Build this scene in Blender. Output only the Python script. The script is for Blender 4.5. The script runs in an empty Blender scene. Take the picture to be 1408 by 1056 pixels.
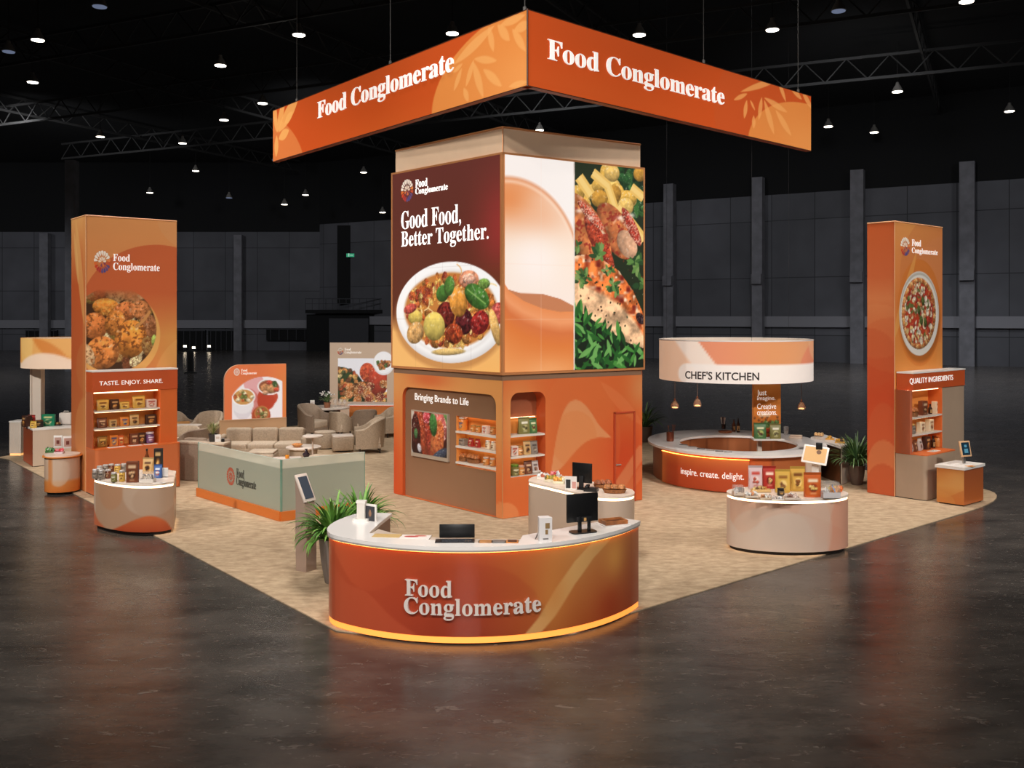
import bpy, bmesh, math, random
import numpy as np
from mathutils import Vector, Matrix
from mathutils.geometry import delaunay_2d_cdt

SC = bpy.context.scene
COL = SC.collection
FPX, HOR, EYE = 1300.0, 435.0, 3.6
RNG = random.Random(7)

# ------------------------------------------------------------------ measuring helpers
def G(px, py, z=0.0):
    """point of the horizontal plane z that the photo shows at (px, py)"""
    Y = (EYE - z) * FPX / (py - HOR)
    return Vector(((px - 704) * Y / FPX, Y, z))

def AT(px, Y):
    return (px - 704) * Y / FPX

def ZAT(py, Y):
    return EYE + (HOR - py) * Y / FPX

# ------------------------------------------------------------------ colours
def s2l(c):
    c = np.asarray(c, dtype=float) / 255.0
    return np.where(c <= 0.04045, c / 12.92, ((c + 0.055) / 1.055) ** 2.4)

def lin(c):
    r = s2l(c)
    return (float(r[0]), float(r[1]), float(r[2]), 1.0)

# ------------------------------------------------------------------ materials
MATS = {}
def mat(name, col=(200, 200, 200), rough=0.5, metal=0.0, emit=None, es=0.0, spec=0.5, noise=0.0, nscale=20.0, bump=0.0, coat=0.0, alpha=1.0, trans=0.0):
    if name in MATS:
        return MATS[name]
    m = bpy.data.materials.new(name)
    m.use_nodes = True
    nt = m.node_tree
    b = nt.nodes['Principled BSDF']
    b.inputs['Base Color'].default_value = lin(col)
    b.inputs['Roughness'].default_value = rough
    b.inputs['Metallic'].default_value = metal
    b.inputs['Specular IOR Level'].default_value = spec
    b.inputs['Coat Weight'].default_value = coat
    b.inputs['Alpha'].default_value = alpha
    b.inputs['Transmission Weight'].default_value = trans
    if emit is not None:
        b.inputs['Emission Color'].default_value = lin(emit)
        b.inputs['Emission Strength'].default_value = es
    if noise > 0 or bump > 0:
        tc = nt.nodes.new('ShaderNodeTexCoord')
        n = nt.nodes.new('ShaderNodeTexNoise')
        n.inputs['Scale'].default_value = nscale
        n.inputs['Detail'].default_value = 5
        nt.links.new(tc.outputs['Object'], n.inputs['Vector'])
        if noise > 0:
            cr = nt.nodes.new('ShaderNodeValToRGB')
            k = np.asarray(col, float)
            cr.color_ramp.elements[0].position = 0.3
            cr.color_ramp.elements[1].position = 0.7
            cr.color_ramp.elements[0].color = lin(np.clip(k * (1 - noise), 0, 255))
            cr.color_ramp.elements[1].color = lin(np.clip(k * (1 + noise), 0, 255))
            nt.links.new(n.outputs['Fac'], cr.inputs['Fac'])
            nt.links.new(cr.outputs['Color'], b.inputs['Base Color'])
        if bump > 0:
            bp = nt.nodes.new('ShaderNodeBump')
            bp.inputs['Strength'].default_value = bump
            bp.inputs['Distance'].default_value = 0.02
            nt.links.new(n.outputs['Fac'], bp.inputs['Height'])
            nt.links.new(bp.outputs['Normal'], b.inputs['Normal'])
    MATS[name] = m
    return m

def cmat(col, rough=0.5, **k):
    col = tuple(int(v) for v in col)
    return mat('colour_%d_%d_%d_%d' % (col + (int(rough * 100),)), col, rough, **k)

def paint_mat(name, rough=0.4, es=0.0, spec=0.4, coat=0.0, weave=0.0):
    """material whose colour is the print held in the mesh colour attribute"""
    if name in MATS:
        return MATS[name]
    m = bpy.data.materials.new(name)
    m.use_nodes = True
    nt = m.node_tree
    b = nt.nodes['Principled BSDF']
    a = nt.nodes.new('ShaderNodeAttribute')
    a.attribute_name = 'Col'
    b.inputs['Roughness'].default_value = rough
    b.inputs['Specular IOR Level'].default_value = spec
    b.inputs['Coat Weight'].default_value = coat
    if es > 0:
        nt.links.new(a.outputs['Color'], b.inputs['Emission Color'])
        b.inputs['Emission Strength'].default_value = es
        mx = nt.nodes.new('ShaderNodeMix')
        mx.data_type = 'RGBA'
        mx.inputs[0].default_value = 0.85 if es > 0.8 else 0.35
        nt.links.new(a.outputs['Color'], mx.inputs[6])
        mx.inputs[7].default_value = (0.004, 0.004, 0.004, 1)
        nt.links.new(mx.outputs[2], b.inputs['Base Color'])
    else:
        nt.links.new(a.outputs['Color'], b.inputs['Base Color'])
    if weave > 0:
        tc = nt.nodes.new('ShaderNodeTexCoord')
        n = nt.nodes.new('ShaderNodeTexNoise')
        n.inputs['Scale'].default_value = 60
        nt.links.new(tc.outputs['Object'], n.inputs['Vector'])
        bp = nt.nodes.new('ShaderNodeBump')
        bp.inputs['Strength'].default_value = weave
        bp.inputs['Distance'].default_value = 0.01
        nt.links.new(n.outputs['Fac'], bp.inputs['Height'])
        nt.links.new(bp.outputs['Normal'], b.inputs['Normal'])
    MATS[name] = m
    return m

# ------------------------------------------------------------------ mesh builder
class MB:
    def __init__(s):
        s.v, s.f, s.sm = [], [], []

    def add(s, verts, faces, smooth=False, M=None):
        o = len(s.v)
        if M is not None:
            verts = [M @ Vector(p) for p in verts]
        s.v += [tuple(p) for p in verts]
        s.f += [tuple(i + o for i in f) for f in faces]
        s.sm += [smooth] * len(faces)
        return s

    def quad(s, a, b, c, d):
        return s.add([a, b, c, d], [(0, 1, 2, 3)])

    def box(s, c, d, rz=0.0, bev=0.0, seg=2, M=None):
        """box centred at c with full sizes d, turned rz about z"""
        T = Matrix.Translation(c) @ Matrix.Rotation(rz, 4, 'Z')
        if M is not None:
            T = M @ T
        if bev <= 0:
            x, y, z = d[0] / 2, d[1] / 2, d[2] / 2
            vs = [(-x, -y, -z), (x, -y, -z), (x, y, -z), (-x, y, -z), (-x, -y, z), (x, -y, z), (x, y, z), (-x, y, z)]
            fs = [(3, 2, 1, 0), (4, 5, 6, 7), (0, 1, 5, 4), (1, 2, 6, 5), (2, 3, 7, 6), (3, 0, 4, 7)]
            return s.add(vs, fs, False, T)
        bm = bmesh.new()
        bmesh.ops.create_cube(bm, size=1.0)
        for w in bm.verts:
            w.co = Vector((w.co.x * d[0], w.co.y * d[1], w.co.z * d[2]))
        bmesh.ops.bevel(bm, geom=bm.edges[:], offset=min(bev, min(d) * 0.48), segments=seg, affect='EDGES', profile=0.5)
        bm.verts.index_update()
        vs = [w.co.copy() for w in bm.verts]
        fs = [[w.index for w in f.verts] for f in bm.faces]
        bm.free()
        return s.add(vs, fs, True, T)

    def lathe(s, prof, c=(0, 0, 0), n=24, sx=1.0, sy=1.0, M=None, smooth=True):
        """profile of (r, z) turned about the vertical axis at c"""
        vs, fs = [], []
        for r, z in prof:
            for k in range(n):
                a = 2 * math.pi * k / n
                vs.append((c[0] + r * sx * math.cos(a), c[1] + r * sy * math.sin(a), c[2] + z))
        for i in range(len(prof) - 1):
            for k in range(n):
                k2 = (k + 1) % n
                fs.append((i * n + k, i * n + k2, (i + 1) * n + k2, (i + 1) * n + k))
        fs.append(tuple(range(n - 1, -1, -1)))
        fs.append(tuple((len(prof) - 1) * n + k for k in range(n)))
        return s.add(vs, fs, smooth, M)

    def tube(s, pts, r, n=8, M=None):
        vs, fs = [], []
        pts = [Vector(p) for p in pts]
        for i, p in enumerate(pts):
            d = (pts[min(i + 1, len(pts) - 1)] - pts[max(i - 1, 0)]).normalized()
            a = d.orthogonal().normalized()
            b = d.cross(a)
            rr = r[i] if isinstance(r, (list, tuple)) else r
            for k in range(n):
                t = 2 * math.pi * k / n
                vs.append(p + a * rr * math.cos(t) + b * rr * math.sin(t))
        for i in range(len(pts) - 1):
            for k in range(n):
                k2 = (k + 1) % n
                fs.append((i * n + k, i * n + k2, (i + 1) * n + k2, (i + 1) * n + k))
        fs.append(tuple(range(n - 1, -1, -1)))
        fs.append(tuple((len(pts) - 1) * n + k for k in range(n)))
        return s.add(vs, fs, True, M)

    def prism(s, poly, z0, z1, M=None, smooth=False):
        n = len(poly)
        vs = [(p[0], p[1], z0) for p in poly] + [(p[0], p[1], z1) for p in poly]
        fs = [(i, (i + 1) % n, n + (i + 1) % n, n + i) for i in range(n)]
        s.add(vs, fs, smooth, M)
        # caps
        tri = tess(poly)
        s.add([(p[0], p[1], z0) for p in poly], [t[::-1] for t in tri], False, M)
        s.add([(p[0], p[1], z1) for p in poly], tri, False, M)
        return s

    def ring(s, outer, inner, z0, z1, M=None):
        """closed band between two outlines with the same number of points"""
        n = len(outer)
        vs = []
        for (pl, z) in ((outer, z0), (outer, z1), (inner, z1), (inner, z0)):
            vs += [(p[0], p[1], z) for p in pl]
        fs = []
        for q in range(4):
            q2 = (q + 1) % 4
            for i in range(n):
                j = (i + 1) % n
                fs.append((q * n + i, q * n + j, q2 * n + j, q2 * n + i))
        return s.add(vs, fs, False, M)

def tess(poly):
    from mathutils.geometry import tessellate_polygon
    return [tuple(t) for t in tessellate_polygon([[Vector((p[0], p[1], 0)) for p in poly]])]

def origin_of(o):
    v = Vector((0, 0, 0))
    while o is not None:
        v += o.location
        o = o.parent
    return v

def obj(name, mb, m, parent=None, world=False, cols=None, autosmooth=True):
    """link the built shape as ONE mesh object; world=True: coordinates are world ones"""
    if isinstance(mb, MB):
        vs, fs, sm = mb.v, mb.f, mb.sm
    else:
        vs, fs, sm = mb
    if world and parent is not None:
        og = origin_of(parent)
        vs = [(p[0] - og.x, p[1] - og.y, p[2] - og.z) for p in vs]
    me = bpy.data.meshes.new(name)
    me.from_pydata([tuple(p) for p in vs], [], [tuple(f) for f in fs])
    if sm and any(sm):
        me.polygons.foreach_set('use_smooth', [bool(x) for x in sm])
    if cols is not None:
        a = me.color_attributes.new('Col', 'FLOAT_COLOR', 'POINT')
        arr = np.ones((len(vs), 4), dtype=np.float32)
        arr[:, :3] = cols
        a.data.foreach_set('color', arr.ravel())
    me.update()
    for q in (m if isinstance(m, (list, tuple)) else [m]):
        me.materials.append(q)
    if sm and any(sm):
        try:
            me.set_sharp_from_angle(angle=math.radians(40))
        except Exception:
            pass
    o = bpy.data.objects.new(name, me)
    COL.objects.link(o)
    if parent is not None:
        o.parent = parent
    return o

def tag(o, label=None, cat=None, group=None, kind=None):
    if label: o['label'] = label
    if cat: o['category'] = cat
    if group: o['group'] = group
    if kind: o['kind'] = kind
    return o

def thing(name, label, cat, loc=(0, 0, 0), rz=0.0, group=None):
    o = bpy.data.objects.new(name, None)
    o.empty_display_size = 0.2
    COL.objects.link(o)
    o.location = loc
    o.rotation_euler = (0, 0, rz)
    return tag(o, label, cat, group)

def struct(name, mb, m, **k):
    return tag(obj(name, mb, m, **k), kind='structure')

def copy_thing(root, loc, rz, label, group=None):
    r = root.copy(); COL.objects.link(r)
    r.location = loc; r.rotation_euler = (0, 0, rz)
    r['label'] = label
    if group: r['group'] = group
    for ch in list(root.children):
        c = ch.copy(); COL.objects.link(c); c.parent = r
        for g in list(ch.children):
            d = g.copy(); COL.objects.link(d); d.parent = c
    return r

# ------------------------------------------------------------------ surfaces that carry prints
class Patch:
    """upright rectangle from ground point p0 (left) to p1 (right), z0..z1; n is outward towards the viewer"""
    def __init__(s, p0, p1, z0, z1, off=0.0):
        s.p0 = np.array([p0[0], p0[1]], float); s.p1 = np.array([p1[0], p1[1]], float)
        d = s.p1 - s.p0
        s.L = float(np.hypot(*d)); s.d = d / s.L
        s.nrm = np.array([s.d[1], -s.d[0]])
        s.p0 = s.p0 + s.nrm * off; s.p1 = s.p1 + s.nrm * off
        s.z0, s.z1 = z0, z1
        s.Hh = z1 - z0
    def pt(s, u, v, n=0.0):
        u = np.asarray(u, float); v = np.asarray(v, float)
        x = s.p0[0] + s.d[0] * s.L * u + s.nrm[0] * n
        y = s.p0[1] + s.d[1] * s.L * u + s.nrm[1] * n
        z = s.z0 + s.Hh * v + 0 * u
        return np.stack(np.broadcast_arrays(x, y, z), -1)
    def uv(s, px, py):
        rx, rz = (px - 704) / FPX, (HOR - py) / FPX
        # (t*rx, t) = p0 + d*L*u
        A = np.array([[rx, -s.d[0]], [1.0, -s.d[1]]])
        t, q = np.linalg.solve(A, s.p0)
        return q / s.L, (EYE + t * rz - s.z0) / s.Hh
    def rz(s):
        return math.atan2(s.nrm[0], -s.nrm[1])

class Curved(Patch):
    """upright band along a ground polyline (left to right as seen)"""
    def __init__(s, pts, z0, z1):
        p = np.array([(q[0], q[1]) for q in pts], float)
        s.P = p
        seg = np.hypot(*(p[1:] - p[:-1]).T)
        s.cum = np.concatenate([[0], np.cumsum(seg)])
        s.L = float(s.cum[-1])
        d = np.gradient(p, s.cum, axis=0)
        d /= np.linalg.norm(d, axis=1)[:, None]
        s.N = np.stack([d[:, 1], -d[:, 0]], 1)
        s.z0, s.z1, s.Hh = z0, z1, z1 - z0
    def pt(s, u, v, n=0.0):
        u, v, n = np.broadcast_arrays(np.asarray(u, float), np.asarray(v, float), np.asarray(n, float))
        t = u * s.L
        x = np.interp(t, s.cum, s.P[:, 0]); y = np.interp(t, s.cum, s.P[:, 1])
        nx = np.interp(t, s.cum, s.N[:, 0]); ny = np.interp(t, s.cum, s.N[:, 1])
        return np.stack([x + nx * n, y + ny * n, s.z0 + s.Hh * v], -1)
    def uv(s, px, py):
        us = np.linspace(0, 1, 1500)
        q = s.pt(us, 0 * us)
        sx = 704 + q[:, 0] / q[:, 1] * FPX
        cost = np.abs(sx - px) + 0.6 * q[:, 1]
        k = int(np.argmin(cost))
        z = EYE + (HOR - py) / FPX * q[k, 1]
        return float(us[k]), float((z - s.z0) / s.Hh)

# ------------------------------------------------------------------ painting prints (colour held per vertex)
def hash2(ix, iy, seed):
    h = (ix.astype(np.int64) * 374761393 + iy.astype(np.int64) * 668265263 + seed * 982451653) & 0x7fffffff
    h = ((h ^ (h >> 13)) * 1274126177) & 0x7fffffff
    return ((h ^ (h >> 16)) & 0xffff) / 65535.0

def vnoise(x, y, seed=0):
    ix, iy = np.floor(x), np.floor(y)
    fx, fy = x - ix, y - iy
    fx = fx * fx * (3 - 2 * fx); fy = fy * fy * (3 - 2 * fy)
    a, b = hash2(ix, iy, seed), hash2(ix + 1, iy, seed)
    c, d = hash2(ix, iy + 1, seed), hash2(ix + 1, iy + 1, seed)
    return (a * (1 - fx) + b * fx) * (1 - fy) + (c * (1 - fx) + d * fx) * fy

class Paint:
    def __init__(s, u, v, L, Hh, patch=None):
        s.u, s.v, s.L, s.H = u, v, L, Hh
        s.x, s.y = u * L, v * Hh
        s.patch = patch
        s.c = np.zeros((len(u), 3))
        s.soft = 0.012
    def mix(s, m, c, a=1.0):
        m = np.clip(np.asarray(m) * a, 0, 1)[:, None]
        s.c = s.c * (1 - m) + np.asarray(c, float) * m
    def fill(s, c):
        s.c[:] = c
    def grad(s, stops, t):
        pos = [q[0] for q in stops]
        for k in range(3):
            s.c[:, k] = np.interp(t, pos, [q[1][k] for q in stops])
    def emask(s, cu, cv, rx, ry, rot=0.0, soft=None):
        """ellipse, centre in uv, radii in metres"""
        soft = soft or s.soft
        dx, dy = s.x - cu * s.L, s.y - cv * s.H
        c, q = math.cos(rot), math.sin(rot)
        X, Y = (dx * c + dy * q) / rx, (-dx * q + dy * c) / ry
        r = np.sqrt(X * X + Y * Y)
        return np.clip((1 - r) * min(rx, ry) / soft + 0.5, 0, 1), X, Y, r
    def ell(s, cu, cv, rx, ry, c, a=1.0, rot=0.0, soft=None):
        s.mix(s.emask(cu, cv, rx, ry, rot, soft)[0], c, a)
    def glow(s, cu, cv, rx, ry, c, a=1.0):
        r = s.emask(cu, cv, rx, ry)[3]
        s.mix(np.exp(-r * r * 1.5), c, a)
    def rect(s, u0, v0, u1, v1, c, a=1.0):
        k = s.soft
        m = np.clip((s.u - u0) * s.L / k + .5, 0, 1) * np.clip((u1 - s.u) * s.L / k + .5, 0, 1)
        m *= np.clip((s.v - v0) * s.H / k + .5, 0, 1) * np.clip((v1 - s.v) * s.H / k + .5, 0, 1)
        s.mix(m, c, a)
    def below(s, fn, c, a=1.0, soft=None):
        """region under the curve v < fn(u)"""
        s.mix(np.clip((fn(s.u) - s.v) * s.H / (soft or s.soft) + .5, 0, 1), c, a)
    def curve(s, pts):
        """smooth v(u) through uv points, with the slope for even edges"""
        pts = sorted(pts)
        x = np.array([q[0] for q in pts]); y = np.array([q[1] for q in pts])
        m = np.gradient(y, x)
        k = np.clip(np.searchsorted(x, s.u) - 1, 0, len(x) - 2)
        h = x[k + 1] - x[k]
        t = np.clip((s.u - x[k]) / h, 0, 1)
        v = (2 * t ** 3 - 3 * t ** 2 + 1) * y[k] + (t ** 3 - 2 * t ** 2 + t) * h * m[k] + (-2 * t ** 3 + 3 * t ** 2) * y[k + 1] + (t ** 3 - t ** 2) * h * m[k + 1]
        sl = np.interp(s.u, x, m) * s.H / s.L
        return v, np.sqrt(1 + sl * sl)
    def edge(s, v, k):
        """1 below the curve"""
        return np.clip((v - s.v) * s.H / k / s.soft + .5, 0, 1)
    def leaf(s, u0, v0, u1, v1, w, c, a=1.0):
        x0, y0, x1, y1 = u0 * s.L, v0 * s.H, u1 * s.L, v1 * s.H
        dx, dy = x1 - x0, y1 - y0
        l = math.hypot(dx, dy)
        t = ((s.x - x0) * dx + (s.y - y0) * dy) / (l * l)
        nn = np.abs((s.x - x0) * dy - (s.y - y0) * dx) / l
        hw = w * np.sin(np.pi * np.clip(t, 0, 1)) ** 0.8
        s.mix(np.where((t > 0) & (t < 1), np.clip((hw - nn) / s.soft + .5, 0, 1), 0), c, a)
    def stroke(s, u0, v0, u1, v1, w, c, a=1.0, bend=0.0):
        x0, y0, x1, y1 = u0 * s.L, v0 * s.H, u1 * s.L, v1 * s.H
        dx, dy = x1 - x0, y1 - y0
        l = math.hypot(dx, dy) + 1e-9
        t = ((s.x - x0) * dx + (s.y - y0) * dy) / (l * l)
        nn = ((s.x - x0) * dy - (s.y - y0) * dx) / l - bend * np.sin(np.pi * np.clip(t, 0, 1))
        s.mix(np.clip((w - np.abs(nn)) / s.soft + .5, 0, 1) * ((t > -.02) & (t < 1.02)), c, a)
    def noise(s, sc, amt, seed=0):
        k = vnoise(s.x * sc, s.y * sc, seed) - 0.5
        k += 0.5 * (vnoise(s.x * sc * 2.3, s.y * sc * 2.3, seed + 5) - 0.5)
        s.c *= (1 + amt * k)[:, None]
    def food(s, cu, cv, rx, ry, col, seed=0, rot=0.0, spots=None, rough=0.35, a=1.0, m0=None):
        """one photographed morsel: lit side, darker rim, grain and spots"""
        m, X, Y, r = s.emask(cu, cv, rx, ry, rot)
        if m0 is not None:
            m = m * m0
        k = np.nonzero(m > 0.003)[0]
        if len(k) == 0:
            return
        X, Y, r, mm = X[k], Y[k], r[k], m[k]
        x, y = s.x[k] * .8 + s.y[k] * .6 + seed % 17, s.y[k] * .8 - s.x[k] * .6 + seed % 23
        q = min(rx, ry)
        nz = vnoise(x * 3.2 / q, y * 3.2 / q, seed) - .5 + .6 * (vnoise(x * 7.5 / q, y * 7.5 / q, seed + 3) - .5)
        c, sn = math.cos(rot), math.sin(rot)
        up = -X * sn * .3 + Y * c
        sh = 0.92 + 0.28 * up - 0.45 * np.clip(r - 0.55, 0, 1) ** 1.3 + rough * nz
        cc = np.asarray(col, float)[None, :] * sh[:, None]
        hl = np.clip(vnoise(x * 5 / q, y * 5 / q, seed + 9) - .74, 0, 1) * 4 * np.clip(.6 + up, 0, 1)
        cc = cc * (1 - hl[:, None] * .6) + np.array([255, 245, 225]) * hl[:, None] * .6
        if spots is not None:
            sp = np.clip((vnoise(x * 5 / q, y * 5 / q, seed + 17) + .7 * vnoise(x * 11 / q + y * 4 / q, y * 11 / q - x * 4 / q, seed + 21)) / 1.7 - .56, 0, 1) * 8
            sp = np.clip(sp, 0, 1)[:, None]
            cc = cc * (1 - .8 * sp) + np.asarray(spots, float) * .8 * sp
        mm = (mm * a)[:, None]
        s.c[k] = s.c[k] * (1 - mm) + np.clip(cc, 0, 255) * mm
    def result(s):
        g = s.c @ np.array([.3, .59, .11])
        return s2l(np.clip(s.c * .93 + g[:, None] * .07, 0, 255))

def grid_obj(name, patch, fn, m, parent, nu=100, nv=80, n=0.0, u0=0, u1=1, v0=0, v1=1):
    us = np.linspace(u0, u1, nu + 1); vs = np.linspace(v0, v1, nv + 1)
    U, V = np.meshgrid(us, vs)
    U, V = U.ravel(), V.ravel()
    P = patch.pt(U, V, n)
    pa = Paint(U, V, patch.L, patch.Hh, patch)
    pa.soft = max(0.006, 0.9 * (u1 - u0) * patch.L / nu)
    fn(pa)
    k = nu + 1
    idx = (np.arange(nv)[:, None] * k + np.arange(nu)[None, :]).ravel()
    fs = np.stack([idx, idx + 1, idx + k + 1, idx + k], 1)
    return obj(name, (P.tolist(), fs.tolist(), [True] * len(fs)), m, parent, world=True, cols=pa.result())

def rrect(u0, v0, u1, v1, r, L, Hh, corners='tl tr br bl', n=8):
    """rounded rectangle in uv; r in metres"""
    out = []
    ru, rv = r / L, r / Hh
    for name, cx, cy, a0 in (('bl', u0 + ru, v0 + rv, 180), ('br', u1 - ru, v0 + rv, 270), ('tr', u1 - ru, v1 - rv, 0), ('tl', u0 + ru, v1 - rv, 90)):
        if name in corners:
            for k in range(n + 1):
                a = math.radians(a0 + 90 * k / n)
                out.append((cx + ru * math.cos(a), cy + rv * math.sin(a)))
        else:
            out.append({'bl': (u0, v0), 'br': (u1, v0), 'tr': (u1, v1), 'tl': (u0, v1)}[name])
    return out

def in_poly(x, y, poly):
    ins = np.zeros(len(x), bool)
    n = len(poly)
    j = n - 1
    for i in range(n):
        xi, yi = poly[i]; xj, yj = poly[j]
        if yi != yj:
            c = ((yi > y) != (yj > y)) & (x < (xj - xi) * (y - yi) / (yj - yi) + xi)
            ins ^= c
        j = i
    return ins

def cut_obj(name, patch, outer, holes, fn, m, parent, step=0.05, n=0.0):
    """print on a panel with an outline and openings (uv polygons)"""
    L, Hh = patch.L, patch.Hh
    nu, nv = max(2, int(L / step)), max(2, int(Hh / step))
    us, vs = np.linspace(0, 1, nu + 1), np.linspace(0, 1, nv + 1)
    U, V = [q.ravel() for q in np.meshgrid(us, vs)]
    keep = in_poly(U, V, outer)
    for h in holes:
        keep &= ~in_poly(U, V, h)
    # stay off the outlines
    for pl in [outer] + holes:
        q = np.array(pl) * [L, Hh]
        for i in range(len(q)):
            a, b = q[i], q[(i + 1) % len(q)]
            ab = b - a
            t = np.clip(((U * L - a[0]) * ab[0] + (V * Hh - a[1]) * ab[1]) / max(1e-9, ab @ ab), 0, 1)
            d = np.hypot(U * L - a[0] - t * ab[0], V * Hh - a[1] - t * ab[1])
            keep &= d > step * 0.25
    pts = [(float(a * L), float(b * Hh)) for a, b in zip(U[keep], V[keep])]
    edges = []
    for pl in [outer] + holes:
        dense = []
        for i in range(len(pl)):
            a = np.array(pl[i]) * [L, Hh]; b = np.array(pl[(i + 1) % len(pl)]) * [L, Hh]
            k = max(1, int(np.hypot(*(b - a)) / step))
            for j in range(k):
                dense.append(tuple(a + (b - a) * j / k))
        o = len(pts)
        pts += [(float(a), float(b)) for a, b in dense]
        edges += [(o + i, o + (i + 1) % len(dense)) for i in range(len(dense))]
    r = delaunay_2d_cdt([Vector(p) for p in pts], edges, [], 0, 1e-6)
    P2 = np.array([(p.x, p.y) for p in r[0]])
    tri = np.array([f for f in r[2] if len(f) == 3])
    cen = P2[tri].mean(axis=1)
    ok = in_poly(cen[:, 0] / L, cen[:, 1] / Hh, outer)
    for h in holes:
        ok &= ~in_poly(cen[:, 0] / L, cen[:, 1] / Hh, h)
    tri = tri[ok]
    u, v = P2[:, 0] / L, P2[:, 1] / Hh
    pa = Paint(u, v, L, Hh, patch)
    pa.soft = step * 0.7
    fn(pa)
    P3 = patch.pt(u, v, n)
    return obj(name, (P3.tolist(), tri.tolist(), [False] * len(tri)), m, parent, world=True, cols=pa.result())

def jamb(patch, loop, n0, n1, skip=None):
    """walls of an opening between depths n0 and n1"""
    mb = MB()
    k = len(loop)
    for i in range(k):
        a, b = loop[i], loop[(i + 1) % k]
        if skip and skip(a, b):
            continue
        q = [patch.pt(a[0], a[1], n0), patch.pt(b[0], b[1], n0), patch.pt(b[0], b[1], n1), patch.pt(a[0], a[1], n1)]
        mb.add([tuple(x) for x in q], [(0, 1, 2, 3)])
    return mb

def pbox(mb, patch, u0, u1, v0, v1, n0, n1):
    """box standing on a patch, from depth n0 (back) to n1 (front)"""
    vs = [tuple(patch.pt(u, v, n)) for n in (n0, n1) for (u, v) in ((u0, v0), (u1, v0), (u1, v1), (u0, v1))]
    fs = [(3, 2, 1, 0), (4, 5, 6, 7), (0, 1, 5, 4), (1, 2, 6, 5), (2, 3, 7, 6), (3, 0, 4, 7)]
    return mb.add(vs, fs)

# ------------------------------------------------------------------ lettering
def serif(t):
    o = ''
    for c in t:
        if 'A' <= c <= 'Z': o += chr(0x1D400 + ord(c) - 65)
        elif 'a' <= c <= 'z': o += chr(0x1D41A + ord(c) - 97)
        else: o += c
    return o

_TXT = {}
def text_mesh(t, bold=0.0):
    key = (t, bold)
    if key in _TXT:
        return _TXT[key]
    c = bpy.data.curves.new('txt', 'FONT')
    c.body = t
    c.resolution_u = 4
    c.extrude = 0.5
    c.offset = bold
    o = bpy.data.objects.new('txt', c)
    COL.objects.link(o)
    bpy.context.view_layer.update()
    dg = bpy.context.evaluated_depsgraph_get()
    me = bpy.data.meshes.new_from_object(o.evaluated_get(dg), depsgraph=dg)
    v = np.empty(len(me.vertices) * 3); me.vertices.foreach_get('co', v); v = v.reshape(-1, 3)
    f = [tuple(p.vertices) for p in me.polygons]
    bpy.data.objects.remove(o); bpy.data.curves.remove(c); bpy.data.meshes.remove(me)
    _TXT[key] = (v, f)
    return v, f

def text_uv(name, t, patch, u0, v0, u1, v1, m, parent, n0=0.002, depth=0.01, bold=0.0, shear=0.0):
    """lettering whose bounding box fills (u0,v0)-(u1,v1) of the surface"""
    v, f = text_mesh(t, bold)
    mn, mx = v.min(0), v.max(0)
    q = (v - mn) / (mx - mn)
    P = patch.pt(u0 + (u1 - u0) * q[:, 0], v0 + (v1 - v0) * q[:, 1] + shear * q[:, 0], n0 + depth * q[:, 2])
    if ' ' in t and t.count(' ') == 1:
        # two words: cut at the widest gap so that each word is a part
        iv = sorted((min(q[i, 0] for i in ff), max(q[i, 0] for i in ff)) for ff in f)
        cut, best, end = .5, 0, iv[0][1]
        for a_, b_ in iv:
            if a_ - end > best: best, cut = a_ - end, (a_ + end) / 2
            end = max(end, b_)
        r = None
        for side in (0, 1):
            sel = (q[:, 0] > cut) == bool(side)
            ids = np.nonzero(sel)[0]; mp = {int(a): b for b, a in enumerate(ids)}
            fs = [tuple(mp[i] for i in ff) for ff in f if ff[0] in mp]
            r = obj(name, (P[ids].tolist(), fs, []), m, parent, world=True)
        return r
    return obj(name, (P.tolist(), f, []), m, parent, world=True)

def text_px(name, t, patch, x0, ytop, ybot, x1, m, parent, **k):
    """same, with the box measured in the photo: left edge x0 between ytop and ybot, right edge x1"""
    u0, v1 = patch.uv(x0, ytop)
    _, v0 = patch.uv(x0, ybot)
    u1, _ = patch.uv(x1, ytop)
    return text_uv(name, t, patch, u0, v0, u1, v1, m, parent, **k)

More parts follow.
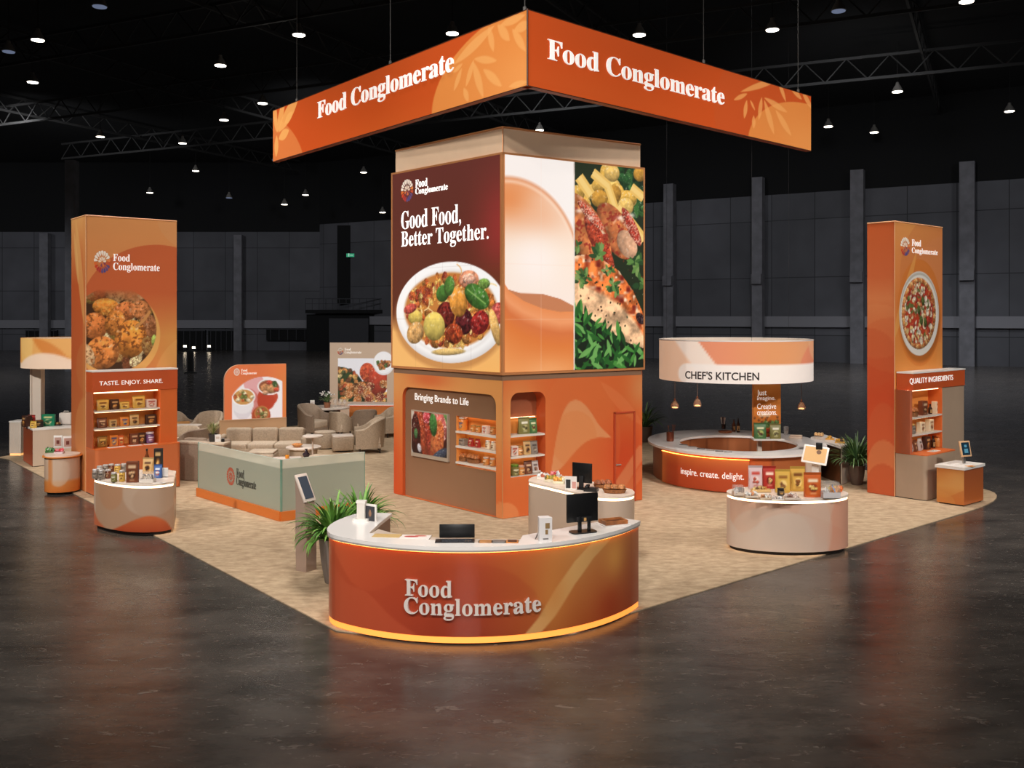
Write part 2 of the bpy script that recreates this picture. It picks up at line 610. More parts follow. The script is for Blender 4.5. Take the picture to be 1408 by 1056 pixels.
def emblem(patch, cu, cv, r, parent, n0=0.003, mono=None, ry=None):
    """round emblem of radiating petals: white above, orange, red and violet below"""
    vs, fs, cs = [], [], []
    ry = ry or r
    def petal(a, r0, r1, w, c):
        o = len(vs)
        pr = [(r0, 0), (r0 + (r1 - r0) * .35, w * .55), (r0 + (r1 - r0) * .8, w), (r1, w * .45), (r1, -w * .45), (r0 + (r1 - r0) * .8, -w), (r0 + (r1 - r0) * .35, -w * .55)]
        for (rad, t) in pr:
            x = rad * math.cos(a) - t * math.sin(a)
            y = rad * math.sin(a) + t * math.cos(a)
            vs.append(tuple(patch.pt(cu + x * r / patch.L, cv + y * ry / patch.Hh, n0)))
            cs.append(c)
        fs.append(tuple(range(o, o + 7)))
    pal_low = [(232, 120, 60), (214, 76, 48), (190, 66, 62), (110, 84, 130), (84, 84, 140), (110, 84, 130), (205, 90, 60), (236, 140, 80)]
    N = 18
    for k in range(N):
        a = 2 * math.pi * (k + .5) / N
        deg = math.degrees(a)
        if deg < 195 and deg > -1 and not (deg < 20 or deg > 170):
            c = (252, 240, 226)
        else:
            t = ((deg - 170) % 360) / 215.0
            c = pal_low[min(7, int(t * 8))]
        if mono: c = mono
        petal(a, .5, 1.0, .15, s2l(c))
    for k in range(9):
        a = 2 * math.pi * k / 9 + .2
        up = math.sin(a)
        c = (250, 230, 210) if up > .1 else ((226, 130, 80) if k % 2 else (150, 80, 100))
        if mono: c = mono
        petal(a, .08, .46, .11, s2l(c))
    return obj('emblem', (vs, fs, []), paint_mat('printed_vinyl', .45), parent, world=True, cols=np.array(cs))

def logo_px(patch, parent, ex, ey, er, erx, tx0, t1top, t1bot, t1x1, t2top, t2bot, t2x1, m, n0=0.004, mono=None, bold=0.0):
    """emblem centred at photo (ex,ey) with half-height er px plus the two-line word mark"""
    cu, cv = patch.uv(ex, ey)
    u2, _ = patch.uv(ex + erx, ey)
    _, v2 = patch.uv(ex, ey - er)
    emblem(patch, cu, cv, abs(u2 - cu) * patch.L, parent, n0, mono, abs(v2 - cv) * patch.Hh)
    text_px('lettering', serif('Food'), patch, tx0, t1top, t1bot, t1x1, m, parent, n0=n0, depth=.004, bold=bold)
    text_px('lettering', serif('Conglomerate'), patch, tx0, t2top, t2bot, t2x1, m, parent, n0=n0, depth=.004, bold=bold)

ORD = ['first', 'second', 'third', 'fourth', 'fifth', 'sixth', 'seventh', 'eighth', 'ninth', 'tenth', 'eleventh', 'twelfth', 'thirteenth', 'fourteenth', 'fifteenth', 'sixteenth', 'seventeenth', 'eighteenth', 'nineteenth', 'twentieth']
TENS = ['', '', 'twenty', 'thirty', 'forty']
def ordinal(k):
    """1 -> first"""
    if k <= 20: return ORD[k - 1]
    if k % 10 == 0: return TENS[k // 10][:-1] + 'ieth'
    return TENS[k // 10] + '-' + ORD[k % 10 - 1]
# ================================================================== camera, world, exposure
cam = bpy.data.cameras.new('camera')
cam.sensor_width = 36.0
cam.lens = 36.0 * FPX / 1408.0
cam.shift_y = -(528.0 - HOR) / 1408.0
cam.clip_end = 400
cam_o = bpy.data.objects.new('camera', cam)
cam_o.location = (0, 0, EYE)
cam_o.rotation_euler = (math.radians(90), 0, 0)
COL.objects.link(cam_o)
SC.camera = cam_o
SC.view_settings.view_transform = 'Standard'
SC.view_settings.look = 'None'
SC.view_settings.gamma = 1.0
SC.view_settings.exposure = 0.0
try:
    SC.cycles.use_denoising = True
    SC.cycles.max_bounces = 8
    SC.cycles.sample_clamp_indirect = 6.0
except Exception:
    pass
w = bpy.data.worlds.new('hall_air')
SC.world = w
w.use_nodes = True
w.node_tree.nodes['Background'].inputs[0].default_value = (0.8, 0.85, 1.0, 1)
w.node_tree.nodes['Background'].inputs[1].default_value = 0.016

AX = Vector((-0.633, 0.774, 0))     # booth axis running back to the left
BX = Vector((0.76, 0.65, 0))        # booth axis running back to the right
NB = Vector((0.65, -0.76, 0))       # what faces the aisle on the right
RZB = math.atan2(0.65, 0.76)

# ================================================================== hall floor
def floor_mat():
    m = bpy.data.materials.new('polished_concrete')
    m.use_nodes = True
    nt = m.node_tree; L = nt.links
    b = nt.nodes['Principled BSDF']
    tc = nt.nodes.new('ShaderNodeTexCoord')
    mp = nt.nodes.new('ShaderNodeMapping')
    mp.inputs['Scale'].default_value = (0.45, 1.0, 1.0)
    L.new(tc.outputs['Object'], mp.inputs['Vector'])
    n1 = nt.nodes.new('ShaderNodeTexNoise'); n1.inputs['Scale'].default_value = 1.6; n1.inputs['Detail'].default_value = 9; n1.inputs['Roughness'].default_value = .68
    n2 = nt.nodes.new('ShaderNodeTexNoise'); n2.inputs['Scale'].default_value = 9; n2.inputs['Detail'].default_value = 8; n2.inputs['Roughness'].default_value = .7; n2.inputs['Distortion'].default_value = 1.2
    for n in (n1, n2): L.new(mp.outputs['Vector'], n.inputs['Vector'])
    cr = nt.nodes.new('ShaderNodeValToRGB')
    cr.color_ramp.elements[0].position = .30; cr.color_ramp.elements[0].color = lin((44, 41, 39))
    cr.color_ramp.elements[1].position = .72; cr.color_ramp.elements[1].color = lin((92, 85, 79))
    L.new(n1.outputs['Fac'], cr.inputs['Fac'])
    # fine pale scuffs
    sc = nt.nodes.new('ShaderNodeValToRGB')
    sc.color_ramp.elements[0].position = .60; sc.color_ramp.elements[0].color = (0, 0, 0, 1)
    sc.color_ramp.elements[1].position = .72; sc.color_ramp.elements[1].color = (1, 1, 1, 1)
    L.new(n2.outputs['Fac'], sc.inputs['Fac'])
    mx = nt.nodes.new('ShaderNodeMix'); mx.data_type = 'RGBA'
    L.new(cr.outputs['Color'], mx.inputs[6]); mx.inputs[7].default_value = lin((140, 130, 120))
    mu = nt.nodes.new('ShaderNodeMath'); mu.operation = 'MULTIPLY'; mu.inputs[1].default_value = .6
    L.new(sc.outputs['Color'], mu.inputs[0]); L.new(mu.outputs[0], mx.inputs[0])
    L.new(mx.outputs[2], b.inputs['Base Color'])
    rr = nt.nodes.new('ShaderNodeMapRange')
    rr.inputs[1].default_value = .3; rr.inputs[2].default_value = .7
    rr.inputs[3].default_value = .13; rr.inputs[4].default_value = .31
    L.new(n2.outputs['Fac'], rr.inputs[0]); L.new(rr.outputs[0], b.inputs['Roughness'])
    b.inputs['Specular IOR Level'].default_value = .55
    bp = nt.nodes.new('ShaderNodeBump'); bp.inputs['Strength'].default_value = .09; bp.inputs['Distance'].default_value = .02
    L.new(n2.outputs['Fac'], bp.inputs['Height']); L.new(bp.outputs['Normal'], b.inputs['Normal'])
    return m

mb = MB().quad((-95, -25, 0), (95, -25, 0), (95, 106, 0), (-95, 106, 0))
struct('floor', mb, floor_mat())

# ------------------------------------------------------------------ walls
CORNER = Vector((-20.5, 100.8, 0))
WEND = Vector((80.0, 41.5, 0))
def wall_mat(name, col, sx, sz):
    m = bpy.data.materials.new(name); m.use_nodes = True
    nt = m.node_tree; b = nt.nodes['Principled BSDF']
    tc = nt.nodes.new('ShaderNodeTexCoord')
    sp = nt.nodes.new('ShaderNodeSeparateXYZ'); nt.links.new(tc.outputs['Object'], sp.inputs[0])
    cb = nt.nodes.new('ShaderNodeCombineXYZ')
    nt.links.new(sp.outputs['X'], cb.inputs['X']); nt.links.new(sp.outputs['Z'], cb.inputs['Y'])
    br = nt.nodes.new('ShaderNodeTexBrick')
    br.offset = 0.0
    br.inputs['Color1'].default_value = lin(col)
    br.inputs['Color2'].default_value = lin(tuple(c * 0.9 for c in col))
    br.inputs['Mortar'].default_value = lin(tuple(c * 0.6 for c in col))
    br.inputs['Scale'].default_value = 1.0
    br.inputs['Mortar Size'].default_value = 0.035
    br.inputs['Brick Width'].default_value = sx
    br.inputs['Row Height'].default_value = sz
    nt.links.new(cb.outputs[0], br.inputs['Vector'])
    n = nt.nodes.new('ShaderNodeTexNoise'); n.inputs['Scale'].default_value = .35
    nt.links.new(tc.outputs['Object'], n.inputs['Vector'])
    mx = nt.nodes.new('ShaderNodeMix'); mx.data_type = 'RGBA'; mx.blend_type = 'MULTIPLY'; mx.inputs[0].default_value = .5
    nt.links.new(br.outputs['Color'], mx.inputs[6]); nt.links.new(n.outputs['Fac'], mx.inputs[7])
    nt.links.new(mx.outputs[2], b.inputs['Base Color'])
    b.inputs['Roughness'].default_value = .8
    return m

WALLM = wall_mat('hall_wall_panels', (112, 112, 118), 3.4, 4.6)
BLACK = mat('black_steel', (17, 16, 16), .75)
DARKTOP = mat('black_ceiling_and_gloom', (13, 13, 14), .9)
GREYCOL = mat('grey_column_paint', (122, 121, 126), .8, noise=.08, nscale=1.5)
LEDGE = mat('grey_ledge', (140, 139, 144), .8)

def wall_seg(name, a, b, z0, z1, m, th=.4):
    d = (b - a); L = d.length
    o = struct(name, MB().box((0, 0, 0), (L, th, z1 - z0)), m)
    ang = math.atan2(d.y, d.x)
    n = Vector((d.y, -d.x, 0)).normalized()
    mid = (a + b) / 2 - n * th / 2
    o.location = (mid.x, mid.y, (z0 + z1) / 2)
    o.rotation_euler = (0, 0, ang)
    return o
LEFT0 = Vector((-95, 100.8, 0))
wall_seg('wall_back', LEFT0, CORNER, 0, 12.6, WALLM)
wall_seg('wall_right', CORNER, WEND, 0, 13.4, WALLM)
wall_seg('trim_1', LEFT0, CORNER, 12.6, 20, DARKTOP)  # wall tops lost in darkness, put into the colour as a black band
wall_seg('trim_2', CORNER, WEND, 13.4, 20, DARKTOP)
wall_seg('trim_3', LEFT0 + Vector((0, -.25, 0)), CORNER + Vector((0, -.25, 0)), 2.35, 3.2, LEDGE, .25)
nr = Vector(((WEND - CORNER).y, -(WEND - CORNER).x, 0)).normalized()
wall_seg('trim_4', CORNER + nr * .25, WEND + nr * .25, 2.75, 3.6, LEDGE, .25)
struct('ceiling', MB().box((0, 40, 20.1), (190, 132, .2)), DARKTOP)

tn = [5]
def trim(mb, m, **k):
    o = struct('trim_%d' % tn[0], mb, m, **k); tn[0] += 1
    return o

def on_right_wall(px):
    d = WEND - CORNER
    k = (px - 704) / FPX
    t = (k * CORNER.y - CORNER.x) / (d.x - k * d.y)
    return CORNER + d * t
ang_r = math.atan2((WEND - CORNER).y, (WEND - CORNER).x)
for px, w_ in ((924, .85), (1045, .85), (1181, .95), (1331, 1.0), (1500, 1.0)):
    p = on_right_wall(px) + nr * .5
    mb = MB().box((p.x, p.y, 7.4), (w_, .8, 14.8), ang_r)
    mb.box((p.x + nr.x * .45, p.y + nr.y * .45, 6.6), (w_ * .95, .5, .8), ang_r)
    trim(mb, GREYCOL)
for px, w_, Y, zt in ((328, .85, 100.2, 12.2), (99, .62, 62.0, 13.8), (62, .9, 100.2, 12.4), (-60, .9, 100.2, 12.4)):
    trim(MB().box((AT(px, Y), Y, zt / 2), (w_, .7, zt)), GREYCOL)
# loading-dock openings and the gallery in the corner of the far wall
DARK = mat('dark_recess', (12, 12, 13), .9)
MIDG = mat('dark_grey_sheet', (62, 62, 66), .8)
for k, (x0, x1, y0, y1) in enumerate(((35, 78, 454, 481), (240, 282, 454, 482), (286, 322, 454, 482), (366, 425, 452, 468))):
    z0, z1 = max(0.02, ZAT(y1, 100.4)), ZAT(y0, 100.4)
    xa, xb = AT(x0, 100.4), AT(x1, 100.4)
    mb = MB().box(((xa + xb) / 2, 100.6, (z0 + z1) / 2), (xb - xa, .3, z1 - z0))
    d = struct('door_%d' % (k + 1), mb, DARK)
    mb = MB()
    for q in range(5):
        mb.box((xa + (xb - xa) * (q + .5) / 5, 100.42, (z0 + z1) / 2), (.06, .06, z1 - z0))
    mb.box(((xa + xb) / 2, 100.4, z1 - .05), (xb - xa, .1, .1))
    obj('door_frame', mb, MIDG, d)
mb = MB()
xa, xb = AT(427, 99), AT(545, 99)
mb.box(((xa + xb) / 2, 98.5, 4.1), (xb - xa, 4, .35)); mb.box(((xa + xb) / 2, 97.2, 1.9), (xb - xa, .3, 3.8))
trim(mb, DARK)
mb = MB()
for q in range(14):
    mb.box((xa + (xb - xa) * q / 13, 96.6, 4.85), (.05, .05, 1.2))
mb.box(((xa + xb) / 2, 96.6, 5.4), (xb - xa, .07, .07)); mb.box(((xa + xb) / 2, 96.6, 4.9), (xb - xa, .05, .05))
trim(mb, MIDG)
mb = MB().box((AT(480, 97), 96.9, 1.7), (AT(508, 97) - AT(454, 97), .3, 3.4))
trim(mb, MIDG)
mb = MB().box((AT(482, 98), 98.9, 9.0), (3.0, .5, 8.2))
trim(mb, DARK)
# green exit box
t = thing('exit_sign', 'small green lit exit box high on the far dark wall', 'sign', (AT(482, 98.4), 98.4, ZAT(351, 98.4)))
obj('housing', MB().box((0, .06, 0), (1.0, .1, .5)), BLACK, t)
obj('lit_panel', MB().box((0, 0, 0), (.86, .02, .36)), mat('exit_green', (20, 60, 45), .4, emit=(60, 190, 140), es=.55), t)
mb = MB()
mb.box((-.18, -.015, 0), (.1, .012, .24)); mb.box((-.18, -.015, .15), (.09, .012, .08)); mb.box((.1, -.015, 0), (.3, .012, .06))
obj('pictogram', mb, mat('exit_white', (200, 220, 210), .4, emit=(200, 235, 220), es=.5), t)
# work lights by the dock
WL = mat('work_light_glow', (255, 240, 220), .3, emit=(255, 235, 205), es=6)
for k, (px, py, lab) in enumerate(((255, 476, 'small lit work lamp on the far hall floor, left of the three'), (267, 478, 'small lit work lamp on the far hall floor, middle of the three'), (288, 476, 'small lit work lamp on the far hall floor, right of the three'))):
    Y = 97.0
    t = thing('work_light', lab, 'lamp', (AT(px, Y), Y, 0), 0, 'work lamps by the dock')
    z = ZAT(py, Y)
    obj('stand', MB().box((0, 0, z / 2 - .05), (.1, .1, max(.2, z - .1))).box((0, 0, .05), (.7, .5, .1)), BLACK, t)
    obj('lamp_head', MB().box((0, 0, z), (.5, .25, .3), bev=.05), BLACK, t)
    obj('lens', MB().box((0, -.14, z), (.3, .05, .2)), WL, t)
t = thing('fire_hydrant_post', 'short dark bollard standing on the far floor left', 'bollard', (AT(262, 60), 60, 0))
obj('post', MB().lathe([(.2, 0), (.2, 1.3), (.16, 1.5), (.05, 1.6)], n=14), BLACK, t)
obj('base', MB().lathe([(.4, 0), (.4, .06), (.2, .1)], n=14), BLACK, t)
t.name = 'bollard'

# ------------------------------------------------------------------ roof trusses (each its own)
TRUSS = mat('dark_truss_steel', (46, 45, 44), .7)
def truss(a, b, z, h=1.3, wbr=2.4):
    a, b = Vector((a[0], a[1], z)), Vector((b[0], b[1], z))
    d = b - a; L = d.length; u = d / L
    ang = math.atan2(d.y, d.x)
    mb = MB()
    mid = (a + b) / 2
    for zz in (z, z + h):
        mb.box((mid.x, mid.y, zz), (L, .13, .16), ang)
    n = int(L / wbr)
    for k in range(n):
        p = a + u * (k * wbr); q = a + u * ((k + .5) * wbr); r = a + u * ((k + 1) * wbr)
        for (s0, z0_, s1, z1_) in ((p, z, q, z + h), (q, z + h, r, z)):
            mb.tube([(s0.x, s0.y, z0_), (s1.x, s1.y, z1_)], .045, 4)
    return trim(mb, TRUSS)
for k in range(7):
    o = Vector((-52 + k * 2.0, 12 + k * 12.0, 0))
    truss(o, o + Vector((125, -58, 0)) * 1.0, 17.6 + .2 * (k % 2))
for k in range(7):
    o = Vector((-62 + k * 17.0, 20, 0))
    truss(o, o + Vector((40, 78, 0)), 18.6, 1.1)

# ------------------------------------------------------------------ high-bay lamps
LAMPS = [(52, 55), (45, 113), (303, 90), (308, 165), (361, 142), (138, 188), (251, 197), (269, 235), (206, 265), (411, 48), (622, 46), (879, 48),
         (1062, 41), (1329, 2), (1234, 126), (1388, 153), (1139, 174), (1202, 182), (1291, 204), (1050, 229), (500, 237), (526, 292), (391, 281), (420, 268), (1002, 236), (742, 179)]
UNLIT = [(12, 71), (137, 9), (1153, 15), (379, 220), (315, 272), (452, 180)]
LAMPG = mat('lamp_glow', (255, 250, 240), .3, emit=(255, 244, 226), es=7)
LAMPD = mat('lamp_off_lens', (150, 160, 185), .4, emit=(150, 165, 200), es=.35)
HOUS = mat('lamp_housing', (120, 116, 110), .5)
LZ = 17.0
proto = {}
for lit, lst in ((True, LAMPS), (False, UNLIT)):
    for k, (px, py) in enumerate(sorted(lst)):
        Y = (LZ - EYE) * FPX / (HOR - py)
        Y = min(Y, 93.0)
        loc = (AT(px, Y), Y, ZAT(py, Y))
        lab = ('glowing white high bay lamp under the black ceiling, %s lit one from the left' if lit else 'dim unlit high bay lamp under the black ceiling, %s dim one from the left') % ordinal(k + 1)
        grp = 'lit high bay lamps' if lit else 'unlit high bay lamps'
        if lit not in proto:
            t = thing('high_bay_lamp', lab, 'ceiling lamp', loc, 0, grp)
            obj('reflector', MB().lathe([(.31, 0), (.33, .02), (.2, .3), (.11, .42), (.09, .55), (.0, .56)], n=20), HOUS, t)
            obj('diffuser', MB().lathe([(.29, -.03), (.3, .02), (.1, .03)], n=20), LAMPG if lit else LAMPD, t)
            obj('cable', MB().tube([(0, 0, .3), (0, 0, 3.0)], .02, 5), BLACK, t)
            proto[lit] = t
        else:
            t = copy_thing(proto[lit], loc, 0, lab, grp)
        for c in t.children:
            if c.name.startswith('cable'):
                c.scale.z = (20.004 - loc[2]) / 3.0

# ------------------------------------------------------------------ carpet
def carpet_mat():
    m = bpy.data.materials.new('beige_carpet'); m.use_nodes = True
    nt = m.node_tree; b = nt.nodes['Principled BSDF']; L = nt.links
    tc = nt.nodes.new('ShaderNodeTexCoord')
    mp = nt.nodes.new('ShaderNodeMapping'); mp.inputs['Scale'].default_value = (1.0, 2.2, 1)
    mp.inputs['Rotation'].default_value = (0, 0, .12)
    L.new(tc.outputs['Object'], mp.inputs[0])
    n = nt.nodes.new('ShaderNodeTexNoise'); n.inputs['Scale'].default_value = 4.4; n.inputs['Detail'].default_value = 9; n.inputs['Roughness'].default_value = .65
    L.new(mp.outputs[0], n.inputs['Vector'])
    cr = nt.nodes.new('ShaderNodeValToRGB')
    cr.color_ramp.elements[0].position = .32; cr.color_ramp.elements[0].color = lin((164, 139, 112))
    cr.color_ramp.elements[1].position = .68; cr.color_ramp.elements[1].color = lin((206, 181, 150))
    L.new(n.outputs['Fac'], cr.inputs['Fac']); L.new(cr.outputs['Color'], b.inputs['Base Color'])
    b.inputs['Roughness'].default_value = .95; b.inputs['Specular IOR Level'].default_value = .1
    n2 = nt.nodes.new('ShaderNodeTexNoise'); n2.inputs['Scale'].default_value = 22; n2.inputs['Detail'].default_value = 4
    L.new(mp.outputs[0], n2.inputs['Vector'])
    bp = nt.nodes.new('ShaderNodeBump'); bp.inputs['Strength'].default_value = .5; bp.inputs['Distance'].default_value = .03
    L.new(n2.outputs['Fac'], bp.inputs['Height']); L.new(bp.outputs[0], b.inputs['Normal'])
    return m
cl = [G(12, 632), G(462, 868), G(560, 880), G(668, 884), G(790, 872), G(872, 842), G(1330, 704.5)]
poly = [(p.x, p.y) for p in cl]
a, c_, e = G(1330, 704.5), G(1398, 683), G(1352, 673)
for k in range(1, 9):
    t_ = k / 8
    q = a * (1 - t_) ** 2 + c_ * 2 * t_ * (1 - t_) + e * t_ ** 2
    poly.append((q.x, q.y))
poly += [(-1.0, 36.2), (-2.2, 36.4), (-12.9, 24.6), (-13.1, 24.1)]
CARPET = obj('carpet', MB().prism(poly, 0.001, 0.014), carpet_mat())
tag(CARPET, 'large beige carpet laid under the whole exhibition stand', 'carpet')
# ================================================================== shared finishes
PRINT = paint_mat('printed_vinyl', .45, spec=.3)
PRINTG = paint_mat('glossy_print', .3, spec=.45)
SCREEN = paint_mat('led_screen', .35, es=.92)
BACKLIT = paint_mat('backlit_print', .45, es=.50)
FABRIC = paint_mat('backlit_fabric', .8, es=.42, spec=.1, weave=.15)
WHITEL = mat('white_lettering', (248, 244, 240), .5, emit=(255, 250, 244), es=.35)
WHITEP = mat('white_laminate', (236, 230, 224), .35, noise=.015, nscale=4)
OFFW = mat('warm_white_paint', (222, 208, 194), .5, noise=.02, nscale=3)
TAN = mat('tan_panel', (200, 160, 122), .5, noise=.02, nscale=2)
TAUPE = mat('taupe_panel', (172, 148, 126), .5, noise=.02, nscale=2)
BROWN = mat('brown_panel', (122, 84, 58), .55, noise=.03, nscale=2)
ORANGE = mat('orange_panel', (212, 104, 44), .5, noise=.02, nscale=2)
DORANGE = mat('deep_orange_panel', (196, 84, 38), .5, noise=.02, nscale=2)
AMBER = mat('amber_niche_lining', (232, 150, 72), .55)
EDGE = mat('copper_edge', (206, 140, 90), .35, .3)
PLINTH = mat('black_plinth', (20, 18, 17), .6)
STEELW = mat('pale_shelf', (214, 204, 192), .35)
BLACKP = mat('black_plastic', (18, 18, 19), .35)
LED = mat('warm_led_strip', (255, 225, 185), .4, emit=(255, 226, 186), es=3.4)
LEDS = mat('soft_led_strip', (255, 214, 165), .4, emit=(255, 220, 175), es=3.6)
LEDO = mat('amber_led_strip', (240, 160, 80), .4, emit=(250, 146, 58), es=1.2)
LEDH = mat('hidden_amber_led', (240, 160, 80), .4, emit=(255, 165, 70), es=9)
CHROME = mat('brushed_steel', (200, 198, 194), .3, .9)
SEAM = mat('seam_shadow_gap', (120, 90, 72), .6)

def hot(p, px, py):
    return p.uv(px, py)

# ================================================================== central tower
TN, TL, TR = G(691, 715), G(541.5, 679.5), G(883, 688.5)
TN, TL, TR = [Vector((q.x, q.y, 0)) for q in (TN, TL, TR)]
TB = TL + TR - TN
Z1, Z2, Z3 = 2.56, 6.50, 6.95
tower = thing('exhibition_tower', 'tall square tower with large glowing food screens above an orange base', 'tower', (TN.x, TN.y, 0))
FL = Patch(TL, TN, 0.02, Z1 - .1)
FR = Patch(TN, TR, 0.02, Z1 - .1)

def body_quads(mb, z0, z1, off=0.0):
    cen = (TN + TB) / 2
    q = [TN, TR, TB, TL]
    q = [cen + (p - cen) * (1 + off) for p in q]
    return q
def hollow(mb, z0, z1, off, sides=(0, 1, 2, 3), caps=True):
    q = body_quads(mb, z0, z1, off)
    for i in sides:
        a, b = q[i], q[(i + 1) % 4]
        mb.quad((a.x, a.y, z0), (b.x, b.y, z0), (b.x, b.y, z1), (a.x, a.y, z1))
    if caps:
        mb.quad(*[(p.x, p.y, z1) for p in q]); mb.quad(*[(p.x, p.y, z0) for p in q[::-1]])
    return mb

# openings
def rect_from_px(p, x0, yt, x1, yb=None):
    u0, _ = p.uv(x0, yt); u1, _ = p.uv(x1, yt)
    return u0, u1
ul0, vl1 = FL.uv(553.5, 531.5); ul1, _ = FL.uv(682, 545)
vl0 = 0.0
openL = rrect(ul0, -0.001, ul1, vl1, .20, FL.L, FL.Hh, 'tl tr')
ur0, vr1 = FR.uv(702, 540.5); ur1, _ = FR.uv(750, 541)
_, vr0 = FR.uv(702, 657)
openR = rrect(ur0, vr0, ur1, vr1, .17, FR.L, FR.Hh, 'tl tr')

def sw_left(p):
    p.fill((222, 128, 62))
    p.grad([(0, (206, 78, 30)), (.35, (214, 112, 54)), (.75, (222, 150, 82)), (1, (224, 150, 80))], p.u * .25 + p.v * .75)
    p.glow(.35, .97, .8, .22, (208, 92, 46), .8)
    p.glow(1.0, .15, .35, .6, (222, 106, 46), .9)
    p.glow(0.0, .2, .3, .9, (208, 74, 30), .8)
    p.glow(0.0, .9, .35, .35, (222, 150, 84), .7)
    a = FL.uv(690, 707)
    p.ell(a[0], a[1] - .02, .24, .26, (228, 158, 100), .55)
def sw_right(p):
    p.fill((212, 100, 46))
    p.glow(.1, .7, .55, .9, (222, 148, 82), .95)
    p.glow(1.0, .9, .4, .5, (210, 140, 84), .8)
    p.glow(.85, .35, .8, .8, (204, 66, 28), .9)
    p.ell(FR.uv(800, 600)[0], FR.uv(800, 600)[1], .9, 1.25, (212, 112, 58), .25, rot=.2)
    # pale wave
    pts = [(757, 656), (762, 620), (770, 580), (778, 560), (790, 550), (800, 553), (812, 566), (822, 582), (840, 601)]
    up = [FR.uv(*q) for q in pts]
    us = [q[0] for q in up]
    top, k1 = p.curve(up)
    lo = [FR.uv(*q) for q in [(757, 657), (775, 640), (790, 622), (805, 608), (820, 602), (840, 602)]]
    low, k2 = p.curve(lo)
    ins = (p.u > us[0]) & (p.u < us[-1])
    m = p.edge(top, k1) * (1 - p.edge(low, k2)) * ins
    p.mix(m, (219, 150, 98), .8)
    c = FR.uv(786, 600)
    mm = p.emask(c[0] + .02, c[1] - .02, .52, .52)[0] * m
    p.mix(mm, (214, 124, 66), .45)
    # lower pale streaks by the door
    a0, b0 = FR.uv(843, 680), FR.uv(884, 618)
    p.stroke(a0[0], a0[1], b0[0], b0[1], .13, (214, 130, 84), .7)
    a0, b0 = FR.uv(850, 690), FR.uv(884, 645)
    p.stroke(a0[0], a0[1], b0[0], b0[1], .1, (212, 116, 70), .6)
    a = FR.uv(694, 708)
    p.ell(a[0], a[1] - .02, .3, .26, (228, 158, 100), .45)
    p.leaf(*FR.uv(826, 525), *FR.uv(884, 585), .12, (222, 128, 78), .35)
full = [(0, 0), (1, 0), (1, 1), (0, 1)]
outL = [(0, 0)] + [(ul0, 0)] + [(a, max(b, 0)) for a, b in openL[::-1] if b > 0.01] + [(ul1, 0), (1, 0), (1, 1), (0, 1)]
# the left opening reaches the carpet: its outline is part of the panel outline
cut_obj('facade_panel', FL, outL, [], sw_left, PRINT, tower, .045)
cut_obj('facade_panel', FR, full, [openR], sw_right, PRINT, tower, .026)
RL, RR_ = .07, .06
obj('reveal', jamb(FL, openL, 0, -RL, skip=lambda a, b: a[1] < .003 and b[1] < .003), DORANGE, tower, world=True)
obj('reveal', jamb(FR, openR, 0, -.30), DORANGE, tower, world=True)

# recessed brown wall with the niche (left)
nu0, nv1 = FL.uv(623.5, 572); nu1 = ul1
_, nv0 = FL.uv(623.5, 640)
nicheL = [(nu0, nv0), (nu1, nv0), (nu1, nv1), (nu0, nv1)]
def brown(p):
    p.grad([(0, (150, 108, 78)), (1, (128, 92, 66))], p.v)
    k = FL.uv(618, 600)[0]
    p.rect(k - .002, 0, k + .002, nv0, (112, 78, 56), .6)
oL = [(ul0 - .02, 0), (min(1, ul1 + .02), 0), (min(1, ul1 + .02), min(.995, vl1 + .02)), (ul0 - .02, min(.995, vl1 + .02))]
cut_obj('recess_panel', FL, oL, [nicheL], brown, PRINT, tower, .06, n=-RL)
DEP = .30
def niche(patch, u0, v0, u1, v1, n0, n1, m, name='display_niche'):
    mb = jamb(patch, [(u0, v0), (u1, v0), (u1, v1), (u0, v1)], n0, n1)
    q = [tuple(patch.pt(u, v, n1)) for (u, v) in ((u0, v0), (u1, v0), (u1, v1), (u0, v1))]
    mb.quad(*q)
    return obj(name, mb, m, tower, world=True)
niche(FL, nu0, nv0, nu1, nv1, -RL, -DEP, AMBER)
# right: recess shelf bay
wu0 = ur0 + .035
_, wv1 = FR.uv(725, 575)
mb = MB()
pbox(mb, FR, ur0 - .01, ur1 + .01, wv1, vr1 + .01, -.34, -.30 + .005)
obj('recess_panel', mb, mat('red_brown_panel', (150, 82, 50), .55), tower, world=True)
mb = MB().quad(*[tuple(FR.pt(u, v, -.30)) for (u, v) in ((ur0, vr0), (ur1, vr0), (ur1, wv1), (ur0, wv1))])
obj('display_niche', mb, AMBER, tower, world=True)
def shelf_row(patch, u0, u1, v, n0, n1, th, led=True):
    dv = th / patch.Hh
    mb = MB(); pbox(mb, patch, u0, u1, v - dv, v, n0, n1)
    s = obj('shelf', mb, STEELW, tower, world=True)
    return s
def led_row(patch, u0, u1, v, n0, n1, parent):
    mb = MB(); pbox(mb, patch, u0, u1, v - .012 / patch.Hh, v, n0, n1)
    obj('shelf_light', mb, LEDS, parent, world=True)
SHL, SHR = [], []
for k, yy in enumerate(((593.5), (614), (636))):
    _, v = FL.uv(630, yy)
    SHL.append(v)
    s = shelf_row(FL, nu0, nu1, v, -DEP + .004, -RL + .02, .035)
    led_row(FL, nu0 + .02, nu1 - .02, v - .036 / FL.Hh, -DEP + .03, -DEP + .05, s)
mb = MB(); pbox(mb, FL, nu0 + .02, nu1 - .02, nv1 - .012 / FL.Hh, nv1 - .001, -DEP + .03, -DEP + .05)
obj('niche_light', mb, LEDS, tower, world=True)
for k, yy in enumerate((599.5, 629, 656.5)):
    _, v = FR.uv(702, yy)
    SHR.append(v)
    s = shelf_row(FR, ur0, ur1, v, -.296, -.02, .035)
    if k < 2: led_row(FR, ur0 + .02, ur1 - .02, v - .036 / FR.Hh, -.27, -.25, s)
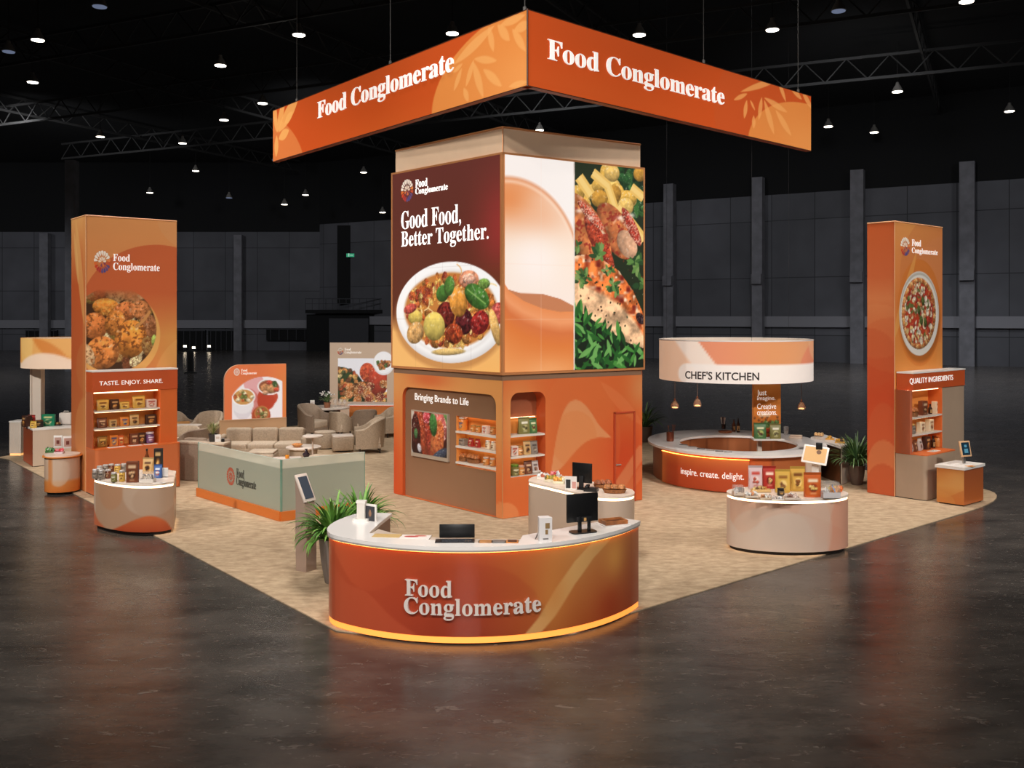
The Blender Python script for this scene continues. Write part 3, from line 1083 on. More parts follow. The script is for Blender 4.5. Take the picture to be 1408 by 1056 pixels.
mb = MB(); pbox(mb, FR, ur0 + .02, ur1 - .02, wv1 - .012 / FR.Hh, wv1 - .001, -.26, -.24)
obj('niche_light', mb, LEDS, tower, world=True)
text_px('lettering', 'Bringing Brands to Life', FL, 567, 540.5, 553, 640.5, WHITEL, tower, n0=-RL + .003, depth=.008)

# core, back and seams
mb = MB(); hollow(mb, .02, Z1, 0, sides=(1, 2), caps=True)
obj('rear_cladding', mb, ORANGE, tower, world=True)
mb = MB(); hollow(mb, Z1 - .1, Z1, -.004)
obj('shadow_gap', mb, mat('brown_gap', (128, 98, 76), .6), tower, world=True)
cn = FL.pt(1, 0, 0)
mb = MB().tube([(TN.x, TN.y - .004, 0.02), (TN.x, TN.y - .004, Z1 - .1)], .012, 6)
obj('corner_trim', mb, EDGE, tower, world=True)
# door
d0, dv1 = FR.uv(843.5, 567); d1, _ = FR.uv(872.5, 567)
mb = MB()
dpatch = FR
def door_paint(p):
    sw_right(p); p.c *= .97
g = grid_obj('door', FR, door_paint, PRINT, tower, 24, 40, n=.012, u0=d0 + .012, u1=d1 - .012, v0=.004, v1=dv1 - .01)
mb = MB()
for (a, b, c, e) in ((d0, d0 + .012, 0, dv1), (d1 - .012, d1, 0, dv1), (d0, d1, dv1 - .012, dv1)):
    pbox(mb, FR, a, b, c, e, -.02, .03)
obj('door_frame', mb, mat('dark_orange_trim', (176, 66, 34), .5), tower, world=True)
hu, hv = FR.uv(846.5, 639)
hp = FR.pt(hu, hv, .04)
mb = MB().tube([tuple(FR.pt(hu, hv, .012)), tuple(hp)], .018, 8).tube([tuple(hp), tuple(FR.pt(hu + .03, hv, .045))], .013, 8)
obj('door_handle', mb, CHROME, g, world=True)

# ---- screens block
OFF = .022
cen = (TN + TB) / 2
sN, sL, sR, sB = [cen + (p - cen) * (1 + OFF) for p in (TN, TL, TR, TB)]
SLp, SRp = Patch(sL, sN, Z1, Z2), Patch(sN, sR, Z1, Z2)
mb = MB()
q = [sN, sR, sB, sL]
for i in range(4):
    a, b = q[i], q[(i + 1) % 4]
    mb.quad((a.x, a.y, Z1), (b.x, b.y, Z1), (b.x, b.y, Z2), (a.x, a.y, Z2))
mb.quad(*[(p.x, p.y, Z1) for p in q[::-1]]); mb.quad(*[(p.x, p.y, Z2) for p in q])
obj('screen_casing', mb, EDGE, tower, world=True)

def food_plate(p, cu, cv, rx, ry, seed=3):
    """noodle dish photographed on a white plate"""
    r = random.Random(seed)
    p.ell(cu - .012, cv - .03, rx * 1.02, ry * 1.02, (170, 105, 55), .55, soft=.08)
    m, X, Y, rr = p.emask(cu, cv, rx, ry)
    p.mix(m, (246, 242, 238))
    p.mix(m * np.clip((rr - .86) * 6, 0, 1) * np.clip(-Y * 1.4, 0, 1), (196, 188, 186), .8)
    p.mix(m * np.clip(1 - np.abs(rr - .82) * 16, 0, 1), (224, 216, 210), .7)
    # heap
    hx, hy = rx * .83, ry * .75
    hc = cv + .01
    heap = p.emask(cu, hc, hx, hy, soft=.05)[0]
    p.mix(heap, (196, 120, 52))
    pal = [(226, 150, 60), (214, 120, 48), (190, 84, 36), (160, 60, 36), (232, 178, 84), (150, 92, 40), (206, 96, 44), (236, 196, 110)]
    for k in range(230):
        a, q = r.uniform(0, 6.28), math.sqrt(r.random())
        x, y = cu + math.cos(a) * q * hx * .96 / p.L, hc + math.sin(a) * q * hy * .96 / p.H
        p.food(x, y, r.uniform(.05, .12), r.uniform(.04, .09), pal[r.randrange(8)], k, r.uniform(0, 3), rough=.5)
    for k in range(34):
        a, q = r.uniform(0, 6.28), math.sqrt(r.random()) * .9
        x, y = cu + math.cos(a) * q * hx / p.L, hc + math.sin(a) * q * hy / p.H
        an = r.uniform(0, 6.28); l = r.uniform(.15, .36)
        p.stroke(x, y, x + math.cos(an) * l / p.L, y + math.sin(an) * l / p.H, r.uniform(.012, .024), [(240, 190, 100), (228, 160, 66), (246, 210, 140)][k % 3], .9, bend=r.uniform(-.1, .1))
    def F(dx, dy, a, b, col, rot=0, sp=None, rough=.45):
        p.food(cu + dx * rx / p.L, cv + dy * ry / p.H, a * rx, b * ry, col, int(1000 * (dx + 2 * dy)) + 4000, rot, sp, rough)
    F(-.05, -.05, .17, .26, (120, 36, 30), .3, (60, 14, 14), .6)
    F(.28, -.18, .15, .26, (96, 30, 34), -.2, (40, 10, 16), .6)
    F(.55, -.2, .16, .22, (170, 40, 36), .4, (90, 20, 22), .5)
    F(.1, -.42, .16, .2, (178, 70, 34), 0, (110, 30, 20), .6)
    F(.18, .2, .15, .30, (232, 150, 56), .5, None, .3)
    F(-.62, -.1, .14, .15, (222, 188, 84), 0, None, .15)
    F(-.26, -.28, .20, .29, (226, 196, 92), 0, None, .14)
    F(-.62, -.42, .17, .22, (216, 160, 92), .3, None, .4)
    F(.36, .64, .17, .17, (236, 150, 110), 0); F(.36, .64, .11, .11, (240, 190, 160), 0, (224, 120, 90))
    F(.86, -.02, .13, .2, (214, 92, 80), 0, (150, 40, 40)); F(-.72, .08, .13, .1, (206, 80, 66), .2)
    F(0, -.78, .30, .07, (232, 190, 110), .05, None, .2)
    F(.80, -.28, .07, .36, (240, 184, 100), .35, None, .2)
    F(.5, .3, .22, .22, (66, 118, 44), -.4, None, .3); p.stroke(cu + .34 * rx / p.L, cv + .44 * ry / p.H, cu + .64 * rx / p.L, cv + .16 * ry / p.H, .012, (150, 190, 96), .8)
    F(-.1, .38, .12, .17, (70, 120, 46), .3, None, .3); F(.02, .52, .09, .2, (84, 132, 52), -.3, None, .3)
    F(.62, .54, .1, .1, (120, 160, 66), 0)

def scr_left(p):
    p.grad([(0, (96, 46, 26)), (.45, (94, 44, 30)), (1, (100, 46, 38))], p.v)
    p.glow(1.02, .66, .9, 1.1, (158, 48, 44), .85)
    p.glow(.95, .38, .6, .5, (104, 58, 26), .6)
    p.below(lambda u: .235 - .05 * np.sin(3 * u), (240, 178, 100), 1, .35)
    p.glow(.9, .0, 1.2, .5, (246, 176, 92), .7)
    c0 = SLp.uv(616, 430)
    food_plate(p, c0[0] + .005, c0[1] + .002, 1.66, .95)
    for g_ in (.25, .5, .75):
        p.rect(g_ - .0012, 0, g_ + .0012, 1, (70, 40, 34), .18)
        p.rect(0, g_ - .001, 1, g_ + .001, (70, 40, 34), .18)
grid_obj('led_screen', SLp, scr_left, SCREEN, tower, 210, 250, n=.01, u0=.018, u1=.985, v0=.012, v1=.99)
SCL = mat('screen_white', (255, 252, 248), .5, emit=(255, 252, 248), es=.9)
logo_px(SLp, tower, 560.5, 262, 15.5, 8.5, 572, 247.5, 258.5, 588.5, 259, 270, 616.5, SCL, n0=.014)
text_px('lettering', serif('Good Food,'), SLp, 552.5, 291, 319.5, 634.5, SCL, tower, n0=.013, depth=.003)
text_px('lettering', serif('Better Together.'), SLp, 552.5, 319, 345.5, 672.5, SCL, tower, n0=.013, depth=.003)

US = SRp.uv(789, 300)[0]
def scr_right_a(p):
    X = lambda px, py: SRp.uv(px, py)
    p.fill((246, 236, 230))
    # cup bowl
    cu_, cv_ = X(702, 375)
    m, Xx, Yy, rr = p.emask(cu_, cv_, (X(797, 330)[0] - cu_) * p.L, (X(702, 245)[1] - cv_) * p.H)
    bowl = np.stack([np.interp(p.v, [.0, .3, .55, .8, .95], [a_, b_, c_, d_, e_]) for a_, b_, c_, d_, e_ in ((240, 246, 248, 244, 230), (214, 226, 226, 204, 132), (196, 214, 206, 176, 70))], 1)
    p.c = p.c * (1 - m[:, None]) + bowl * m[:, None]
    q_ = X(700, 275); p.glow(q_[0], q_[1], .75, .55, (228, 128, 62), .85)
    q_ = X(740, 300); p.glow(q_[0], q_[1], .7, .4, (238, 170, 126), .6)
    p.c = np.where(m[:, None] > .5, p.c, p.c * 0 + np.array([246, 236, 230]))
    rim = np.clip(1 - np.abs(rr - 1.0) * 26, 0, 1)
    p.mix(rim, (226, 150, 106), .9)
    p.mix(np.clip(1 - np.abs(rr - .965) * 30, 0, 1), (252, 220, 196), .6)
    q_ = X(735, 360); p.glow(q_[0], q_[1], .7, .6, (250, 236, 228), .9)
    # lower wave
    us = [X(q, r)[0] for q, r in ((692, 388), (700, 400), (720, 414), (745, 424), (770, 429), (789, 428))]
    vs = [X(q, r)[1] for q, r in ((692, 388), (700, 400), (720, 414), (745, 424), (770, 429), (789, 428))]
    top2u = [X(q, r)[0] for q, r in ((692, 396), (715, 403), (745, 404), (770, 411), (789, 421))]
    top2v = [X(q, r)[1] for q, r in ((692, 396), (715, 403), (745, 404), (770, 411), (789, 421))]
    p.below(lambda u: np.interp(u, top2u, top2v), (198, 122, 80), 1)
    w = np.interp(p.u, us, vs)
    dep = (w - p.v)
    mm = np.clip(dep * p.H / p.soft + .5, 0, 1)
    colr = np.stack([np.interp(dep, [0, .05, .1, .16, .45], q) for q in ((232, 238, 216, 222, 240), (136, 150, 112, 118, 160), (76, 96, 58, 52, 92))], 1)
    p.c = p.c * (1 - mm[:, None]) + colr * mm[:, None]
    p.glow(.3, 0.0, .8, .35, (244, 172, 112), .6)
    for g_ in (.25,):
        p.rect(g_ - .0015, 0, g_ + .0015, 1, (236, 214, 200), .35)
    for g_ in (.25, .5, .75):
        p.rect(0, g_ - .001, 1, g_ + .001, (236, 200, 170), .3)
def scr_right_b(p):
    X = lambda px, py: SRp.uv(px, py)
    r = random.Random(5)
    p.fill((34, 44, 26))
    L_, H_ = p.L, p.H
    def fd(px, py, a, b, col, rot=0, sp=None, rough=.3, seed=0):
        u, v = X(px, py)
        p.food(u, v, a, b, col, seed or (px * 7 + py), rot, sp, rough)
    # greens top
    for k in range(40):
        fd(r.randrange(835, 888), r.randrange(225, 300), r.uniform(.08, .2), r.uniform(.06, .14), [(40, 84, 40), (60, 110, 50), (30, 60, 34)][k % 3], r.uniform(0, 3))
    for k in range(26):
        fd(r.randrange(788, 888), r.randrange(236, 330), r.uniform(.16, .24), r.uniform(.12, .17), [(222, 170, 70), (206, 146, 52), (236, 190, 98)][k % 3], r.uniform(-.6, .9), None, .2)
    for (x0, y0, x1, y1, w_) in ((796, 244, 812, 268, .11), (834, 252, 850, 300, .09), (850, 285, 884, 330, .12), (815, 238, 836, 256, .1), (868, 258, 884, 272, .1)):
        a, b = X(x0, y0), X(x1, y1)
        p.stroke(*a, *b, w_, (232, 184, 92), 1); p.stroke(*a, *b, w_ * .5, (242, 204, 122), .8)
    # two upper chicken pieces
    fd(846, 318, .62, .34, (206, 112, 60), -.9, (150, 40, 28), .35)
    fd(862, 336, .3, .22, (226, 168, 128), -.9, None, .2)
    fd(806, 320, .85, .42, (214, 120, 62), -.95, (150, 36, 26), .4)
    fd(824, 336, .62, .17, (186, 66, 38), -1.0, (110, 22, 20), .5)
    fd(812, 296, .4, .1, (198, 74, 48), -.7, (240, 190, 160), .5)
    fd(868, 312, .42, .12, (184, 56, 40), -1.0, (240, 180, 150), .5)
    for (x, y) in ((796, 290), (812, 300), (852, 300), (868, 296)):
        u_, v_ = X(x, y); p.glow(u_, v_, .10, .05, (252, 232, 214), .75)
    # big fillet
    pts = [(788, 352), (806, 350), (826, 356), (850, 372), (870, 400), (886, 436), (888, 480), (860, 470), (830, 450), (800, 430), (788, 420)]
    pl = [X(*q) for q in pts]
    ins = in_poly(p.u, p.v, pl).astype(float)
    n1 = vnoise(p.x * 5, p.y * 5, 3) + .5 * vnoise(p.x * 16, p.y * 16, 4) + .25 * vnoise(p.x * 40, p.y * 40, 5)
    k = np.clip((n1 / 1.75 - .5) * 2 + .5, 0, 1)
    base = np.array([226, 176, 130])[None, :] * (.72 + .5 * k[:, None])
    p.c = p.c * (1 - ins[:, None]) + np.clip(base, 0, 255) * ins[:, None]
    # crust along the upper side
    top = [X(*q) for q in ((788, 384), (806, 392), (826, 402), (850, 416), (872, 440), (888, 466))]
    tv = np.interp(p.u, [q[0] for q in top], [q[1] for q in top])
    cr = ins * np.clip((p.v - tv) * p.H / .12 + .5, 0, 1)
    ccol = np.array([216, 106, 46])[None, :] * (.62 + .72 * k[:, None])
    p.c = p.c * (1 - cr[:, None]) + np.clip(ccol, 0, 255) * cr[:, None]
    hl = np.clip(vnoise(p.x * 14, p.y * 14, 8) - .62, 0, 1) * 3.2 * cr
    p.mix(hl, (252, 226, 190), .9)
    ch = np.clip(vnoise(p.x * 7, p.y * 9, 18) - .62, 0, 1) * 4 * cr
    p.mix(ch, (120, 30, 18), .8)
    for k_ in range(60):
        fd(r.randrange(790, 886), r.randrange(356, 470), .022, .018, [(60, 34, 22), (96, 50, 24), (44, 60, 30)][k_ % 3], r.uniform(0, 3))
    fd(880, 438, .13, .09, (40, 24, 30), -.8, (110, 70, 60), .5)
    # herbs
    def herb(cx, cy, n, sp, ln, cols):
        for k in range(n):
            x, y = cx + r.uniform(-sp, sp), cy + r.uniform(-sp, sp)
            a = r.uniform(0, 6.28)
            u0, v0 = X(x, y)
            u1, v1 = u0 + math.cos(a) * ln / p.L, v0 + math.sin(a) * ln / p.H
            p.leaf(u0, v0, u1, v1, ln * .22, cols[k % len(cols)], .95)
    greens = [(58, 96, 44), (92, 134, 62), (38, 70, 36), (120, 150, 80)]
    herb(824, 350, 14, 4, .2, greens); herb(801, 383, 22, 6, .15, greens); herb(845, 395, 22, 5, .15, greens)
    herb(836, 372, 12, 4, .12, greens); herb(874, 362, 16, 6, .2, greens); herb(793, 338, 8, 3, .14, greens); herb(882, 388, 10, 5, .18, greens)
    # dark foot and greens at the bottom
    foot = [X(*q) for q in ((788, 424), (800, 432), (830, 452), (860, 473), (888, 486))]
    fv = np.interp(p.u, [q[0] for q in foot], [q[1] for q in foot])
    p.mix(np.clip((fv - p.v) * p.H / .03 + .5, 0, 1), (22, 34, 20))
    for k in range(150):
        x, y = r.randrange(788, 888), r.uniform(436, 512)
        lim = 428 + (x - 788) * .62
        if y < lim: continue
        a = r.uniform(.2, 2.9); ln = r.uniform(.2, .45)
        u0, v0 = X(x, y)
        p.leaf(u0, v0, u0 + math.cos(a) * ln / p.L, v0 + math.sin(a) * ln / p.H, ln * .13, [(36, 92, 34), (70, 138, 54), (24, 66, 28), (104, 164, 80)][k % 4], .95)
grid_obj('led_screen', SRp, scr_right_a, SCREEN, tower, 120, 230, n=.01, u0=.015, u1=US - .004, v0=.012, v1=.99)
grid_obj('led_screen', SRp, scr_right_b, SCREEN, tower, 150, 280, n=.01, u0=US + .004, u1=.985, v0=.012, v1=.99)
mb = MB(); pbox(mb, SRp, US - .004, US + .004, .012, .99, 0, .012)
obj('screen_divider', mb, mat('pale_divider', (240, 230, 224), .4), tower, world=True)

# ---- cap
mb = MB(); 
cN, cL, cR, cB = [cen + (p - cen) * .985 for p in (TN, TL, TR, TB)]
q = [cN, cR, cB, cL]
for i in range(4):
    a, b = q[i], q[(i + 1) % 4]
    mb.quad((a.x, a.y, Z2), (b.x, b.y, Z2), (b.x, b.y, Z3), (a.x, a.y, Z3))
mb.quad(*[(p.x, p.y, Z3 - .05) for p in q])
obj('crown_panel', mb, mat('crown_tan', (232, 200, 168), .5, noise=.05, nscale=.8), tower, world=True)
mb = MB()
for i in range(4):
    a, b = q[i], q[(i + 1) % 4]
    mb.tube([(a.x, a.y, Z3), (b.x, b.y, Z3)], .02, 6)
mb.tube([(cN.x, cN.y, Z2), (cN.x, cN.y, Z3)], .012, 6)
obj('crown_edge', mb, EDGE, tower, world=True)

# ================================================================== wall monitor in the left recess
mu0, mv1 = FL.uv(564, 563.5); mu1, _ = FL.uv(614.5, 569)
_, mv0 = FL.uv(564, 626.5)
mon = thing('wall_monitor', 'slim silver framed monitor with grilled meat picture on the brown tower recess', 'monitor', tuple(FL.pt((mu0 + mu1) / 2, mv0, -RL)))
mb = MB(); pbox(mb, FL, mu0, mu1, mv0, mv1, -RL + .002, -RL + .05)
obj('casing', mb, mat('silver_bezel', (190, 176, 158), .35, .4), mon, world=True)
def meat(p):
    r = random.Random(8)
    p.fill((40, 30, 26))
    du, dv = mu1 - mu0, mv1 - mv0
    def fd(a, b, rx, ry, c, rot=0, sp=None, rough=.35):
        p.food(mu0 + a * du, mv0 + b * dv, rx, ry, c, int(a * 900 + b * 77), rot, sp, rough)
    p.rect(mu0, mv0 + .8 * dv, mu0 + .5 * du, mv1, (208, 190, 170), .9)
    p.glow(mu0 + .02 * du, mv0 + .05 * dv, .3, .25, (190, 180, 170), .9)
    for k in range(30):
        fd(r.uniform(.6, 1), r.uniform(.3, 1), .1, .07, [(60, 100, 44), (40, 70, 36), (104, 140, 70)][k % 3], r.uniform(0, 3))
    fd(.5, .45, .6, .62, (70, 30, 22)); fd(.75, .7, .26, .34, (196, 90, 80), .2, (240, 190, 170))
    fd(.32, .52, .17, .62, (176, 70, 38), .35, (110, 34, 20), .28); fd(.55, .38, .15, .6, (160, 54, 34), .3, (90, 24, 18), .28)
    fd(.72, .36, .2, .46, (200, 104, 52), -.2, (140, 50, 30), .28); fd(.15, .5, .14, .4, (74, 28, 22), .1, (30, 14, 12))
    fd(.44, .88, .12, .12, (190, 50, 56), 0, (250, 170, 170)); fd(.62, .74, .12, .22, (58, 112, 48), .1, None, .4); fd(.14, .5, .06, .1, (70, 110, 60))
    fd(.24, .2, .06, .09, (200, 190, 190), .4); fd(.78, .1, .3, .1, (60, 66, 80), .5)
grid_obj('screen', FL, meat, SCREEN, mon, 60, 70, n=-RL + .053, u0=mu0 + .008, u1=mu1 - .008, v0=mv0 + .03, v1=mv1 - .008)

# ================================================================== hanging corner banner
bN = Vector((.24, 14.7, 0)); bL = Vector((AT(375.5, 21.95), 21.95, 0)); bR = Vector((AT(1115, 20.5), 20.5, 0))
BZ0, BZ1 = 7.18, 8.38
ban = thing('hanging_banner', 'large orange corner banner with white serif lettering hung above the tower', 'banner', (bN.x, bN.y, BZ0))
BL_, BR_ = Patch(bL, bN, BZ0, BZ1), Patch(bN, bR, BZ0, BZ1)
def lf(patch, sc, ox, oy, rows, p, col, a):
    for (x0, y0, x1, y1, w_) in rows:
        A, B = patch.uv(ox + x0 / sc, oy + y0 / sc), patch.uv(ox + x1 / sc, oy + y1 / sc)
        p.leaf(*A, *B, w_ * .42, col, a)
def ban_l(p):
    p.fill((204, 76, 20))
    p.glow(.45, 1.0, 3, .5, (190, 76, 28), .5); p.glow(.6, 0, 3, .4, (216, 92, 30), .5)
    c = BL_.uv(745, 130)
    p.ell(1.02, .0, 2.85, 1.35, (228, 134, 58)); p.glow(1.02, .15, 1.6, .6, (234, 150, 76), .7)
    e = BL_.uv(382, 205)
    p.ell(-.02, .1, 1.9, .95, (222, 120, 56), .9, rot=-.35)
    lf(BL_, 3.52, 360, 0, [(930, 312, 1125, 125, .22), (1098, 130, 1122, 250, .17), (1142, 120, 1200, 197, .2), (1212, 140, 1278, 248, .17), (1222, 145, 1300, 112, .2), (1155, 122, 1275, 72, .17),
                           (1028, 285, 1138, 294, .15), (1072, 335, 1162, 418, .18), (1022, 298, 1072, 472, .2), (1026, 290, 988, 420, .15), (978, 425, 1000, 492, .15), (925, 352, 972, 308, .1), (930, 440, 968, 330, .14), (1195, 420, 1285, 395, .12)], p, (240, 166, 90), .75)
    lf(BL_, 3.52, 360, 0, [(74, 642, 112, 470, .3), (80, 640, 182, 455, .42), (72, 640, 58, 480, .25), (82, 672, 132, 630, .28), (72, 655, 70, 760, .25), (110, 600, 150, 540, .22)], p, (242, 170, 88), .85)
def ban_r(p):
    p.fill((205, 76, 22))
    p.glow(.3, .9, 3, .5, (192, 74, 28), .5); p.glow(.2, .1, 3, .4, (214, 90, 34), .4)
    p.ell(.78, .3, 1.7, 1.4, (198, 84, 38), .35)
    p.ell(.99, -.1, 2.35, 1.12, (228, 132, 58)); p.glow(1.0, .1, 1.5, .6, (236, 150, 74), .6)
    lf(BR_, 3.2, 700, 0, [(1018, 404, 1195, 345, .15), (1182, 348, 1218, 448, .15), (1232, 372, 1288, 438, .17), (1288, 402, 1335, 480, .17), (1252, 370, 1335, 398, .12), (1122, 430, 1224, 494, .16), (1122, 440, 1166, 592, .22),
                          (1172, 484, 1242, 598, .2), (1112, 428, 1098, 528, .16), (1046, 440, 1034, 522, .15), (1076, 508, 1076, 566, .15), (988, 440, 1048, 412, .11), (1060, 440, 1082, 486, .08)], p, (240, 160, 84), .8)
TH = .12
for P_, f_ in ((BL_, ban_l), (BR_, ban_r)):
    grid_obj('printed_face', P_, f_, FABRIC, ban, 460, 74, n=.002)
mb = MB()
for P_ in (BL_, BR_):
    pbox(mb, P_, 0 if P_ is BL_ else .014, 1 if P_ is BR_ else .986, 0, 1, -TH, 0)
obj('frame', mb, mat('banner_frame', (150, 74, 40), .5), ban, world=True)
mb = MB().tube([(bN.x, bN.y - .01, BZ0), (bN.x, bN.y - .01, BZ1)], .014, 6)
for P_ in (BL_, BR_):
    for zz in (0, 1):
        pbox(mb, P_, 0, 1, zz * (1 - .012), zz * (1 - .012) + .012, 0, .006)
obj('edge_trim', mb, mat('dark_bronze_edge', (74, 36, 20), .5), ban, world=True)
text_px('lettering', serif('Food Conglomerate'), BL_, 437.5, 140.5, 170, 624.5, WHITEL, ban, n0=.004, depth=.02)
text_px('lettering', serif('Food Conglomerate'), BR_, 752.5, 53, 89.5, 995, WHITEL, ban, n0=.004, depth=.02)
for (P_, u) in ((BL_, .12), (BL_, .985), (BR_, .55), (BR_, .95), (BL_, .55)):
    q = P_.pt(u, 1, -TH / 2)
    mb = MB().tube([(q[0], q[1], BZ1), (q[0], q[1], 17.6)], .008, 5).tube([(q[0], q[1], BZ1 - .01), (q[0], q[1], BZ1 + .08)], .03, 8)
    obj('suspension_cable', mb, mat('cable_grey', (90, 88, 86), .5, .5), ban, world=True)
# ================================================================== goods on the shelves (each one its own thing)
def label_mesh(w, h, cols, seed, y, z0, curve=None):
    """printed front of a pack: ground colour, a picture blob and a title bar"""
    nu, nv = 14, 16
    us = np.linspace(0, 1, nu + 1); vs = np.linspace(0, 1, nv + 1)
    U, V = [q.ravel() for q in np.meshgrid(us, vs)]
    p = Paint(U, V, w, h); p.soft = w * .06
    r = random.Random(seed)
    p.fill(cols[0])
    p.rect(.14, .70, .86, .88, cols[1], .95)
    p.ell(.5, .38, w * .3, h * .24, cols[2], 1)
    for k in range(5):
        p.food(.5 + r.uniform(-.2, .2), .36 + r.uniform(-.12, .12), w * .13, h * .09, cols[3], seed + k)
    p.rect(.28, .06, .72, .12, cols[1], .7)
    if curve:
        a = (U - .5) * 1.9
        P = np.stack([curve * np.sin(a), -curve * np.cos(a), z0 + V * h], 1)
    else:
        P = np.stack([(U - .5) * w, y(V) if callable(y) else y + 0 * U, z0 + V * h], 1)
    k = nu + 1
    f = [(j * k + i, j * k + i + 1, (j + 1) * k + i + 1, (j + 1) * k + i) for j in range(nv) for i in range(nu)]
    return (P.tolist(), f, [True] * len(f)), p.result()

SCHEMES = {
    'gold': ((214, 168, 74), (120, 70, 30), (240, 206, 120), (150, 90, 40)),
    'dark gold': ((150, 104, 40), (230, 190, 100), (90, 54, 26), (210, 140, 60)),
    'brown': ((116, 62, 38), (226, 190, 150), (70, 38, 28), (220, 170, 120)),
    'dark brown': ((70, 40, 28), (220, 170, 110), (130, 70, 36), (228, 160, 80)),
    'kraft': ((206, 164, 104), (90, 54, 34), (150, 96, 50), (70, 44, 30)),
    'white and red': ((226, 206, 192), (180, 60, 44), (200, 90, 64), (240, 220, 200)),
    'red': ((178, 48, 40), (244, 220, 200), (120, 26, 28), (236, 190, 120)),
    'orange': ((208, 96, 36), (250, 224, 190), (150, 50, 28), (240, 200, 110)),
    'blue and orange': ((220, 130, 50), (52, 72, 130), (60, 84, 150), (236, 180, 90)),
    'purple': ((110, 70, 110), (230, 220, 236), (180, 90, 80), (230, 200, 220)),
    'cream': ((234, 214, 182), (150, 100, 60), (190, 130, 80), (120, 70, 40)),
    'silver': ((196, 186, 180), (90, 70, 66), (150, 110, 90), (110, 70, 50)),
    'pink': ((216, 188, 190), (196, 66, 54), (230, 210, 206), (196, 80, 60)),
    'green': ((70, 112, 62), (236, 226, 180), (180, 190, 100), (90, 60, 40)),
    'bright green': ((20, 130, 90), (236, 220, 150), (240, 220, 160), (40, 120, 80)),
    'olive': ((128, 120, 64), (240, 236, 220), (196, 190, 130), (96, 84, 50)),
    'amber': ((206, 130, 62), (246, 226, 196), (232, 170, 100), (130, 70, 36)),
    'yellow': ((216, 172, 74), (150, 96, 40), (236, 204, 124), (140, 90, 50)),
    'blue': ((60, 96, 160), (236, 236, 240), (180, 70, 60), (230, 230, 236)),
    'black': ((40, 34, 32), (210, 170, 110), (110, 70, 40), (220, 170, 90)),
    'grey': ((140, 128, 116), (70, 60, 56), (110, 96, 84), (180, 160, 140)),
}
_seed = [100]
def nseed():
    _seed[0] += 13
    return _seed[0]

def pouch(name_lab, loc, rz, w=.13, h=.19, d=.07, scheme='gold', group=None, cat='snack pouch', tilt=0.0):
    t = thing('snack_pouch', name_lab, cat, loc, rz, group)
    S = SCHEMES[scheme]
    mb = MB()
    rows = [(0, d * .5, w * .47), (h * .04, d * .55, w * .5), (h * .35, d * .5, w * .49), (h * .7, d * .28, w * .49), (h * .9, d * .05, w * .5)]
    n = 12
    vs, fs = [], []
    for (z, dd, ww) in rows:
        for k in range(n):
            a = 2 * math.pi * k / n
            ca, sa = math.cos(a), math.sin(a)
            vs.append((ww * math.copysign(abs(ca) ** .45, ca), dd * math.copysign(abs(sa) ** .6, sa), z))
    for i in range(len(rows) - 1):
        for k in range(n):
            k2 = (k + 1) % n
            fs.append((i * n + k, i * n + k2, (i + 1) * n + k2, (i + 1) * n + k))
    fs.append(tuple(range(n - 1, -1, -1)))
    mb.add(vs, fs, True)
    body = obj('pouch_body', mb, cmat(S[0], .38), t)
    obj('top_seal', MB().box((0, 0, h * .95), (w, .006, h * .1)), cmat(tuple(int(c * .82) for c in S[0]), .35), t)
    yf = lambda V: -np.interp(V * .72 + .1, [0, .04, .35, .7, .9], [d * .5, d * .55, d * .5, d * .28, d * .05]) - .004
    L, c = label_mesh(w * .78, h * .72, S, nseed(), yf, h * .1)
    obj('printed_label', L, PRINTG, body, cols=c)
    return t

def carton(name_lab, loc, rz, w=.12, h=.17, d=.07, scheme='brown', group=None, cat='carton', name='carton_box'):
    t = thing(name, name_lab, cat, loc, rz, group)
    S = SCHEMES[scheme]
    body = obj('carton_body', MB().box((0, 0, h / 2), (w, d, h), bev=.004, seg=1), cmat(S[0], .5), t)
    L, c = label_mesh(w * .9, h * .9, S, nseed(), -d / 2 - .002, h * .05)
    obj('printed_label', L, PRINTG, body, cols=c)
    obj('lid_flap', MB().box((0, 0, h + .003), (w * .97, d * .97, .005)), cmat(tuple(min(255, int(c_ * 1.1)) for c_ in S[0]), .5), t)
    return t

GLASSJ = mat('jar_glass', (236, 232, 226), .08, alpha=.16, spec=.6)
def jar(name_lab, loc, rz=0, r=.05, h=.12, scheme='amber', group=None, lid=(190, 150, 90), cat='jar'):
    t = thing('glass_jar', name_lab, cat, loc, rz, group)
    S = SCHEMES[scheme]
    obj('jar_filling', MB().lathe([(r * .8, 0), (r * .97, .008), (r * .97, h * .72), (r * .8, h * .8)], n=16), cmat(S[0], .3), t)
    obj('lid', MB().lathe([(r * .86, h * .82), (r * .92, h * .84), (r * .92, h * .97), (r * .84, h)], n=16), cmat(lid, .35, metal=.4), t)
    L, c = label_mesh(r * 1.6, h * .5, S, nseed(), 0, h * .14, curve=r * 1.01)
    obj('printed_label', L, PRINTG, t, cols=c)
    return t

def bottle(name_lab, loc, rz=0, r=.035, h=.26, col=(60, 34, 24), scheme='kraft', group=None, cat='bottle'):
    t = thing('glass_bottle', name_lab, cat, loc, rz, group)
    body = obj('bottle_body', MB().lathe([(r * .9, 0), (r, .01), (r, h * .58), (r * .4, h * .76), (r * .34, h * .92)], n=16), cmat(col, .12), t)
    obj('cap', MB().lathe([(r * .42, h * .9), (r * .42, h), (r * .3, h)], n=12), cmat((30, 24, 22), .3), t)
    L, c = label_mesh(r * 1.6, h * .34, SCHEMES[scheme], nseed(), 0, h * .12, curve=r * 1.02)
    obj('printed_label', L, PRINTG, body, cols=c)
    return t

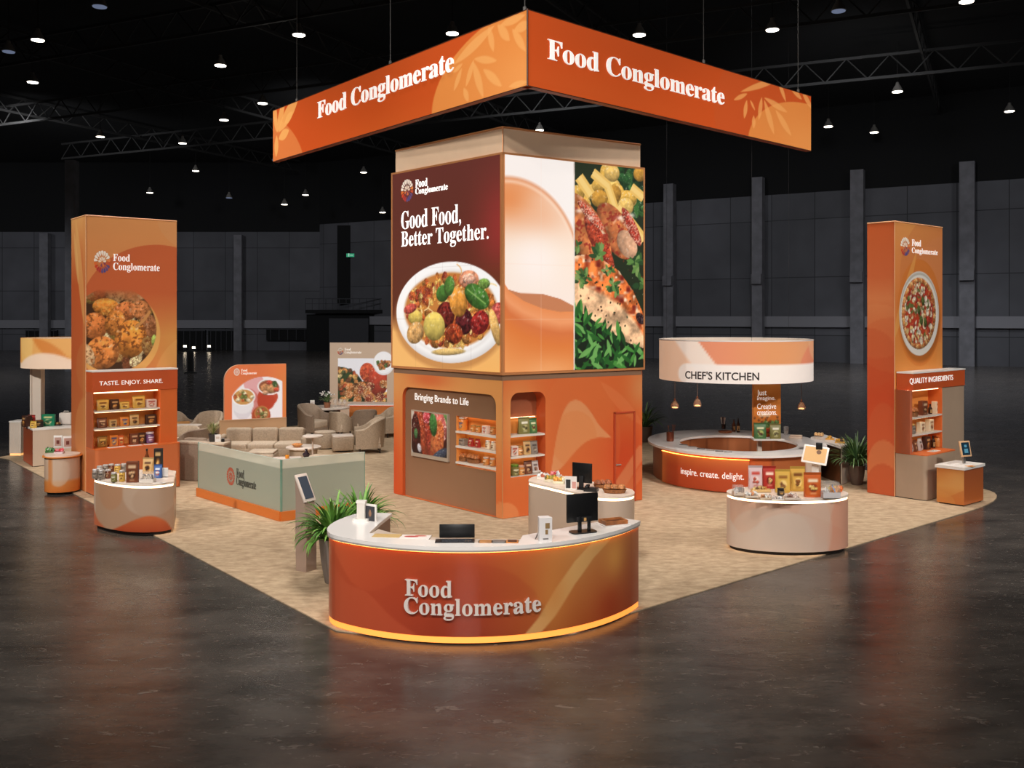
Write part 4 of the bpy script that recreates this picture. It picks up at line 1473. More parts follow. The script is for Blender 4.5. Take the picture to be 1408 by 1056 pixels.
def bread(name_lab, loc, rz=0, lx=.3, ly=.16, h=.1, col=(168, 100, 50), basket=True, group=None):
    t = thing('bread_basket' if basket else 'bread_loaf', name_lab, 'bread', loc, rz, group)
    z0 = 0
    if basket:
        mb = MB()
        mb.lathe([(.42, 0), (.5, h * .5), (.52, h * .52), (.47, h * .52), (.40, .01)], n=24, sx=lx, sy=ly)
        obj('wicker_basket', mb, mat('wicker', (140, 88, 48), .7, noise=.25, nscale=60, bump=.4), t)
        z0 = h * .35
    rr = random.Random(nseed())
    for k in range(3):
        x = (k - 1) * lx * .28
        mb = MB().lathe([(.0, -h * .3), (.34, -h * .22), (.5, 0), (.42, h * .3), (.2, h * .45), (0, h * .5)], n=14, sx=lx * .36, sy=ly * .8)
        mb.v = [(p[0] + x, p[1], p[2] + z0 + h * .28 + rr.uniform(0, .01)) for p in mb.v]
        obj('bread_roll', mb, mat('bread_crust_%d_%d_%d' % col, col, .6, noise=.3, nscale=30, bump=.4), t)
    return t

def sweets_pack(name_lab, loc, rz=0, w=.2, d=.14, h=.07, base=(236, 226, 214), cols=((220, 190, 90), (200, 60, 60)), group=None, name='pastry_tray', cat='tray of sweets', n=7, lid=False):
    """low tray of small confections"""
    t = thing(name, name_lab, cat, loc, rz, group)
    mb = MB().ring([(-w / 2, -d / 2), (w / 2, -d / 2), (w / 2, d / 2), (-w / 2, d / 2)], [(-w / 2 + .006, -d / 2 + .006), (w / 2 - .006, -d / 2 + .006), (w / 2 - .006, d / 2 - .006), (-w / 2 + .006, d / 2 - .006)], 0, h * .4)
    mb.box((0, 0, .004), (w, d, .006))
    obj('tray', mb, cmat(base, .4), t)
    rr = random.Random(nseed())
    for k in range(n):
        x, y = rr.uniform(-.36, .36) * w, rr.uniform(-.34, .34) * d
        s = min(w, d) * rr.uniform(.20, .30)
        m2 = MB().lathe([(0, -s * .6), (s * .7, -s * .45), (s, 0), (s * .75, s * .5), (s * .3, s * .75), (0, s * .8)], n=10, sx=rr.uniform(.8, 1.2), sy=rr.uniform(.8, 1.2))
        m2.v = [(p[0] + x, p[1] + y, p[2] + s * .62 + .008 + rr.uniform(0, h * .5)) for p in m2.v]
        c = cols[k % len(cols)]
        obj('confection', m2, mat('confection_%d_%d_%d' % c, c, .5, noise=.2, nscale=40, bump=.3), t)
    if lid:
        obj('clear_lid', MB().box((0, 0, h * .6), (w * .98, d * .98, h * .9), bev=.015), GLASSJ, t)
    return t

def sheet(name_lab, loc, rz=0, w=.2, d=.15, col=(238, 232, 226), group=None, name='paper_sheet', cat='paper', marks=None):
    t = thing(name, name_lab, cat, loc, rz, group)
    obj('sheet', MB().box((0, 0, .003), (w, d, .006)), cmat(col, .5), t)
    for (x, y, a, b, c) in (marks or ((-.1, .2, .6, .08, (120, 110, 104)), (-.05, -.1, .7, .3, (200, 190, 180)))):
        obj('printed_block', MB().box((x * w, y * d, .007), (a * w, b * d, .003)), cmat(c, .5), t)
    return t

def on_shelf(patch, u, v, n):
    p = patch.pt(u, v, n)
    return (float(p[0]), float(p[1]), float(p[2]) + .001)
# ================================================================== goods in the tower recesses
rzL, rzR = FL.rz(), FR.rz()
def shifted(P, n):
    return Patch(P.p0 + P.nrm * n, P.p1 + P.nrm * n, P.z0, P.z1)
def row(patch, v, n, rz, place, items, group):
    for k, it in enumerate(items):
        kind, px, lab, kw = it
        u, _ = shifted(patch, n).uv(px, 600)
        loc = on_shelf(patch, u, v, n)
        lab = lab + ' ' + place
        dict(pouch=pouch, carton=carton, jar=jar, bottle=bottle, bread=bread, sheet=sheet, sweets=sweets_pack)[kind](lab, loc, rz, group=group, **kw)
gL = 'goods on the left tower recess shelves'
row(FL, SHL[0], -.19, rzL, 'on upper shelf beside the wall monitor', [
    ('jar', 637, 'tall white and orange canister', dict(r=.085, h=.27, scheme='blue and orange', lid=(235, 228, 220))),
    ('jar', 651, 'small amber jar nearest the tall canister', dict(r=.055, h=.13, scheme='amber')),
    ('jar', 658, 'small amber jar, middle of three', dict(r=.055, h=.13, scheme='amber')),
    ('carton', 668.5, 'small cream and brown box', dict(w=.13, h=.14, d=.1, scheme='white and red')),
    ('jar', 678, 'small amber jar nearest the corner pillar', dict(r=.055, h=.14, scheme='amber'))], gL)
row(FL, SHL[1], -.19, rzL, 'on middle shelf beside the wall monitor', [
    ('carton', 637, 'low grey box', dict(w=.17, h=.12, d=.12, scheme='grey')),
    ('pouch', 648, 'red snack pouch, left of two', dict(w=.13, h=.16, scheme='red')),
    ('pouch', 657, 'red snack pouch, right of two', dict(w=.12, h=.16, scheme='red')),
    ('jar', 671, 'cream lidded jar, left of two', dict(r=.05, h=.16, scheme='cream', lid=(230, 220, 210))),
    ('jar', 678.5, 'cream lidded jar, right of two', dict(r=.05, h=.16, scheme='cream', lid=(230, 220, 210)))], gL)
row(FL, SHL[2], -.19, rzL, 'on lowest shelf beside the wall monitor', [
    ('bread', 637, 'small wicker basket of rolls', dict(lx=.2, ly=.15, h=.13)),
    ('bread', 651, 'long wicker basket of rolls', dict(lx=.36, ly=.17, h=.14)),
    ('jar', 668.5, 'orange preserve jar with pale lid, left of two', dict(r=.06, h=.15, scheme='amber', lid=(220, 214, 206))),
    ('jar', 677.5, 'orange preserve jar with pale lid, right of two', dict(r=.055, h=.15, scheme='amber', lid=(220, 214, 206)))], gL)
gR = 'goods on the right tower recess shelves'
row(FR, SHR[0], -.15, rzR, 'on upper shelf of the narrow tower recess', [
    ('pouch', 720, 'large olive green food pouch', dict(w=.24, h=.30, d=.1, scheme='olive')),
    ('pouch', 732, 'smaller olive green food pouch', dict(w=.18, h=.27, d=.09, scheme='green'))], gR)
row(FR, SHR[1], -.15, rzR, 'on middle shelf of the narrow tower recess', [
    ('carton', 706, 'small white box', dict(w=.15, h=.17, d=.1, scheme='white and red')),
    ('jar', 714, 'amber jar', dict(r=.065, h=.17, scheme='amber')),
    ('pouch', 724, 'kraft food pouch with white label', dict(w=.16, h=.25, d=.09, scheme='kraft')),
    ('pouch', 733.5, 'grey food pouch with white label', dict(w=.16, h=.24, d=.09, scheme='grey'))], gR)
row(FR, SHR[2], -.15, rzR, 'on lowest shelf of the narrow tower recess', [
    ('jar', 707, 'green lidded jar of snacks', dict(r=.09, h=.2, scheme='olive', lid=(110, 150, 60))),
    ('jar', 716, 'pink lidded jar of snacks', dict(r=.075, h=.17, scheme='amber', lid=(220, 180, 160))),
    ('pouch', 725.5, 'brown food pouch with grey top', dict(w=.18, h=.24, d=.1, scheme='brown')),
    ('pouch', 735, 'silver food pouch', dict(w=.15, h=.23, d=.09, scheme='silver'))], gR)
t = thing('serving_dish', 'small white dish on lowest shelf of the narrow tower recess', 'dish', on_shelf(FR, FR.uv(742, 600)[0], SHR[2], -.12), 0, gR)
obj('bowl', MB().lathe([(.04, 0), (.05, .01), (.09, .04), (.085, .045), (.04, .015)], n=18), WHITEP, t)
obj('rim', MB().lathe([(.084, .043), (.092, .043), (.092, .05), (.084, .05)], n=18), WHITEP, t)

# ================================================================== tall display towers (left and right)
def stand_tower(name, lab, N, wf, ws, zt, front_fn, side_fn, nf=(150, 380), ns=(40, 160)):
    t = thing(name, lab, 'tower', (N.x, N.y, 0))
    p1 = N + BX * wf
    s0 = N + AX * ws
    bk = p1 + AX * ws
    Fp = Patch(N, p1, 0.02, zt); Sp = Patch(s0, N, 0.02, zt)
    grid_obj('front_print', Fp, front_fn, PRINT, t, *nf)
    grid_obj('side_print', Sp, side_fn, PRINT, t, *ns)
    mb = MB()
    for a, b in ((p1, bk), (bk, s0)):
        mb.quad((a.x, a.y, .02), (b.x, b.y, .02), (b.x, b.y, zt), (a.x, a.y, zt))
    mb.quad(*[(q.x, q.y, zt) for q in (N, p1, bk, s0)]); mb.quad(*[(q.x, q.y, .02) for q in (N, s0, bk, p1)])
    obj('rear_cladding', mb, DORANGE, t, world=True)
    mb = MB()
    for a, b in ((N, p1), (s0, N)):
        mb.tube([(a.x, a.y, zt), (b.x, b.y, zt)], .014, 6)
    mb.tube([(N.x, N.y, .02), (N.x, N.y, zt)], .008, 5)
    obj('edge_trim', mb, mat('pale_copper_edge', (226, 170, 124), .4), t, world=True)
    c = [N + BX * .03 + AX * .03, p1 - BX * .03 + AX * .03, bk - BX * .03 - AX * .03, s0 + BX * .03 - AX * .03]
    obj('plinth', MB().prism([(q.x, q.y) for q in c], .014, .03), PLINTH, t, world=True)
    return t, Fp, Sp

LN = G(118, 678); LN.z = 0
def lt_front(p):
    P = p.patch
    p.grad([(0, (216, 116, 62)), (.5, (222, 122, 64)), (1, (226, 152, 88))], p.v)
    p.glow(1, .55, .8, 1.4, (224, 156, 78), .9)
    c = P.uv(205, 420)
    p.glow(0, .4, .5, 1.2, (206, 108, 48), .5)
    # big deep circle behind the logo
    m, X, Y, r = p.emask(.80, .64, 1.62, 1.50)
    fade = np.clip((p.v - .56) * 6, 0, 1)
    p.mix(m * fade, (206, 96, 52), .9)
    p.ell(1.3, 1.02, 1.0, .8, (224, 160, 104), .4)
    p.ell(1.25, .35, 1.0, 1.25, (230, 170, 96), .45); p.ell(1.5, .28, 1.1, 1.1, (232, 176, 110), .35)
    p.ell(1.1, .1, .55, .7, (216, 132, 88), .3)
    # round food picture cut by the left edge
    c0 = P.uv(158, 453)
    cu, cv = c0
    rx = (P.uv(215, 450)[0] - cu) * P.L; ry = (P.uv(158, 394)[1] - cv) * P.Hh
    m, X, Y, r = p.emask(cu, cv, rx, ry)
    q = np.clip(m * np.clip((.93 - Y) * 3.5, 0, 1), 0, 1)
    p.mix(q, (70, 44, 26), 1)
    p.mix(np.clip(p.emask(cu + .03, cv - .02, rx * 1.03, ry * 1.04)[0] - m, 0, 1), (238, 182, 98), .8)
    def fd(px, py, a, b, col, rot=0, sp=(120, 66, 30), rough=.30):
        u, v = P.uv(px, py)
        p.food(u, v, a, b, tuple(min(255, c_ * 1.4) for c_ in col), int(px * 31 + py), rot, sp, rough, m0=q)
    rr = random.Random(2)
    for k in range(40):
        fd(rr.randrange(118, 214), rr.randrange(400, 508), .12, .1, [(110, 90, 40), (150, 120, 70), (90, 50, 30), (196, 170, 130)][k % 4], rr.uniform(0, 3))
    fd(134, 404, .22, .14, (150, 76, 36), .3); fd(158, 405, .2, .16, (200, 140, 90), -.3, (120, 70, 40))
    fd(180, 406, .24, .14, (214, 120, 70), -.2, (230, 160, 110), .3); fd(146, 422, .27, .18, (220, 110, 40), -.1, (240, 180, 90), .35)
    fd(173, 428, .25, .2, (168, 96, 50), .2); fd(194, 426, .2, .2, (170, 106, 60), .6); fd(206, 448, .2, .26, (140, 90, 56), .5)
    fd(130, 448, .26, .27, (176, 100, 48), .3); fd(158, 444, .2, .27, (176, 108, 46), -.3)
    fd(180, 466, .33, .40, (190, 112, 44), -.15); fd(141, 485, .33, .34, (184, 108, 50), .1); fd(116, 492, .2, .3, (190, 150, 110), .2, (150, 80, 30))
    fd(206, 478, .16, .24, (120, 90, 50), .4); fd(212, 468, .06, .12, (130, 150, 70), 0, None)
    a, b = P.uv(186, 450), P.uv(206, 428)
    p.stroke(*a, *b, .03, (214, 150, 84), 1, bend=.03)
def lt_side(p):
    p.grad([(0, (206, 124, 66)), (.5, (204, 96, 48)), (.75, (200, 90, 42)), (1, (226, 160, 90))], p.v)
    p.rect(.8, 0, 1.2, 1, (214, 140, 76), .5)
    p.leaf(.3, 1.0, .9, .60, .18, (232, 176, 100), .6); p.leaf(.2, .95, .5, .75, .1, (236, 186, 110), .6)
    p.ell(1.0, .2, .8, .8, (224, 150, 84), .45); p.ell(.9, .45, .6, .5, (212, 130, 70), .35)
ltow, LFp, LSp = stand_tower('display_tower', 'tall orange display tower on the left with round meatball picture', LN, 1.87, 1.08, 5.66, lt_front, lt_side)
logo_px(LFp, ltow, 140.5, 360, 15.5, 11.5, 155.5, 349, 359, 178.5, 361, 374, 219.5, WHITEL)

RN = G(1230, 684); RN.z = 0
def rt_front(p):
    P = p.patch
    p.grad([(0, (220, 130, 62)), (.35, (228, 146, 62)), (.7, (220, 124, 60)), (1, (222, 142, 76))], p.v)
    p.glow(.5, 1.0, .8, .5, (224, 150, 76), .8)
    c = P.uv(1290, 390)
    p.ell(c[0] + .05, c[1] + .02, 1.75, 1.35, (206, 116, 62), .5)
    p.ell(1.0, .78, 1.2, 1.0, (216, 132, 80), .5)
    p.ell(P.uv(1265, 430)[0], P.uv(1265, 430)[1], .95, 1.1, (214, 116, 40), .7)
    p.ell(1.2, .45, .7, .9, (226, 146, 70), .5); p.leaf(-.05, .55, .45, .9, .12, (232, 166, 84), .6)
    p.glow(.5, .35, .8, .4, (226, 152, 66), .6)
    # pizza on a round plate
    cu, cv = P.uv(1264.5, 431)
    rx = (P.uv(1291, 431)[0] - cu) * P.L; ry = (P.uv(1264, 373)[1] - cv) * P.Hh
    p.ell(cu + .02, cv - .02, rx * 1.02, ry * 1.03, (150, 80, 30), .6, soft=.08)
    p.ell(cu, cv, rx, ry, (212, 206, 198)); p.ell(cu, cv, rx * .97, ry * .97, (176, 168, 156), .7); p.ell(cu + .004, cv - .006, rx * .94, ry * .95, (222, 216, 208))
    px_, py_ = rx * .84, ry * .84
    p.ell(cu - .01, cv, px_, py_, (206, 116, 54))
    rr = random.Random(4)
    for k in range(60):
        a = 6.283 * k / 60
        p.food(cu - .01 + math.cos(a) * px_ * .93 / P.L, cv + math.sin(a) * py_ * .93 / P.Hh, .07, .06, [(214, 140, 74), (196, 104, 50), (232, 176, 110)][k % 3], k)
    p.ell(cu - .01, cv, px_ * .86, py_ * .86, (190, 60, 34)); 
    for k in range(230):
        a, q = rr.uniform(0, 6.283), math.sqrt(rr.random()) * .84
        c = [(236, 222, 196), (196, 66, 38), (206, 110, 60), (110, 120, 60), (226, 204, 160), (238, 226, 206), (180, 50, 40), (222, 186, 120)][k % 8]
        p.food(cu - .01 + math.cos(a) * px_ * q / P.L, cv + math.sin(a) * py_ * q / P.Hh, rr.uniform(.03, .065), rr.uniform(.04, .08), c, k, rr.uniform(0, 3), rough=.3)
    for (dx, dy) in ((.2, .35), (-.05, .1), (.35, -.25), (.1, -.2)):
        p.food(cu + dx * px_ / P.L, cv + dy * py_ / P.Hh, .07, .1, (84, 100, 46), int(dx * 100), .3)
def rt_side(p):
    p.grad([(0, (210, 90, 44)), (.35, (206, 76, 38)), (.55, (204, 84, 44)), (.72, (224, 130, 76)), (.8, (214, 106, 58)), (1, (214, 100, 48))], p.v)
    p.ell(.3, .60, .75, .55, (226, 140, 84), .45); p.ell(.9, .55, .7, .55, (212, 104, 58), .5); p.ell(.1, .5, .6, .6, (204, 86, 46), .4)
    p.ell(.6, .2, .36, .75, (212, 98, 56), .5); p.ell(.62, .1, .36, .55, (218, 124, 74), .8); p.ell(.6, .0, .42, .62, (206, 92, 50), .9)
rtow, RFp, RSp = stand_tower('display_tower', 'tall orange display tower on the right with round pizza picture', RN, 2.05, .587, 5.49, rt_front, rt_side)
logo_px(RFp, rtow, 1244.5, 339, 13, 6.5, 1253.5, 329, 338, 1266, 340, 350, 1289, WHITEL)

# ------------------------------------------------------------------ shelf cases standing against the towers
def shelf_case(lab, N, t0, t1, dep, z_top, z_hd, z_base, base_dep, nich, shelves_z, cheek, base_m, title, tx, side_m, base_t=None):
    """header box, open niche with shelves and a base cabinet; t measured along BX from N"""
    t = thing('shelf_case', lab, 'display case', (N.x + NB.x * .01, N.y + NB.y * .01, 0))
    g = .012
    a, b = N + BX * t0 + NB * g, N + BX * t1 + NB * g
    Hd = Patch(a + NB * dep, b + NB * dep, 0, z_top)        # front plane of the case
    L = Hd.L
    def V(z): return z / z_top
    mb = MB(); pbox(mb, Hd, 0, 1, V(z_hd), 1, -dep, 0)
    hd = obj('header', mb, DORANGE, t, world=True)
    mb = MB(); pbox(mb, Hd, -.004, 1.004, 1, V(z_top + .03), -dep, .01)
    obj('header_top', mb, WHITEP, t, world=True)
    n0, n1 = Hd.uv(nich[0], 560)[0], Hd.uv(nich[1], 560)[0]
    mb = MB(); pbox(mb, Hd, 0, n0, V(z_base), V(z_hd), -dep, -.02)
    obj('side_cheek', mb, side_m[0], t, world=True)
    mb = MB(); pbox(mb, Hd, n1, 1, V(cheek or z_base), V(z_hd), -dep, -.02)
    obj('side_cheek', mb, side_m[1], t, world=True)
    mb = MB(); pbox(mb, Hd, n0, n1, V(z_base), V(z_hd), -dep, -dep + .02)
    obj('back_panel', mb, AMBER if side_m[2] is None else side_m[2], t, world=True)
    for (ua, ub) in ((n0, n0 + .012 / L), (n1 - .012 / L, n1)):
        mb = MB(); pbox(mb, Hd, ua, ub, V(z_base), V(z_hd), -dep + .02, -.03)
        obj('niche_lining', mb, ORANGE, t, world=True)
    mb = MB(); pbox(mb, Hd, n0 + .02, n1 - .02, V(z_hd - .03), V(z_hd), -.12, -.09)
    obj('niche_light', mb, LEDS, t, world=True)
    for z in shelves_z:
        mb = MB(); pbox(mb, Hd, n0 + .012 / L, n1 - .012 / L, V(z - .03), V(z), -dep + .02, -.03)
        s = obj('shelf', mb, STEELW, t, world=True)
        mb = MB(); pbox(mb, Hd, n0 + .03, n1 - .03, V(z - .042), V(z - .03), -.1, -.08)
        obj('shelf_light', mb, LEDS, s, world=True)
    # base cabinet with rounded front corners
    bt0, bt1 = base_t or (t0, t1)
    a2, b2 = N + BX * bt0 + NB * g, N + BX * bt1 + NB * g
    r = .08
    fr = [a2, a2 + NB * (base_dep - r)]
    for k in range(1, 6):
        an = math.pi / 2 * k / 5
        fr.append(a2 + NB * (base_dep - r + r * math.sin(an)) + BX * (r - r * math.cos(an)))
    for k in range(0, 6):
        an = math.pi / 2 * (1 - k / 5)
        fr.append(b2 + NB * (base_dep - r + r * math.sin(an)) - BX * (r - r * math.cos(an)))
    fr.append(b2)
    poly = [(q.x, q.y) for q in fr]
    obj('base_cabinet', MB().prism(poly, .03, z_base - .02, smooth=False), base_m, t, world=True)
    obj('counter_edge', MB().prism(poly, z_base - .019, z_base), ORANGE, t, world=True)
    obj('plinth', MB().prism([(q.x - .02 * NB.x, q.y - .02 * NB.y) for q in fr], .015, .03), PLINTH, t, world=True)
    text_px('lettering', title, Hd, *tx, WHITEL, t, n0=.003, depth=.006, bold=.002)
    return t, Hd

z_lt = ZAT(512, 18.96)
lcase, LHd = shelf_case('orange shelf case lettered about tasting, against the left tower front', LN, 0.0, 1.72, .42, z_lt, ZAT(540, 18.94), ZAT(619, 18.75), .62,
    (128.5, 221.5), (ZAT(566, 18.95), ZAT(590.5, 18.95)), None, mat('case_orange', (204, 110, 62), .5), 'TASTE. ENJOY. SHARE.', (136.5, 524.5, 532, 223.5), (mat('cheek_brown_orange', (184, 96, 58), .5), ORANGE, None))
z_rt = ZAT(514, 18.6)
rcase, RHd = shelf_case('shelf case with taupe base lettered about ingredients, against the right tower', RN, 0.06, 2.32, .34, z_rt, ZAT(537, 18.57), ZAT(624.5, 18.5), .62,
    (1253, 1297.5), (ZAT(575, 18.57), ZAT(599, 18.57)), .02, TAUPE, 'QUALITY INGREDIENTS', (1250.5, 520.5, 529.5, 1310), (mat('cheek_rose_orange', (190, 104, 72), .5), TAUPE, None), base_t=(.02, 1.32))

# goods on the left case
gLC = 'goods on the left shelf case'
def case_row(Hd, z, n, place, items, group):
    for kind, px, lab, kw in items:
        u, _ = shifted(Hd, n).uv(px, 570)
        p = Hd.pt(u, 0, n)
        loc = (float(p[0]), float(p[1]), z + .001)
        dict(pouch=pouch, carton=carton, jar=jar, bottle=bottle, bread=bread, sheet=sheet, sweets=sweets_pack)[kind](lab + ' ' + place, loc, RZB, group=group, **kw)
zt, zm, zb = ZAT(566, 18.95), ZAT(590.5, 18.95), ZAT(619, 18.75)
case_row(LHd, zt, -.2, 'on top shelf of the left case', [
    ('pouch', 141, 'square gold snack pouch', dict(w=.25, h=.22, d=.1, scheme='gold')),
    ('carton', 157, 'dark brown carton', dict(w=.17, h=.2, d=.09, scheme='dark brown')),
    ('pouch', 171, 'short golden open pack', dict(w=.2, h=.15, d=.1, scheme='yellow')),
    ('pouch', 190.5, 'largest gold snack pouch', dict(w=.26, h=.26, d=.1, scheme='gold')),
    ('carton', 207.5, 'small white and red box', dict(w=.21, h=.16, d=.1, scheme='white and red'))], gLC)
case_row(LHd, zm, -.2, 'on middle shelf of the left case', [
    ('pouch', 140, 'red brown coffee bag', dict(w=.2, h=.2, d=.1, scheme='brown')),
    ('carton', 155, 'small kraft cup box', dict(w=.14, h=.14, d=.09, scheme='kraft')),
    ('pouch', 171, 'brown pouch with blue window', dict(w=.18, h=.2, d=.09, scheme='blue and orange')),
    ('pouch', 184.5, 'tall kraft paper bag', dict(w=.19, h=.23, d=.09, scheme='kraft')),
    ('carton', 207, 'dark red brown box', dict(w=.21, h=.2, d=.1, scheme='dark brown'))], gLC)
case_row(LHd, zb, -.16, 'on counter of the left case', [
    ('pouch', 140.5, 'dark gold snack pouch', dict(w=.2, h=.22, d=.1, scheme='dark gold')),
    ('carton', 156, 'blue and orange carton', dict(w=.16, h=.21, d=.08, scheme='blue and orange')),
    ('pouch', 166, 'slim orange pouch', dict(w=.12, h=.22, d=.08, scheme='orange')),
    ('carton', 184, 'wide brown carton, left of two', dict(w=.17, h=.22, d=.1, scheme='brown')),
    ('carton', 194, 'dark brown carton, right of two', dict(w=.15, h=.22, d=.1, scheme='dark brown')),
    ('jar', 206, 'purple labelled jar', dict(r=.09, h=.23, scheme='purple', lid=(220, 215, 230)))], gLC)
case_row(LHd, zb, .05, 'on counter of the left case', [
    ('sheet', 160, 'white paper mat before the blue carton', dict(w=.34, d=.13)),
    ('sheet', 186, 'white paper mat before the wide cartons', dict(w=.26, d=.12)),
    ('sheet', 207, 'white paper mat before the purple jar', dict(w=.26, d=.12))], gLC)
gRC = 'goods on the right shelf case'
zt, zm, zb = ZAT(575, 18.57), ZAT(599, 18.57), ZAT(624.5, 18.5)
case_row(RHd, zt, -.17, 'on top shelf of the right case', [
    ('bread', 1255, 'round dark basket of rolls', dict(lx=.26, ly=.2, h=.16)),
    ('carton', 1269, 'tall red brown carton', dict(w=.21, h=.28, d=.1, scheme='brown')),
    ('bottle', 1279, 'little amber bottle', dict(r=.04, h=.2)),
    ('carton', 1287, 'tall cream carton', dict(w=.2, h=.24, d=.1, scheme='cream'))], gRC)
case_row(RHd, zm, -.17, 'on middle shelf of the right case', [
    ('jar', 1252.5, 'patterned snack jar', dict(r=.09, h=.2, scheme='grey')),
    ('carton', 1266, 'shorter cream box', dict(w=.17, h=.2, d=.1, scheme='cream')),
    ('carton', 1278, 'taller cream box', dict(w=.18, h=.23, d=.1, scheme='cream'))], gRC)
case_row(RHd, zb, -.14, 'on counter of the right case', [
    ('pouch', 1250.5, 'silver coffee pouch, leftmost', dict(w=.15, h=.24, d=.09, scheme='silver')),
    ('pouch', 1257, 'brown coffee pouch, second from left', dict(w=.13, h=.23, d=.09, scheme='brown')),
    ('pouch', 1264, 'bright silver coffee pouch, third from left', dict(w=.15, h=.25, d=.09, scheme='silver')),
    ('carton', 1273.5, 'brown patterned carton', dict(w=.19, h=.25, d=.1, scheme='dark brown')),
    ('bottle', 1283, 'dark brown bottle', dict(r=.045, h=.25)),
    ('jar', 1289.5, 'amber preserve jar', dict(r=.085, h=.24, scheme='amber', lid=(190, 110, 60)))], gRC)
case_row(RHd, zb, .10, 'on counter of the right case', [
    ('sheet', 1284, 'white leaflet', dict(w=.3, d=.14))], gRC)

# ================================================================== curved pods with glowing rims
def ellipse_poly(cx, cy, rx, ry, n=72, rot=0.0):
    out = []
    for k in range(n):
        a = 2 * math.pi * k / n
        x, y = rx * math.cos(a), ry * math.sin(a)
        out.append((cx + x * math.cos(rot) - y * math.sin(rot), cy + x * math.sin(rot) + y * math.cos(rot)))
    return out
def inset(poly, d):
    """outline moved inwards by d (counter-clockwise polygon)"""
    n = len(poly); out = []
    for i in range(n):
        a, b, c = Vector(poly[i - 1]), Vector(poly[i]), Vector(poly[(i + 1) % n])
        e1, e2 = (b - a).normalized(), (c - b).normalized()
        nn = (Vector((-e1.y, e1.x)) + Vector((-e2.y, e2.x)))
        if nn.length < 1e-6: nn = Vector((-e1.y, e1.x))
        nn.normalize()
        k = max(.4, nn.dot(Vector((-e1.y, e1.x))))
        q = b + nn * d / k
        out.append((q.x, q.y))
    return out
def ccw(poly):
    s = sum(poly[i - 1][0] * poly[i][1] - poly[i][0] * poly[i - 1][1] for i in range(len(poly)))
    return poly if s > 0 else poly[::-1]
def pod(name, lab, cat, poly, ztop, paint, zb=.07, nu=150, nv=40, led=LED, slab=.035, ledh=.036, top_m=None, inset_led=.012):
    poly = ccw(poly)
    c = (sum(p[0] for p in poly) / len(poly), sum(p[1] for p in poly) / len(poly))
    t = thing(name, lab, cat, (c[0], c[1], 0))
    loop = poly + [poly[0]]
    pt = Curved(loop, zb, ztop - slab - ledh)
    grid_obj('printed_body', pt, paint, PRINTG, t, nu, nv)
    obj('light_band', MB().prism(inset(poly, inset_led), ztop - slab - ledh, ztop - slab), led, t, world=True)
    obj('top_slab', MB().prism(poly, ztop - slab + .0005, ztop), top_m or mat('pod_top', (232, 214, 198), .35), t, world=True)
    obj('plinth', MB().prism(inset(poly, .05), .015, zb), PLINTH, t, world=True)
    return t, pt

def smooth_loop(pts, n=10, closed=True):
    out = []
    k = len(pts)
    for i in range(k):
        p0, p1, p2, p3 = [Vector(pts[(i + j) % k]) for j in (-1, 0, 1, 2)]
        for j in range(n):
            t = j / n
            out.append(tuple(.5 * ((2 * p1) + (p2 - p0) * t + (2 * p0 - 5 * p1 + 4 * p2 - p3) * t * t + (3 * p1 - p0 - 3 * p2 + p3) * t ** 3)))
    return out

# --- right pod
RPC = (4.27, 14.68)
RPZ = .87
def rpod(p):
    P = p.patch
    p.fill((206, 184, 168))
    # coordinates seen from the aisle: signed angle from the camera-facing point
    X = lambda px, py: P.uv(px, py)
    a = X(1082, 740)
    p.glow(X(1150, 720)[0], .5, .7, .6, (206, 150, 124), .9)
    p.glow(X(1150, 700)[0], .9, .5, .3, (214, 160, 134), .6)
    us = [X(q, 700)[0] for q in (1004, 1018, 1034, 1050, 1070, 1092, 1115, 1135, 1160)]
    vs = [X(1082, y)[1] for y in (722, 737, 730, 716, 708, 706, 712, 722, 730)]
    top, k1 = p.curve(list(zip(us, vs)))
    ins = ((p.u > min(us)) & (p.u < max(us))).astype(float)
    p.mix(ins * (1 - p.edge(top, k1)), (206, 160, 134), .75)
    us = [X(q, 700)[0] for q in (1030, 1050, 1075, 1100, 1130, 1160)]
    vs = [X(1082, y)[1] for y in (700, 702, 704, 705, 715, 735)]
    top, k1 = p.curve(list(zip(us, vs)))
    p.mix((p.u > min(us)) * (1 - p.edge(top, k1)), (214, 172, 148), .5)
    q = X(1050, 720)
    p.ell(X(1060, 740)[0], .25, .65, .48, (210, 188, 170), .5)
    p.ell(X(1162, 740)[0] + .02, .1, .48, .95, (214, 140, 110), .55); p.ell(X(1120, 740)[0], .45, .3, .5, (208, 184, 166), .4)
rp, RPp = pod('display_pod', 'pale oval display pod with glowing rim in front of the kitchen bar', 'display counter', ellipse_poly(RPC[0], RPC[1], .93, .55), RPZ, rpod)

# --- left pod
LPZ = .86
lp_pts = []
arc = [G(239, 733), G(222, 736.5), G(200, 738), G(175, 737), G(150, 733), G(133, 728)]
arc = [(q.x, q.y) for q in arc] + [(-7.12, 16.1), (-7.16, 16.28), (-7.1, 16.5)]
arc2 = []
for i in range(len(arc) - 1):
    for j in range(6):
        t_ = j / 6
        a, b = Vector(arc[i]), Vector(arc[i + 1])
        p0 = Vector(arc[i - 1]) if i > 0 else a * 2 - b
        p3 = Vector(arc[i + 2]) if i + 2 < len(arc) else b * 2 - a
        arc2.append(tuple(.5 * ((2 * a) + (b - p0) * t_ + (2 * p0 - 5 * a + 4 * b - p3) * t_ ** 2 + (3 * a - p0 - 3 * b + p3) * t_ ** 3)))
lpoly = [(-6.25, 17.0), (-5.95, 16.75)] + arc2 + [(-7.08, 16.6), (-6.9, 16.85)]
